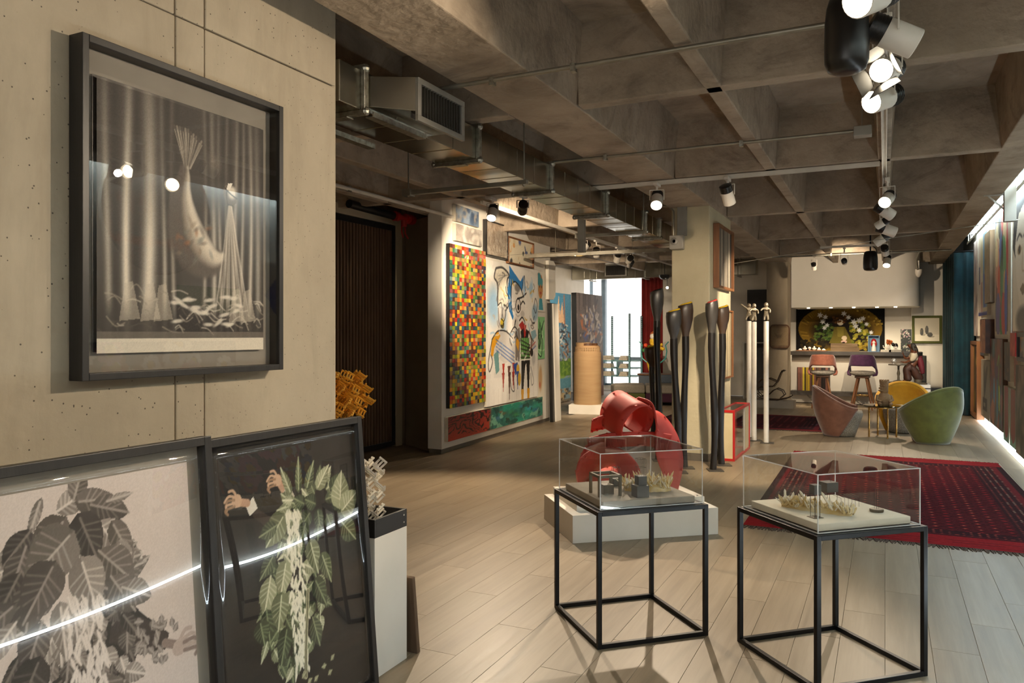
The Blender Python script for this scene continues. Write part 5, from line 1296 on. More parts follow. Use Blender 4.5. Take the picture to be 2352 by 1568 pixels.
RS = 'red_steel'
# top arch like a covered wagon, its mouth facing the right front
ax_ = Vector((.52,-.74,-.30)).normalized(); e1 = (Vector((0,0,1))-ax_*ax_.z).normalized(); e2 = ax_.cross(e1)
cp, wv = [], []
for k in range(13):
    a = R(-50+280*k/12); q = Vector((.0,.02,.575))+e2*(.155*math.cos(a))+e1*(.165*math.sin(a))
    cp.append(tuple(q)); wv.append(tuple(ax_*(.135+.02*math.sin(a))))
ribbon('steel_band', cp, wv, RS, n=4)
# right band: over the top and down to a point
ribbon('steel_band', [(.03,.10,.68), (.14,.06,.66), (.25,.02,.56), (.31,.0,.40), (.345,-.04,.22), (.36,-.10,.02)], [(.06,-.12,.06), (.05,-.13,.03), (-.04,-.15,-.04), (-.11,-.13,-.03), (-.11,-.10,.0), (-.025,-.03,.0)], RS)
# band crossing behind at mid height
ribbon('steel_band', [(-.30,.02,.36), (-.16,-.02,.40), (.0,-.02,.41), (.18,.0,.41), (.34,.04,.37)], [(-.02,-.05,.055), (0,-.04,.06), (0,-.04,.06), (0,-.04,.06), (.02,-.03,.07)], RS)
# left small hooked band
ribbon('steel_band', [(-.27,.10,.50), (-.20,.06,.53), (-.12,.05,.55), (-.04,.08,.56)], [(0,-.05,.055), (0,-.06,.06), (0,-.06,.065), (0,-.06,.06)], RS)
# lower left arch
ribbon('steel_band', [(-.40,-.14,.10), (-.33,-.11,.20), (-.22,-.08,.27), (-.08,-.06,.27), (.0,-.06,.18), (.02,-.08,.06)], [(.02,.12,-.09), (.05,.13,-.10), (.03,.14,-.10), (0,.15,-.09), (-.05,.15,-.06), (-.06,.15,-.02)], RS)
ribbon('steel_band', [(-.38,-.02,.05), (-.26,.0,.11), (-.10,.02,.13), (.02,.04,.04)], [(0,.10,.03), (0,.12,.03), (0,.12,.03), (0,.10,.02)], RS)
ribbon('steel_band', [(-.20,.06,.42), (-.28,.08,.32), (-.32,.10,.18), (-.30,.12,.02)], [(.06,.08,.01), (.06,.09,.0), (.06,.09,.0), (.05,.09,0)], RS)

# ================================================================ display tables
def display_table(label, loc, rz, sz, h):
    t = thing('display_table', label, 'table', loc, rz)
    a = sz/2; w = .022
    for sx in (-1, 1):
        for sy in (-1, 1):
            mb = MB(); mb.box(sx*(a-w/2)-w/2, sx*(a-w/2)+w/2, sy*(a-w/2)-w/2, sy*(a-w/2)+w/2, .0, h); mb.build('leg', M['black_metal'], t, bevel=.002)
    for z in (0, h-w):
        for k in range(4):
            mb = MB(); mb.M = Matrix.Rotation(R(90*k), 4, 'Z'); mb.box(-a+w, a-w, -a, -a+w, z, z+w); mb.build('rail', M['black_metal'], t, bevel=.002)
    mb = MB(); mb.box(-a+w, a-w, -a+w, a-w, h-.012, h+.002); mb.build('top_panel', M['black'], t)
    return t
def acrylic_cover(label, loc, rz, sz, h):
    t = thing('acrylic_cover', label, 'display case', loc, rz)
    a = sz/2; e = .004
    for k in range(4):
        mb = MB(); mb.M = Matrix.Rotation(R(90*k), 4, 'Z'); mb.box(-a+e, a-e, -a, -a+.003, .003, h-e); mb.build('pane', M['acrylic'], t)
    mb = MB(); mb.box(-a+e, a-e, -a+e, a-e, h-.003, h); mb.build('top_pane', M['acrylic'], t)
    mb = MB()
    for sx in (-1, 1):
        for sy in (-1, 1): mb.cbox((sx*(a-e/2), sy*(a-e/2), h/2), (e, e, h))
    for z in (e/2, h-e/2):
        for k in range(4):
            mb.M = Matrix.Rotation(R(90*k), 4, 'Z'); mb.cbox((0, -a+e/2, z), (2*a-2*e, e, e)); mb.M = None
    mb.build('polished_edges', M['acrylic_edge'], t)
    return t
T1 = (-1.211, 3.893); T2 = (-.240, 3.852); RZT = 43
display_table('black steel display table nearer the red sculpture', T1+(0,), RZT, .596, .652)
display_table('black steel display table at the right, before the big rug', T2+(0,), RZT, .580, .657)
acrylic_cover('clear acrylic cover over the grey model with the small four legged frame', T1+(.655,), RZT, .556, .272)
acrylic_cover('clear acrylic cover over the white model with legs and disc', T2+(.660,), RZT, .540, .250)
def slab(label, c, z, sz, hh, m):
    t = thing('model_slab', label, 'model base', c+(z,), RZT)
    mb = MB(); mb.box(-sz/2, sz/2, -sz/2, sz/2, 0, hh); mb.build('slab', M[m], t, bevel=.003); return t
slab('square grey cement base inside the left acrylic cover', T1, .656, .50, .032, 'slab_grey')
slab('square white plaster base inside the right acrylic cover', T2, .661, .485, .032, 'slab_white')
def in_table(T, x, y, z): 
    a = R(RZT); return (T[0]+x*math.cos(a)-y*math.sin(a), T[1]+x*math.sin(a)+y*math.cos(a), z)
Z1, Z2 = .688, .693
t = thing('model_pavilion', 'tiny grey four legged open frame on the grey cement base', 'model', in_table(T1, -.165, -.085, Z1), RZT)
for sx in (-1, 1):
    for sy in (-1, 1):
        mb = MB(); mb.cbox((sx*.056, sy*.056, .048), (.013, .013, .096)); mb.build('leg', M['bronze'], t)
for k in range(4):
    mb = MB(); mb.M = Matrix.Rotation(R(90*k), 4, 'Z'); mb.cbox((0, -.056, .1), (.125, .013, .012)); mb.build('beam', M['bronze'], t)
o = tag(MB().cbox((0,0,.024), (.055,.055,.048)).build('model_block', M['bronze'], bevel=.001), 'small brown cube standing under the tiny grey frame', 'block'); o.location = in_table(T1, -.15, -.07, Z1); o.rotation_euler = (0,0,R(RZT))
t = thing('model_tower', 'two stacked graphite cubes with a wire cage on top, grey base', 'model', in_table(T1, -.02, -.185, Z1), RZT)
mb = MB(); mb.cbox((0,0,.029), (.066,.066,.058)); mb.build('block', M['block_grey'], t, bevel=.001)
mb = MB(); mb.cbox((.008,.01,.080), (.046,.046,.044)); mb.build('block', M['block_grey'], t, bevel=.001)
def cage(t, c, s, h, n=3):
    mb = MB()
    for i in range(n+1):
        for j in range(n+1):
            if 0 < i < n and 0 < j < n: continue
            mb.tube([(c[0]+s*(i/n-.5), c[1]+s*(j/n-.5), c[2]), (c[0]+s*(i/n-.5), c[1]+s*(j/n-.5), c[2]+h)], .0007, 4)
    for z in (h*.5, h):
        for k in range(4):
            a = [(-.5,-.5), (.5,-.5), (.5,.5), (-.5,.5)]; p, q = a[k], a[(k+1)%4]
            mb.tube([(c[0]+s*p[0], c[1]+s*p[1], c[2]+z), (c[0]+s*q[0], c[1]+s*q[1], c[2]+z)], .0007, 4)
    mb.build('wire_cage', M['wire'], t)
cage(t, (.008,.01,.102), .04, .085)
t = thing('model_tower', 'single dark cube with wires behind the tiny grey frame', 'model', in_table(T1, -.02, .10, Z1), RZT)
mb = MB(); mb.cbox((0,0,.02), (.04,.04,.04)); mb.build('block', M['block_grey'], t, bevel=.001); cage(t, (0,0,.04), .035, .06)
def crystals(label, p0, p1, n, h, w, seed, m1, m2, big=()):
    t = thing('quartz_cluster', label, 'crystal', p0, RZT)
    d = Matrix.Rotation(R(-RZT), 4, 'Z') @ (Vector(p1)-Vector(p0)); r = random.Random(seed)
    mb = MB(); mc = MB()
    L = d.length; ang = math.atan2(d.y, d.x)
    base = MB(); base.M = Matrix.Rotation(ang, 4, 'Z')
    def bf(u, v):
        a = math.pi*v; k = math.sin(math.pi*min(.97, max(.03, u)))**.4
        rr = random.Random(int(u*31)*97+int(v*13)).random()
        return (L*u, -math.cos(a)*w*k*(.8+.4*rr), max(0, math.sin(a)*h*.5*k*(.7+.5*rr)))
    base.grid(bf, 18, 8); base.build('matrix_rock', M[m1], t, smooth='all')
    for k in range(n):
        u = r.random(); c = Vector((d.x*u, d.y*u, h*.18))+Vector((-d.y, d.x, 0)).normalized()*((r.random()-.5)*1.5*w)
        dr = Vector((r.uniform(-1,1), r.uniform(-1,1), r.uniform(.5,1.4))).normalized(); l = h*(.35+.65*r.random()); q = .003+.004*r.random()
        (mb if r.random() < .6 else mc).tube([tuple(c), tuple(c+dr*l*.8), tuple(c+dr*l)], [q, q*.85, q*.1], 6)
    for (u, l, dx, dy) in big:
        c = Vector((d.x*u, d.y*u, h*.2)); dr = Vector((dx, dy, 1)).normalized()
        mc.tube([tuple(c), tuple(c+dr*l*.86), tuple(c+dr*l)], [.0065, .006, .001], 6)
    stuff(mb.build('crystal_points', M[m1], t)); stuff(mc.build('clear_points', M[m2], t))
    return t
crystals('brown quartz cluster behind the stacked cubes on the grey base', in_table(T1, -.03, -.02, Z1), in_table(T1, .20, -.09, Z1), 150, .095, .05, 3, 'crystal', 'crystal_clear')
crystals('long pale quartz cluster lying across the white base', in_table(T2, -.17, .10, Z2), in_table(T2, .005, -.16, Z2), 180, .058, .042, 4, 'crystal', 'crystal_clear', [(.05,.07,.2,.4), (.4,.085,-.4,.5), (.3,.06,-.2,.3), (.72,.095,-.5,.3), (.12,.06,.3,.0)])
t = thing('model_house', 'tiny dark block raised on four thin legs on the white base', 'model', in_table(T2, -.175, -.135, Z2), RZT)
mb = MB(); mb.cbox((0,0,.123), (.036,.036,.042)); mb.build('block', M['block_grey'], t, bevel=.001)
for sx in (-1, 1):
    for sy in (-1, 1):
        mb = MB(); mb.tube([(sx*.014, sy*.014, 0), (sx*.014, sy*.014, .103)], .0012, 5); mb.build('leg', M['wire'], t)
mb = MB(); mb.cbox((0,0,.001), (.05,.05,.002)); mb.build('pad', M['bronze'], t)
t = thing('model_house', 'wider dark block on wire stilts behind the pale quartz', 'model', in_table(T2, .03, .03, Z2), RZT)
mb = MB(); mb.box(-.032, .032, -.03, .03, .07, .115); mb.build('block', M['block_grey'], t, bevel=.001)
mb = MB()
for x in (-.028, .028):
    for y in (-.026, .026): mb.tube([(x,y,0), (x,y,.07)], .001, 5)
for k in range(6): mb.tube([(.03+.02*k,-.05,.0), (.03+.02*k,-.05,.045)], .0008, 4); mb.tube([(.03+.02*k,-.05,.045), (.05+.02*k,.03,.045)], .0008, 4)
mb.tube([(.0,-.03,.10), (-.03,-.02,.17)], .0008, 4); mb.build('wires', M['wire'], t)
t = thing('model_disc', 'small stone disc with wires near the right corner of the white base', 'model', in_table(T2, .165, -.125, Z2), RZT)
mb = MB(); mb.lathe([(.029,0), (.03,.002), (.03,.011), (.028,.013)], 24); mb.build('disc', M['bronze'], t, smooth=True)
cage(t, (0,0,.013), .012, .09, 1)
# ================================================================ charred match sculptures
def match(label, base, h, head, sw, rz, hm, tip, lean=(0,0), r=.036, hh=.34, hd=.07):
    t = thing('match_sculpture', label, 'sculpture', base, rz)
    rr = random.Random(int(h*1000)); pts = []; n = 9
    z1 = h-hh
    for k in range(n+1):
        f = k/n; pts.append((sw*math.sin(f*5.2)+lean[0]*f, lean[1]*f, .012+(z1-.012)*f))
    mb = MB(); mb.tube(pts, [r*(1.05-.1*math.sin(k*1.3)) for k in range(n+1)], 14, up=(1,0,0)); mb.build('stem', M['char'], t, smooth=True)
    bx, by = pts[-1][0], pts[-1][1]
    prof = [(0,r,r), (.12,r*1.15,r*1.05), (.3,head*.36,hd*.7), (.55,head*.47,hd*.95), (.8,head*.5,hd), (.95,head*.47,hd*.95), (1,head*.43,hd*.85)]
    V_ = []; F_ = []; N = 20
    for (f, a, b) in prof:
        for k in range(N):
            an = 2*math.pi*k/N; ca, sa = math.cos(an), math.sin(an)
            sx = math.copysign(abs(ca)**.7, ca)*a; sy = math.copysign(abs(sa)**.7, sa)*b
            V_.append((bx+sx, by+sy, z1+hh*f+(.02*ca if f == 1 else 0)))
    for i in range(len(prof)-1):
        for k in range(N): F_.append((i*N+k, i*N+(k+1)%N, (i+1)*N+(k+1)%N, (i+1)*N+k))
    mb = MB(); mb.add(V_, F_); hd_ = mb.build('head', M[hm], t, smooth='all')
    top = V_[-N:]; mb = MB(); mb.add([(p[0],p[1],p[2]) for p in top]+[(bx+(p[0]-bx)*.8, by+(p[1]-by)*.8, p[2]+.012) for p in top], [tuple(range(N,2*N))]+[(k,(k+1)%N,N+(k+1)%N,N+k) for k in range(N)])
    mb.build('pigment_tip', M[tip], t)
    mb = MB(); mb.prism([(-.07,-.11), (.09,-.12), (.10,.06), (-.06,.07)], 0, .010); mb.build('base_plate', M['steel_plate'], t)
    return t
match('tall charred match sculpture with a red tip at the pier corner', (-1.70,8.60,0), 1.85, .135, .018, 25, 'char_grey', 'red_paint')
match('charred match sculpture with a yellow tip just behind the red tipped one', (-1.685,9.0,0), 1.80, .15, -.012, 25, 'char_brown', 'yellow_paint', hh=.3)
match('charred match sculpture with a grey head and yellow tip in front of the pier', (-2.02,8.30,0), 1.745, .165, .015, 25, 'char_grey', 'yellow_paint', (-.03,0), hh=.30)
match('brown headed match sculpture behind the grey headed one at the pier', (-2.02,8.62,0), 1.83, .17, -.012, 25, 'char_brown', 'yellow_paint', (.0,0), hh=.36)
match('tallest charred match sculpture with dark grey head at the pier left edge', (-2.42,8.98,0), 2.01, .16, .014, 25, 'char_grey', 'char', hh=.36)
match('short match sculpture with a broad brown bowl shaped head and yellow tip', (-2.905,10.5,0), 1.32, .21, .012, 25, 'char_brown', 'yellow_paint', hh=.28, hd=.09)
# ================================================================ red framed case, striped pictures, poles
t = thing('glass_case', 'low parchment sided case with red frame standing by the pier', 'case', (-1.68, 9.85, 0))
w, d, h = .095, .57, .60
mb = MB()
for sx in (-1, 1):
    for sy in (-1, 1): mb.cbox((sx*(w-.012), sy*(d-.02), h/2), (.024,.04,h))
for z in (.015, h-.015):
    for sx in (-1, 1): mb.cbox((sx*(w-.012), 0, z), (.024, 2*d-.08, .03))
    for sy in (-1, 1): mb.cbox((0, sy*(d-.02), z), (2*w-.048, .04, .03))
mb.build('frame', M['redframe'], t, bevel=.002)
mb = MB(); mb.box(-w+.024, w-.024, -d+.008, -d+.016, .03, h-.03); mb.build('end_panel', M['parchment'], t)
mb = MB(); mb.box(w-.016, w-.010, .16, d-.04, .03, h-.03); mb.build('side_panel', M['parchment'], t)
mb = MB(); mb.box(w-.016, w-.012, -d+.04, .16, .03, h-.03); mb.build('glass_side', M['glass'], t)
mb = MB(); mb.box(-w+.024, w-.024, -d+.04, d-.04, h-.012, h-.008); mb.build('glass_top', M['glass'], t)
mb = MB(); mb.box(-w+.01, -w+.016, -d+.04, d-.04, .03, h-.03); mb.build('back_panel', M['parchment'], t)
mb = MB(); mb.box(w-.014, w-.002, .15, .17, .03, h-.03); mb.build('mullion', M['plastic_grey'], t)
picture('striped_relief', 'grey striped relief in a reddish wood frame high on the pier side', (-1.848, 9.86, 2.05), 90, 1.02, .77, .07, art_stripes(60, 50, '8f8778', ['4f4a42','a59c8a','6d665b','b5ab98','3a352f','857d6f'], 3, 14), frame='wood', fw=.03)
picture('striped_relief', 'tan striped relief in a thin wood frame lower on the pier side', (-1.848, 10.13, .93), 90, .62, .87, .05, art_stripes(40, 60, 'b5a583', ['5a4c3a','c9b993','8d7d62','d0c29d','4a3c2d'], 8, 14), frame='wood', fw=.02)
def figure_pole(label, x, y, h, rz, kind):
    t = thing('figure_pole', label, 'sculpture', (x, y, 0), rz)
    mb = MB(); mb.box(-.075, .10, -.06, .075, 0, .012); mb.build('base_plate', M['steel_plate'], t)
    mb = MB(); mb.tube([(0,0,.012), (0,0,h)], .034, 20); mb.build('pole', M['pole_white'], t, smooth=True)
    # small cast figure grown as one skin
    if kind == 0: V_ = [(0,0,.10), (.0,0,.16), (0,0,.19), (-.07,0,.20), (-.12,0,.24), (.06,0,.17), (.09,0,.12), (-.03,0,.05), (-.05,0,.0), (.03,0,.05), (.04,0,.0)]
    else: V_ = [(0,0,.10), (.0,0,.16), (0,0,.19), (-.05,-.02,.16), (-.07,-.04,.13), (.05,0,.15), (.05,-.03,.10), (-.02,0,.05), (-.025,0,.0), (.02,0,.05), (.025,0,.0)]
    E_ = [(0,1),(1,2),(1,3),(3,4),(1,5),(5,6),(0,7),(7,8),(0,9),(9,10)]; Rr = [.028,.026,.018,.014,.012,.014,.012,.016,.016,.016,.016]
    me = bpy.data.meshes.new('figurine'); me.from_pydata([(a,b,c+h+.012) for a,b,c in V_], E_, []); me.materials.append(M['pewter'])
    o = bpy.data.objects.new('figurine', me); COL.objects.link(o); o.parent = t
    k = o.modifiers.new('skin', 'SKIN'); k.use_smooth_shade = True
    for i, q in enumerate(me.skin_vertices[0].data): q.radius = (Rr[i], Rr[i]); q.use_root = (i == 0)
    s = o.modifiers.new('sub', 'SUBSURF'); s.levels = s.render_levels = 1
    mb = MB(); mb.ball((.0,-.004,h+.225), (.030,.030,.034), 12, 8); mb.ball((.0,-.034,h+.218), .010, 8, 6); mb.build('head', M['pewter'], t, smooth='all')
    if kind == 0:
        mb = MB(); mb.ball((.055,0,h+.055), .052, 14, 10); mb.ball((.06,.01,h+.19), .028, 10, 8); mb.build('globe', M['pewter'], t, smooth='all')
figure_pole('white pole with a reaching pewter figure and globe, leftmost of the three poles', -1.765, 11.5, 1.68, 20, 0)
figure_pole('white pole with a small crouched figure, middle of the three poles', -1.65, 11.2, 1.665, 25, 1)
figure_pole('white pole with a standing figure, rightmost of the three poles', -1.465, 11.03, 1.67, 5, 1)
# ================================================================ behind the poles
picture('dark_picture', 'tall black picture behind the white poles at the far wall', (-2.62, 19.19, .15), 0, .72, 2.40, .04, art_blobs(30, 90, '14110f', ['1f1a17','0d0b0a','2a211c','191512'], 40, 2), edge='black')
t = thing('side_shelf', 'pale shelf with dark ornament in front of the tall black picture', 'shelf', (-2.60, 18.5, 0))
mb = MB(); mb.box(-.36, .36, -.2, .2, 1.28, 1.30); mb.build('shelf', M['grey_metal'], t)
for x in (-.33, .33):
    mb = MB(); mb.box(x-.015, x+.015, -.18, .18, 0, 1.28); mb.build('side', M['grey_metal'], t)
o = tag(MB().ball((0,0,.13), (.09,.07,.13), 14, 10).build('vase', M['spk'], smooth='all'), 'black egg shaped vase on the pale shelf behind the poles', 'vase'); o.location = (-2.80,18.45,1.30)
t = thing('side_cabinet', 'grey cabinet with dark top behind the middle white pole', 'cabinet', (-2.22, 18.0, 0))
mb = MB(); mb.box(-.2, .22, -.2, .2, 0, 1.06); mb.build('body', M['counter_taupe'], t); mb = MB(); mb.box(-.22, .24, -.22, .22, 1.06, 1.10); mb.build('top', M['stone_top'], t)
o = tag(MB().box(-.09, .09, -.06, .06, 0, .09).build('small_box', M['black'], bevel=.004), 'small black box on the grey cabinet behind the poles', 'box'); o.location = (-2.17, 17.95, 1.10)
t = thing('plaque', 'rounded square wooden plaque with a faint bird on the concrete pillar', 'plaque', (-1.985, 16.995, 1.19))
c = Canvas(44, 60, '7a6547'); c.grain(.06); c.ell(.5,.5,.2,.14,'5a4a34',.6,soft=.5,rot=.6); c.poly([(.35,.35),(.75,.75),(.55,.45),(.2,.7)], '55452f', .5)
pts = []
for cx, cz, a0 in ((.125,.10,-90), (.125,.40,0), (-.125,.40,90), (-.125,.10,180)):
    for k in range(6): a = R(a0+18*k); pts.append((cx+.07*math.cos(a), cz+.09*math.sin(a)))
mb = MB(); mb.prism_y(pts, -.02, -.002); mb.build('board', M['rust_wood'], t)
print_mesh('print', c, -.165, .165, .06, .44, -.022, M['print_matte'], t)
mb = MB(); mb.tube([(p[0], -.021, p[1]) for p in pts]+[(pts[0][0], -.021, pts[0][1])], .010, 6); mb.build('rim', M['walnut'], t)
# rocking chair on a low base
t = thing('plinth', 'low grey base under the bentwood rocking chair', 'plinth', (-2.02, 16.55, 0))
mb = MB(); mb.box(-.42, .38, -.26, .22, 0, .15); mb.build('body', M['counter_taupe'], t, bevel=.003)
t = thing('rocking_chair', 'small bentwood rocking chair with curled rockers before the concrete pillar', 'rocking chair', (-2.06, 16.45, .15), 0)
for s in (-.13, .13):
    mb = MB(); mb.tube([(-.30,s,.22), (-.28,s,.08), (-.12,s,.012), (.1,s,.008), (.28,s,.05), (.38,s,.10)], .011, 8); mb.build('rocker', M['bent'], t, smooth=True)
    mb = MB(); mb.tube([(.24,s,.60), (.20,s,.61), (.17,s,.56), (.10,s,.38), (.02,s,.28), (-.18,s,.27), (-.28,s,.24), (-.30,s,.16), (-.22,s,.08), (-.08,s,.10), (.02,s,.20), (.10,s,.24), (.2,s,.20), (.24,s,.12), (.16,s,.05)], .011, 8); mb.build('side_loop', M['bent'], t, smooth=True)
    mb = MB(); mb.tube([(.10,s,.38), (-.05,s,.44), (-.20,s,.42), (-.29,s,.33), (-.28,s,.24)], .010, 8); mb.build('arm', M['bent'], t, smooth=True)
mb = MB(); mb.hexa([(-.2,-.12,.262), (.04,-.12,.272), (.04,.12,.272), (-.2,.12,.262)], [(-.2,-.12,.275), (.04,-.12,.285), (.04,.12,.285), (-.2,.12,.275)]); mb.build('seat', M['cane'], t)
mb = MB(); mb.hexa([(.05,-.12,.30), (.06,-.12,.295), (.06,.12,.295), (.05,.12,.30)], [(.165,-.12,.56), (.175,-.12,.555), (.175,.12,.555), (.165,.12,.56)]); mb.build('backrest', M['cane'], t)
mb = MB(); mb.tube([(.24,-.13,.60), (.24,.13,.60)], .010, 8); mb.tube([(-.28,-.13,.08), (-.28,.13,.08)], .008, 8); mb.tube([(.28,-.13,.05), (.28,.13,.05)], .008, 8); mb.build('stretcher', M['bent'], t)
def dim(c, k): c.a *= k; return c
t = thing('ceiling_lamp', 'black dome ceiling lamp with a small bare bulb by the red curtain', 'lamp', (-4.56, 17.5, 2.80))
mb = MB(); mb.lathe([(.02,-.06), (.08,-.045), (.12,0), (.125,.05), (.02,.055)], 20); mb.build('dome', M['spk'], t, smooth=True)
mb = MB(); mb.tube([(0,0,.05), (0,0,.72)], .008, 6); mb.tube([(.06,0,-.03), (.06,0,-.22)], .006, 6); mb.build('stem', M['black_metal'], t)
mb = MB(); mb.ball((.06,0,-.245), .03, 10, 8); mb.build('bulb', M['lens_small'], t, smooth='all')
# ================================================================ BAR at the far end
def rounded(x0, x1, y0, y1, r, n=10):
    return [(x0,y0)]+[(x1-r+r*math.sin(R(90*k/n)), y0+r-r*math.cos(R(90*k/n))) for k in range(n+1)]+[(x1,y1), (x0,y1)]
mb = MB(); mb.prism(rounded(-1.83, .66, 17.7, 19.2, .45), 2.065, 3.52); bk = struct(mb.build('wall_bulkhead', M['bulk'], smooth=True))
mb = MB(); mb.box(.52, 1.5, 18.95, 19.1, 0, 3.55); struct(mb.build('wall_corner_return', M['bulk']))
t = thing('bar_counter', 'white bar counter with dark stone top and rounded right end', 'counter', (-.6, 18.1, 0))
def L_(pts): return [(p[0]+.6, p[1]-18.1) for p in pts]
mb = MB(); mb.prism(L_(rounded(-1.83, .78, 17.80, 18.5, .4)), .0, 1.04); mb.build('body', M['counter_taupe'], t, smooth=True)
mb = MB(); mb.prism(L_(rounded(-1.83, .55, 17.74, 17.9, .1)), .28, .885); mb.build('front_panel', M['counter_white'], t, smooth=True)
mb = MB(); mb.prism(L_(rounded(-1.83, .55, 17.76, 17.9, .1)), .02, .19); mb.build('plinth_panel', M['counter_white'], t, smooth=True)
mb = MB(); mb.prism(L_(rounded(-1.84, .70, 17.64, 18.55, .3)), 1.042, 1.12); mb.build('stone_top', M['stone_top'], t, smooth=True)
mb = MB(); mb.prism(L_(rounded(-1.83, .5, 17.55, 17.9, .12)), .19, .275); mb.build('foot_ledge', M['stone_top'], t, smooth=True)
for x in (-1.5, -.55, .25):
    mb = MB(); mb.bar((x+.6,-.52,.2), (x+.75,-.42,.02), .02); mb.build('strut', M['grey_metal'], t)
for k, x in enumerate((-1.5,-1.05,-.6,-.15,.2)):
    o = tag(MB().lathe([(.03,0), (.03,-.012), (.001,-.012)], 12).build('niche_downlight', M['niche_led']), 'small recessed downlight under the bulkhead over the bar, number %d from the left' % (k+1), 'downlight', None); o.location = (x, 17.95+.03*k, 2.064)
    o['label'] = ['leftmost','second','middle','fourth','rightmost'][k]+' recessed downlight in the bulkhead over the bar'
    l = bpy.data.lights.new('downlight_beam', 'SPOT'); l.energy = 62; l.color = (1,.84,.6); l.spot_size = R(120); l.spot_blend = .8; l.shadow_soft_size = .03
    q = bpy.data.objects.new('downlight_beam', l); COL.objects.link(q); q.parent = o; q.location = (0,0,-.03); q.rotation_euler = (R(18),0,0)
picture('niche_painting', 'dark wide painting of a seated child with lilies in a golden oval', (-.94, 19.245, 1.09), 0, 1.87, 1.04, .03, dim(art_niche(), .8), pm='print_dark', edge='black')
ba = thing('serving_board', 'orange wooden board holding white ceramic figures on the bar', 'board', (-1.43, 17.85, 1.121))
mb = MB(); mb.box(-.31, .31, -.09, .09, 0, .02); mb.build('board', M['wood'], ba, bevel=.002)
KN = ['low domed white ceramic piece, leftmost on the orange board','round two handled white ceramic head, second from left on the board','white ceramic head like a small globe, third from left on the board','tallest white ceramic bust with a small top knob on the board','squat white ceramic piece leaning left with a knob on the board','low domed white ceramic piece, rightmost on the orange board']
for k in range(6):
    x = -.23+.095*k
    t = thing('ceramic_figure', KN[k], 'ceramic', (-1.43+x, 17.85, 1.142))
    mb = MB()
    if k in (0, 5): mb.lathe([(.038,0), (.036,.015), (.022,.03), (.002,.035)], 14)
    elif k in (1, 3): mb.lathe([(.02,0), (.032,.02), (.03,.045), (.014,.06), (.02,.072), (.012,.085), (.001,.088)], 14)
    elif k == 2: mb.lathe([(.015,0), (.012,.012), (.032,.035), (.030,.055), (.014,.07), (.001,.072)], 14)
    else: mb.lathe([(.036,0), (.038,.02), (.024,.035), (.014,.045), (.018,.055), (.001,.066)], 14)
    mb.build('body', M['ceramic'], t, smooth='all')
    if k in (1, 3):
        for s in (-1, 1):
            mb = MB(); mb.tube([(s*.03,0,.02), (s*.042,0,.035), (s*.026,0,.052)], .006, 6); mb.build('handle', M['ceramic'], t, smooth=True)
t = thing('wooden_crate', 'weathered two plank wooden crate on the bar before the oval painting', 'crate', (-.765, 17.9, 1.121))
mb = MB(); mb.box(-.28, .28, -.10, -.08, 0, .085); mb.build('plank', M['crate'], t, bevel=.003)
mb = MB(); mb.box(-.28, .24, -.10, -.08, .088, .17); mb.build('plank', M['crate'], t, bevel=.003)
mb = MB(); mb.box(-.28, -.26, -.08, .1, 0, .165); mb.box(.22, .24, -.08, .1, 0, .165); mb.box(-.26, .22, .08, .1, 0, .165); mb.build('sides', M['crate'], t, bevel=.003)
t = thing('display_box', 'pale blue display box with a small red haired doll inside', 'box', (-.21, 17.85, 1.121))
mb = MB(); mb.box(-.11, -.095, -.08, .08, 0, .34); mb.box(.095, .11, -.08, .08, 0, .34); mb.box(-.095, .095, -.08, .08, 0, .012); mb.box(-.095, .095, -.08, .08, .328, .34); mb.box(-.095, .095, .07, .08, .012, .328); mb.build('case', M['blue_case'], t, bevel=.002)
mb = MB(); mb.lathe([(.05,.013), (.045,.08), (.03,.14), (.02,.17)], 12); mb.build('doll_dress', M['ceramic'], t, smooth=True)
mb = MB(); mb.ball((0,0,.205), (.035,.033,.042), 12, 8); mb.build('doll_head', M['ceramic'], t, smooth='all')
mb = MB(); mb.ball((0,.01,.225), (.048,.04,.05), 12, 8); mb.ball((-.04,.0,.17), (.018,.02,.05), 8, 6); mb.ball((.04,.0,.17), (.018,.02,.05), 8, 6); mb.build('doll_hair', M['redframe'], t, smooth='all')
for k, (x, w, m, z) in enumerate(((.02,.10,'paper',0), (.19,.12,'plastic_grey',0))):
    t = thing('book_stack', ['cream book lying under the small dog figure','grey book lying under the black toy on the bar'][k], 'book', (x, 17.82, 1.121))
    mb = MB(); mb.box(-w, w*.95, -.1, .1, 0, .012); mb.box(-w, w*.95, -.1, .1, .034, .045); mb.box(-w, -w+.008, -.1, .1, .012, .034); mb.build('cover', M['ceramic' if k == 0 else 'plastic_grey'], t)
    mb = MB(); mb.box(-w+.008, w*.93, -.095, .095, .012, .034); mb.build('pages', M['paper'], t)
t = thing('dog_figure', 'white sitting dog figure with fluffy orange head on the cream book', 'figurine', (.045, 17.80, 1.167))
mb = MB(); mb.ball((.0,0,.05), (.055,.04,.05), 12, 8); mb.ball((.03,0,.09), (.03,.03,.045), 10, 8)
for s in (-.02, .02): mb.tube([(.045,s,.08), (.055,s,.01), (.065,s,.006)], .010, 6)
mb.tube([(-.05,0,.03), (-.075,0,.05), (-.08,0,.09)], .007, 6); mb.build('body', M['ceramic'], t, smooth='all')
mb = MB()
rr = random.Random(8)
for k in range(22): mb.ball((.035+.045*rr.uniform(-1,1), .035*rr.uniform(-1,1), .155+.04*rr.uniform(-1,1)), .022, 7, 5)
mb.build('head_fur', M['orange'], t, smooth='all')
mb = MB(); mb.ball((.078,-.01,.145), (.02,.016,.014), 8, 6); mb.build('muzzle', M['ceramic'], t, smooth='all')
t = thing('toy_figure', 'small black and white toy figure on the grey book', 'figurine', (.20, 17.78, 1.167))
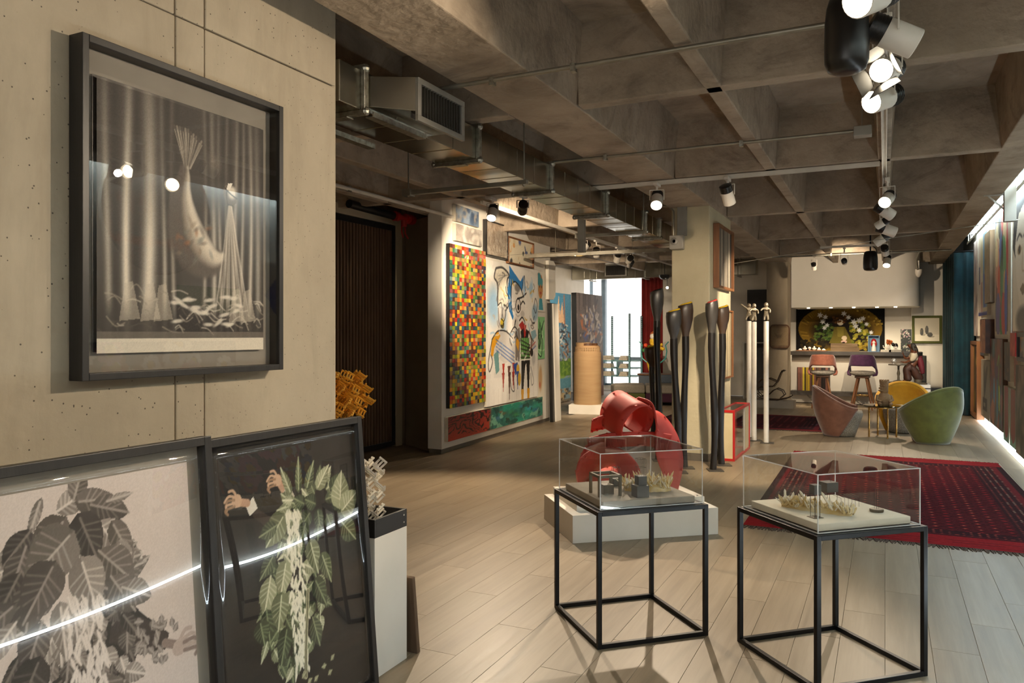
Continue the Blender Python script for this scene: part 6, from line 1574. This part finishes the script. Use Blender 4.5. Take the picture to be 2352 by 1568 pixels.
mb = MB(); mb.ball((0,0,.08), (.045,.035,.06), 12, 8); mb.ball((-.05,0,.11), (.03,.025,.04), 10, 8); mb.build('body', M['spk'], t, smooth='all')
mb = MB(); mb.box(-.03, .03, -.04, -.02, .03, .07); mb.box(-.04, .04, -.03, .03, 0, .02); mb.build('base', M['ceramic'], t, bevel=.003)
fl = art_blobs(30, 60, '1f241b', ['e9dfd0','d8a8b0','e6d9c4','4f6a3f','c9c7b0'], 60, 6, .03, .10, .95, .3)
picture('flower_picture', 'narrow dark picture of pale flowers standing at the right of the bar', (.395, 17.98, 1.121), 0, .20, .47, .03, fl, edge='ceramic')
picture('pear_painting', 'painting of three dark pears in a green frame on the right corner wall', (.815, 18.945, 1.29), 0, .575, .60, .05, art_pears(), frame='ott_green', fw=.05)
st = art_stripes(70, 46, '3a2a20', ['2a1d18','d9c13a','5c4638','8a5a4a','3f3a36','6d4a3a','1d1613','c9a82a'], 6)
picture('striped_canvas', 'dark striped canvas leaning on the foot ledge of the bar', (-1.38, 17.735, .276), 0, .66, .50, .025, st, tilt=0, edge='walnut')
# bar stools
def bar_stool(label, loc, rz, m):
    t = thing('bar_stool', label, 'bar stool', loc, rz, None)
    for sx in (-1, 1):
        for sy in (-1, 1):
            mb = MB(); mb.tube([(sx*.20, sy*.20, 0), (sx*.075, sy*.075, .64)], [.016,.026], 8); mb.build('leg', M['wood'], t, smooth=True)
    mb = MB(); mb.tube([(.155*math.cos(R(k*15)), .155*math.sin(R(k*15)), .27) for k in range(25)], .007, 6, caps=False); mb.build('foot_ring', M['brass'], t, smooth=True)
    mb = MB(); mb.box(-.13, .13, -.13, .13, .62, .665); mb.build('seat_frame', M['walnut'], t, bevel=.01)
    mb = MB(); mb.lathe([(.16,.667), (.225,.69), (.235,.725), (.20,.755), (.02,.765)], 28, squash=.92); mb.build('seat', M['tweed'], t, smooth='all')
    # back: a wrap-around shell with an open gap above the seat
    def shell(u, v):
        a = R(-118+236*u); e = abs(2*u-1)
        z0 = .86-.20*max(0, (e-.45)/.55)**1.2; z1 = 1.085-.02*e-.33*max(0, (e-.52)/.48)**1.6
        z = z0+(max(z1, z0+.03)-z0)*v; r = .265-.055*max(0, z-.72)/.36
        return (r*math.sin(a), -r*math.cos(a)*.95, z)
    mb = MB(); mb.grid(shell, 40, 8); mb.build('backrest', M[m], t, smooth='all', solid=.028)
    def rim(u, v):
        a = R(-118+236*u); z0 = .70-.0*u; z = .665+.035*v; r = .262
        return (r*math.sin(a), -r*math.cos(a)*.95, z)
    for s in (-1, 1):
        mb = MB(); mb.tube([(s*.245,.04,.80), (s*.262,-.04,.73), (s*.25,-.10,.69), (s*.20,-.14,.675)], [.02,.024,.022,.016], 10); mb.build('arm_loop', M[m], t, smooth=True)
    return t
bar_stool('terracotta velvet bar stool in front of the striped canvas', (-1.135,16.78,0), 4, 'stool_pink')
bar_stool('plum velvet bar stool to the right of the terracotta one', (-.40,16.85,0), -6, 'stool_purple')
# armchairs
def armchair(label, loc, rz, m, s=1.0):
    t = thing('armchair', label, 'armchair', loc, rz); t.scale = (s, s, s)
    def top(a):
        e = abs(a)/R(132); e = min(1, e)
        k = e*e*(3-2*e); return .79-.33*k**1.15
    def rad(z): # tapered tub
        f = z/.79; return .215+.175*math.sin(min(1, f*1.15)*math.pi*.55)
    def shell(u, v):
        am = 88+44*v**.8; a = R(-am+2*am*u); zt = top(R(-132+264*u)); z = .015+(zt-.015)*v
        r = rad(z)*(1.0-.05*max(0, (z-.5)/.3))
        lean = -.06*max(0, z-.40)*math.cos(a)
        return (r*math.sin(a), -r*math.cos(a)+lean, z)
    mb = MB(); mb.grid(shell, 44, 14); mb.build('shell', M[m], t, smooth='all', solid=.055)
    rm = [Vector(shell(k/44, 1)) for k in range(45)]
    mb = MB(); mb.tube([tuple(p) for p in rm], .030, 8); mb.build('rim', M[m], t, smooth=True)
    mb = MB(); mb.lathe([(.20,.012), (.235,.12), (.285,.26), (.315,.36), (.305,.415), (.24,.435), (.02,.44)], 36, c=(0,.035,0)); mb.build('seat', M['tweed'], t, smooth='all')
    mb = MB(); mb.lathe([(.18,0), (.19,.014)], 24); mb.build('base', M['black'], t)
    return t
armchair('rose velvet tub armchair with its back to the left', (-.60,12.32,0), -88, 'velvet_rose', .90)
armchair('yellow velvet tub armchair facing the glass table', (.24,13.15,0), 176, 'velvet_yellow', .93)
armchair('green velvet tub armchair with its back to the room', (.56,12.07,0), 42, 'velvet_green', .97)
t = thing('side_table', 'round smoked glass side table on brass legs between the armchairs', 'table', (-.03,12.42,0))
mb = MB(); mb.lathe([(.255,.448), (.26,.452), (.26,.458), (.255,.462)], 40); mb.build('glass_top', M['table_glass'], t)
for k in range(4):
    a = R(90*k+20); mb = MB(); mb.tube([(.19*math.cos(a), .19*math.sin(a), 0), (.19*math.cos(a), .19*math.sin(a), .448)], .012, 10); mb.build('leg', M['brass'], t, smooth=True)
mb = MB(); mb.tube([(.19*math.cos(R(20+15*k)), .19*math.sin(R(20+15*k)), .438) for k in range(25)], .008, 6, caps=False); mb.build('ring', M['brass'], t)
t = thing('clay_figure', 'reddish brown clay figure with a tall flat topped head on the glass table', 'statue', (-.01,12.40,.463), 10)
mb = MB(); mb.lathe([(.085,0), (.095,.03), (.10,.09), (.085,.145), (.05,.175), (.045,.19)], 20, squash=.8); mb.build('body', M['clay'], t, smooth='all')
mb = MB(); mb.lathe([(.045,.175), (.056,.20), (.055,.26), (.06,.31), (.067,.355), (.055,.36)], 20, squash=.85); mb.build('head', M['clay'], t, smooth='all')
mb = MB()
for k in range(12): a = R(30*k); mb.cbox((.058*math.cos(a), .05*math.sin(a), .362), (.012,.012,.02))
mb.build('crown_ridge', M['clay'], t)
mb = MB(); mb.ball((-.05,-.035,.25), (.032,.02,.016), 10, 8); mb.ball((-.055,-.045,.215), (.035,.024,.013), 10, 8); mb.build('snout', M['clay'], t, smooth='all')
for s in (-1, 1):
    mb = MB(); mb.ball((-.035+.022*s,-.045,.285), .014, 8, 6); mb.build('eye', M['clay'], t, smooth='all')
    mb = MB(); mb.tube([(s*.085,0,.14), (s*.105,-.04,.08), (s*.05,-.085,.055)], [.022,.020,.016], 10); mb.build('arm', M['clay'], t, smooth=True)
    mb = MB(); mb.tube([(s*.05,-.02,.03), (s*.075,-.09,.03), (s*.06,-.12,.015)], [.03,.026,.018], 10); mb.build('leg', M['clay'], t, smooth=True)
mb = MB(); mb.box(-.03, .03, -.10, -.07, .05, .10); mb.build('held_block', M['clay'], t, bevel=.004)
# statue of a seated woman on a pedestal
t = thing('pedestal', 'white pedestal with dark trim under the seated statue', 'plinth', (.36, 16.0, 0))
mb = MB(); mb.box(-.38, .38, -.24, .26, 0, .575); mb.build('body', M['plinth_white'], t, bevel=.003); mb = MB(); mb.box(-.385, .385, -.245, .265, .50, .52); mb.build('trim', M['black'], t)
t = thing('seated_statue', 'painted bronze statue of a long haired seated woman at a small round table', 'statue', (.36, 15.98, .576)); t.scale = (1.12, 1.12, 1.15)
mb = MB(); mb.lathe([(.30,0), (.30,.018), (.27,.026)], 32, squash=.62); mb.build('base', M['bronze'], t, smooth=True)
def skin(name, V_, E_, Rr, m, parent, sub=2):
    me = bpy.data.meshes.new(name); me.from_pydata(V_, E_, []); me.materials.append(m)
    o = bpy.data.objects.new(name, me); COL.objects.link(o); o.parent = parent
    k = o.modifiers.new('skin', 'SKIN'); k.use_smooth_shade = True
    for i, q in enumerate(me.skin_vertices[0].data): q.radius = (Rr[i], Rr[i]) if not isinstance(Rr[i], tuple) else Rr[i]; q.use_root = (i == 0)
    s = o.modifiers.new('sub', 'SUBSURF'); s.levels = s.render_levels = sub
    return o
# figure looks towards -x; table at x=-.12
bodyV = [(.13,0,.28), (.125,0,.38), (.11,0,.47), (.095,0,.53), (.085,0,.565), (.06,0,.605), (.055,0,.64),
         (.10,-.085,.49), (.09,-.115,.40), (-.01,-.095,.345), (-.05,-.085,.345), (.10,.085,.49), (.06,.11,.42), (-.02,.08,.40), (-.045,.06,.46),
         (.02,-.07,.26), (-.02,-.08,.24), (.02,-.075,.05), (-.03,-.08,.035), (.02,.07,.26), (-.02,.08,.24), (.0,.075,.05), (-.06,.08,.035)]
bodyE = [(0,1),(1,2),(2,3),(3,4),(4,5),(5,6),(3,7),(7,8),(8,9),(9,10),(3,11),(11,12),(12,13),(13,14),(0,15),(15,16),(16,17),(17,18),(0,19),(19,20),(20,21),(21,22)]
bodyR = [.075,.066,.07,.05,.026,.046,.040, .036,.030,.020,.017, .036,.030,.020,.017, .055,.045,.028,.022,.055,.045,.028,.022]
skin('body', bodyV, bodyE, bodyR, M['skin'], t)
mb = MB(); mb.ball((.018,0,.618), (.014,.010,.016), 8, 6); mb.ball((.022,-.016,.630), .006, 6, 4); mb.ball((.022,.016,.630), .006, 6, 4); mb.box(.020, .026, -.012, .012, .594, .598); mb.build('face', M['skin'], t, smooth='all')
for i, (hx, hy, hz, up) in enumerate(((-.06,-.085,.35,0), (-.05,.058,.475,1))):
    mb = MB(); mb.ball((hx,hy,hz), (.018,.014,.012) if not up else (.012,.014,.018), 8, 6)
    for k in range(4):
        o_ = -.012+.008*k
        if up: mb.tube([(hx,hy+o_,hz+.01), (hx-.006,hy+o_,hz+.035-.003*k), (hx-.002,hy+o_,hz+.055-.004*k)], [.0045,.004,.003], 6)
        else: mb.tube([(hx-.01,hy+o_,hz), (hx-.03,hy+o_,hz+.004), (hx-.045+.003*k,hy+o_,hz-.006)], [.0045,.004,.003], 6)
    mb.tube([(hx,hy+.014,hz), (hx-.012,hy+.024,hz+.008), (hx-.024,hy+.022,hz+.012)], [.005,.0045,.003], 6)
    mb.build('hand', M['skin'], t, smooth='all')
skin('blouse', [(.128,0,.33), (.12,0,.42), (.10,0,.50), (.10,-.09,.485), (.095,-.125,.41), (.05,-.115,.365), (.10,.09,.485), (.075,.115,.43), (.03,.10,.41)], [(0,1),(1,2),(2,3),(3,4),(4,5),(2,6),(6,7),(7,8)], [.082,.078,.07,.055,.05,.026,.055,.05,.026], M['cloth_white'], t)
skin('skirt', [(.14,0,.27), (.05,-.06,.27), (-.01,-.08,.24), (.02,-.08,.12), (.03,-.10,.035), (.05,.06,.27), (-.01,.08,.24), (.01,.08,.12), (.0,.10,.035), (.16,0,.14), (.20,0,.04)], [(0,1),(1,2),(2,3),(3,4),(0,5),(5,6),(6,7),(7,8),(0,9),(9,10)], [.10,.075,.062,.055,.06,.075,.062,.055,.06,.085,.07], M['cloth_brown'], t)
skin('hair', [(.075,0,.66), (.10,0,.62), (.125,0,.54), (.14,0,.44), (.15,-.02,.36), (.09,-.045,.60), (.12,-.06,.50), (.09,.045,.60), (.12,.06,.50)], [(0,1),(1,2),(2,3),(3,4),(1,5),(5,6),(1,7),(7,8)], [.042,.046,.05,.045,.025,.026,.022,.026,.022], M['hair'], t)
skin('shawl', [(.17,0,.46), (.20,-.03,.36), (.22,-.05,.25), (.235,-.06,.16), (.19,.06,.36), (.2,.07,.26)], [(0,1),(1,2),(2,3),(0,4),(4,5)], [.045,.05,.045,.03,.05,.04], M['cloth_red'], t)
mb = MB(); mb.lathe([(.085,.03), (.08,.04), (.02,.06), (.016,.12), (.026,.16), (.014,.22), (.016,.28), (.05,.295)], 18, c=(-.12,0,0)); mb.build('table_stem', M['bronze'], t, smooth=True)
mb = MB(); mb.lathe([(.15,.295), (.155,.30), (.15,.312)], 28, c=(-.12,0,0)); mb.build('table_top', M['bronze'], t, smooth=True)
mb = MB(); mb.lathe([(.02,.312), (.012,.325)], 12, c=(-.19,-.02,0)); mb.ball((-.19,-.02,.365), .042, 16, 12); mb.build('crystal_ball', M['silver'], t, smooth='all')
mb = MB()
for k in range(3): mb.box(-.14+.02*k, -.09+.02*k, -.06+.02*k, .0+.02*k, .313+.002*k, .315+.002*k)
mb.build('cards', M['ceramic'], t)
mb = MB(); mb.lathe([(.06,.026), (.065,.20), (.075,.21)], 16, c=(.17,0,0)); mb.build('seat', M['bronze'], t, smooth=True)
t = thing('low_cabinet', 'low black cabinet in the corner beside the teal curtain', 'cabinet', (1.02, 18.7, 0))
mb = MB(); mb.box(-.20, .06, -.2, .2, .03, .36); mb.build('body', M['black'], t, bevel=.004); mb = MB(); mb.box(-.18, .04, -.18, .18, 0, .03); mb.build('base', M['black'], t)
mb = MB(); mb.cbox((.0,-.205,.2), (.02,.01,.04)); mb.build('handle', M['grey_metal'], t)
# curtain
curtain('teal_curtain', 'floor length teal velvet curtain at the end of the picture wall', [(1.46,16.27), (1.14,16.34), (1.13,18.9)], 2.985, 'teal', .035, 17)
# rugs
def rug(label, x0, x1, y0, y1, cv, group=None, rz=0):
    t = thing('rug', label, 'rug', ((x0+x1)/2, (y0+y1)/2, 0.0005), rz)
    w, d = (x1-x0)/2, (y1-y0)/2
    mb = MB(); mb.box(-w, w, -d, d, 0, .008); mb.build('weave', M['fringe'], t)
    o = print_mesh('pile', cv, -w, w, -d, d, 0, M['print_rug'], t); o.rotation_euler = (R(-90), 0, 0); o.location = (0, 0, .0095)
    for v in o.data.vertices: pass
    mb = MB(); rr = random.Random(3)
    for s in (-1, 1):
        x = -w
        while x < w:
            l = .05+.03*rr.random(); dx = .02*rr.uniform(-1,1)
            mb.hexa([(x,s*d,.0005), (x+.012,s*d,.0005), (x+.010+dx,s*(d+l),.0005), (x+.004+dx,s*(d+l),.0005)], [(x,s*d,.008), (x+.012,s*d,.008), (x+.010+dx,s*(d+l),.003), (x+.004+dx,s*(d+l),.003)]); x += .013
    stuff(mb.build('fringe', M['fringe'], t))
    return t
cv = art_rug(170, 320); cv.a = cv.a[::-1]
rug('large dark red patterned rug with dark fringe behind the right display table', -1.02, 1.19, 6.22, 10.42, cv, rz=.6)
cv = art_rug(130, 110); cv.a = cv.a[::-1]*np.array([.85,.8,1.1])
rug('smaller purplish red rug lying behind the white poles', -3.55, -.86, 12.62, 14.86, cv)

# ================================================================ RIGHT picture wall
def rp(name, label, y0, y1, z0, z1, d, cv, **kw):
    return picture(name, label, (1.497, (y0+y1)/2, z0), -90, y1-y0, z1-z0, d, cv, **kw)
c = art_blobs(50, 70, 'd9c2b5', ['8d6f66','e9dccf','5c4a45','c9a99c','f0e6da'], 40, 21, .05, .2, .8, .8)
rp('abstract_painting', 'tall pinkish smoky canvas nearest the teal curtain, upper row', 15.52, 16.2, 1.46, 3.14, .05, c)
c = Canvas(60, 60, 'd8c9a8'); c.rect(0,1,0,.05,'2f2f8a'); c.rect(.55,1,.1,1,'5f8aa8'); c.poly([(.0,.05),(.3,.05),(.35,.6),(.2,.95),(0,.9)],'e6d5c2'); c.rect(.3,.5,.05,.42,'c99a8a'); c.rect(.1,.22,.4,.62,'3a4a7a'); c.rect(.62,.8,.1,.5,'2f4fae'); c.ell(.4,.72,.14,.2,'c9b98f',.8); c.rect(.7,.95,.55,.95,'2f6f6a'); c.grain(.04)
rp('geometric_painting', 'pastel geometric canvas with a blue lower edge, upper row', 14.18, 15.42, 1.80, 3.13, .05, c)
rp('wood_relief', 'narrow raw wood panel beside the pastel geometric canvas', 13.45, 14.12, 1.97, 3.05, .09, art_blobs(30, 60, '9c8560', ['7d6845','b59d75','6d5a3c'], 30, 5, .05,.3,.5,.9), edge='rust_wood')
rp('oval_painting', 'large canvas of bright overlapping ovals on the upper row', 11.56, 13.15, 1.49, 3.22, .06, art_ovals(), edge='canvas_edge')
rp('portrait_painting', 'very large pale close up face painting at the right edge', 9.9, 11.46, 1.53, 3.2, .05, art_face())
c = art_blobs(60, 70, '5c4a20', ['8a7228','3a2a12','b5962f','2a1d0e'], 26, 4, .05,.25,.7,.6); c.rect(.35,.6,.1,.75,'2f2417'); c.ell(.48,.75,.1,.08,'c9a94a')
rp('framed_painting', 'gilt brown standing painting in a deep wood frame by the curtain', 15.06, 16.15, .05, 1.37, .11, c, frame='wood', fw=.06)
rp('small_canvas', 'small dark blue canvas between the upper and lower rows', 14.52, 15.05, 1.14, 1.74, .06, art_blobs(30, 34, '27303f', ['3f4f66','151a22','55657a'], 30, 3))
rp('small_canvas', 'small orange portrait canvas beside the dark blue one', 13.72, 14.45, 1.20, 1.72, .12, art_blobs(36, 30, 'b5623a', ['c97a4a','8a3f22','d99a6a'], 30, 7), edge='cloth_brown')
c = Canvas(60, 46, '8f8672'); 
for k in range(16): c.curve([(.4,.35),(.45+.02*k-.15,.6),(.3+.03*k,.75+.2*c.rng.rand())], .03, '3a3a30', .8)
c.rect(.2,.7,.12,.35,'2a2722',.9); c.rect(.3,.5,.2,.27,'8d8878'); c.grain(.06)
rp('still_life', 'grey still life of a dark plant in a tray, lower row', 13.74, 14.9, .157, 1.08, .06, c)
c = art_blobs(70, 62, '3a2320', ['6d2f3a','2f5f6a','8a3a22','4f3a6a','2a1815','9c4a3a'], 60, 8, .04,.16,.8,.4); c.ell(.75,.35,.05,.14,'b5c92f'); c.ell(.35,.4,.05,.16,'3f97c0'); c.ell(.25,.16,.14,.14,'a85a2a'); c.curve([(.8,.2),(.7,.5),(.75,.8),(.6,.7)],.03,'6fae4a'); c.ell(.6,.3,.05,.25,'2f7f9a')
rp('abstract_painting', 'dark colourful abstract with a lime green stroke, lower row', 12.32, 13.7, .163, 1.425, .06, c, edge='walnut')
rp('dark_landscape', 'small very dark landscape canvas right of the colourful abstract', 11.72, 12.25, .88, 1.386, .05, art_blobs(40, 40, '241c15', ['3a2c1c','14100c','6d4a22'], 30, 9))
for k, (a, b) in enumerate(((11.80,12.30), (11.18,11.72))):
    c = Canvas(30, 50, '6f9c8c'); c.poly([(.12,1),(.88,1),(.88,.3)]+[(.5+.38*math.cos(R(-q*18)), .3+.22*math.sin(R(-q*18))) for q in range(11)]+[(.12,.3)], '8a2a26'); c.grain(.05)
    rp('arch_panel', ['left','right'][k]+' teal panel with a hanging dark red tongue shape', a, b, .07, .80, .05, c)
rp('small_canvas', 'small bright red canvas below the pale face painting', 11.12, 11.55, 1.22, 1.51, .07, art_blobs(30, 20, 'b5231c', ['c9432a','8a1a16','d96a4a'], 20, 11), edge='redframe')
rp('small_canvas', 'small rusty red figure study left of the black framed picture', 11.22, 11.52, .84, 1.20, .03, art_blobs(20, 30, '8a4a3a', ['a86a55','6d342a','b98a75'], 20, 12))
rp('framed_painting', 'black framed grey blue abstract at the right edge, middle row', 10.2, 11.1, 1.17, 1.51, .06, art_blobs(40, 20, 'b5aa98', ['8d99a8','d9cbb5','6d6a66','c99a7a'], 30, 13), frame='black', fw=.05)
rp('dark_landscape', 'tall brown mottled canvas at the right edge, lower row', 10.2, 11.15, .055, 1.12, .06, art_blobs(50, 56, '5c4a3c', ['7a6552','3a2d24','8d7862','2a211b'], 60, 14))
# part of the wall that only shows mirrored in the glass
c = Canvas(90, 90, '8d8a80')
for k in range(90): c.ell(c.rng.rand(), c.rng.rand(), .04+.06*c.rng.rand(), .03, ['7d8078','a0735a','6d7a7a','a39a88','b5623a'][k%5], .5, rot=c.rng.rand()*3, soft=.6)
c.rect(0,1,.22,.28,'c9632a',.8)
t = thing('round_painting', 'round mottled painting reflected in the glass of the framed drawing', 'painting', (1.497, 5.40, 2.72), -90)
mb = MB(); mb.prism_y([(.64*math.cos(R(10*k)), .64*math.sin(R(10*k))) for k in range(36)], -.05, 0); mb.build('disc', M['canvas_edge'], t)
n_ = 40
me = bpy.data.meshes.new('painted_face'); VV, FF, CC = [(0,-.052,0)], [], [tuple(L3(tuple(c.a[45,45])))+(1,)]
for i in range(1, 13):
    for k in range(n_):
        a = 2*math.pi*k/n_; u, v = .5+.5*i/12.01*math.cos(a), .5+.5*i/12.01*math.sin(a)
        VV.append((1.27*(u-.5), -.052, 1.27*(v-.5))); CC.append(tuple(L3(tuple(np.clip(c.a[min(89,int(v*90)), min(89,int(u*90))],0,1))))+(1,))
for k in range(n_): FF.append((0, 1+k, 1+(k+1)%n_))
for i in range(11):
    for k in range(n_): FF.append((1+i*n_+k, 1+(i+1)*n_+k, 1+(i+1)*n_+(k+1)%n_, 1+i*n_+(k+1)%n_))
me.from_pydata(VV, [], FF); at = me.color_attributes.new('print', 'FLOAT_COLOR', 'POINT'); at.data.foreach_set('color', np.array(CC, np.float32).ravel()); me.materials.append(M['print_oil'])
o = bpy.data.objects.new('painted_face', me); COL.objects.link(o); o.parent = t
c = Canvas(60, 50, '2f9a3a'); c.poly([(0,0),(1,0),(1,.55),(.8,.6),(.6,.5),(.3,.42),(0,.45)], '3a2f26'); c.grain(.04)
rp('green_painting', 'bright green painting over dark ground reflected in the glass of the framed drawing', 5.6, 6.45, 1.52, 2.0, .05, c)
c = Canvas(50, 60, 'd9d3c6'); c.poly([(.1,.95),(.45,1),(.4,.7),(.7,.75),(.9,.5),(.7,.3),(.5,.45),(.3,.6),(.05,.7)], '2438a0'); c.ell(.6,.4,.2,.2,'2438a0'); c.grain(.03)
rp('blue_painting', 'white picture with blue map like patches reflected in the framed drawing', 6.75, 7.7, 1.55, 2.35, .05, c)
cf = art_flowers_plain(); rp('flower_painting', 'low wide painting of colourful daisies reflected in the framed drawing', 4.4, 6.4, .62, 1.42, .05, cf)
# lights of the picture wall
t = thing('led_strip', 'cool white light strip on the floor along the picture wall', 'light strip', (1.475, 5.9, 0))
mb = MB(); mb.box(-.012, .018, -9.8, 9.8, .004, .022); mb.build('profile', M['grey_metal'], t)
mb = MB(); mb.box(-.014, -.012, -9.8, 9.8, .006, .02); mb.box(-.010, .016, -9.8, 9.8, .022, .024); mb.build('diffuser', M['led'], t)
t = thing('light_cove', 'ladder shaped cool white light cove above the picture wall', 'light cove', (1.40, 6.4, 3.12))
mb = MB(); mb.box(-.06, -.045, -9.8, 9.85, 0, .03); mb.box(-.06, -.045, -9.8, 9.85, .15, .18); q = -9.8
while q < 9.85: mb.box(-.06, -.045, q, q+.03, .03, .15); q += .38
mb.build('ladder_rail', M['grey_metal'], t)
mb = MB(); mb.box(.0, .03, -9.8, 9.85, .10, .13); mb.build('tube', M['led_top'], t)
mb = MB(); mb.box(-.045, .09, -9.8, 9.85, .185, .20); mb.build('reflector', M['white'], t)
l = area('cove_lamp', (.01, -.9, .09), (0, R(14), 0), .05, 17.6, 150, (.66,.86,1.0)); l.parent = t
t = thing('hanging_box', 'pale vertical box on a bracket under the beam by the picture wall', 'bracket box', (1.205, 9.77, 2.70))
mb = MB(); mb.box(-.055, .055, -.05, .05, 0, .44); mb.build('box', M['plastic_grey'], t, bevel=.004)
mb = MB(); mb.bar((-.055,0,.14), (-.20,0,.29), .016); mb.bar((-.24,0,.295), (.05,0,.295), .016); mb.build('bracket', M['plastic_grey'], t)
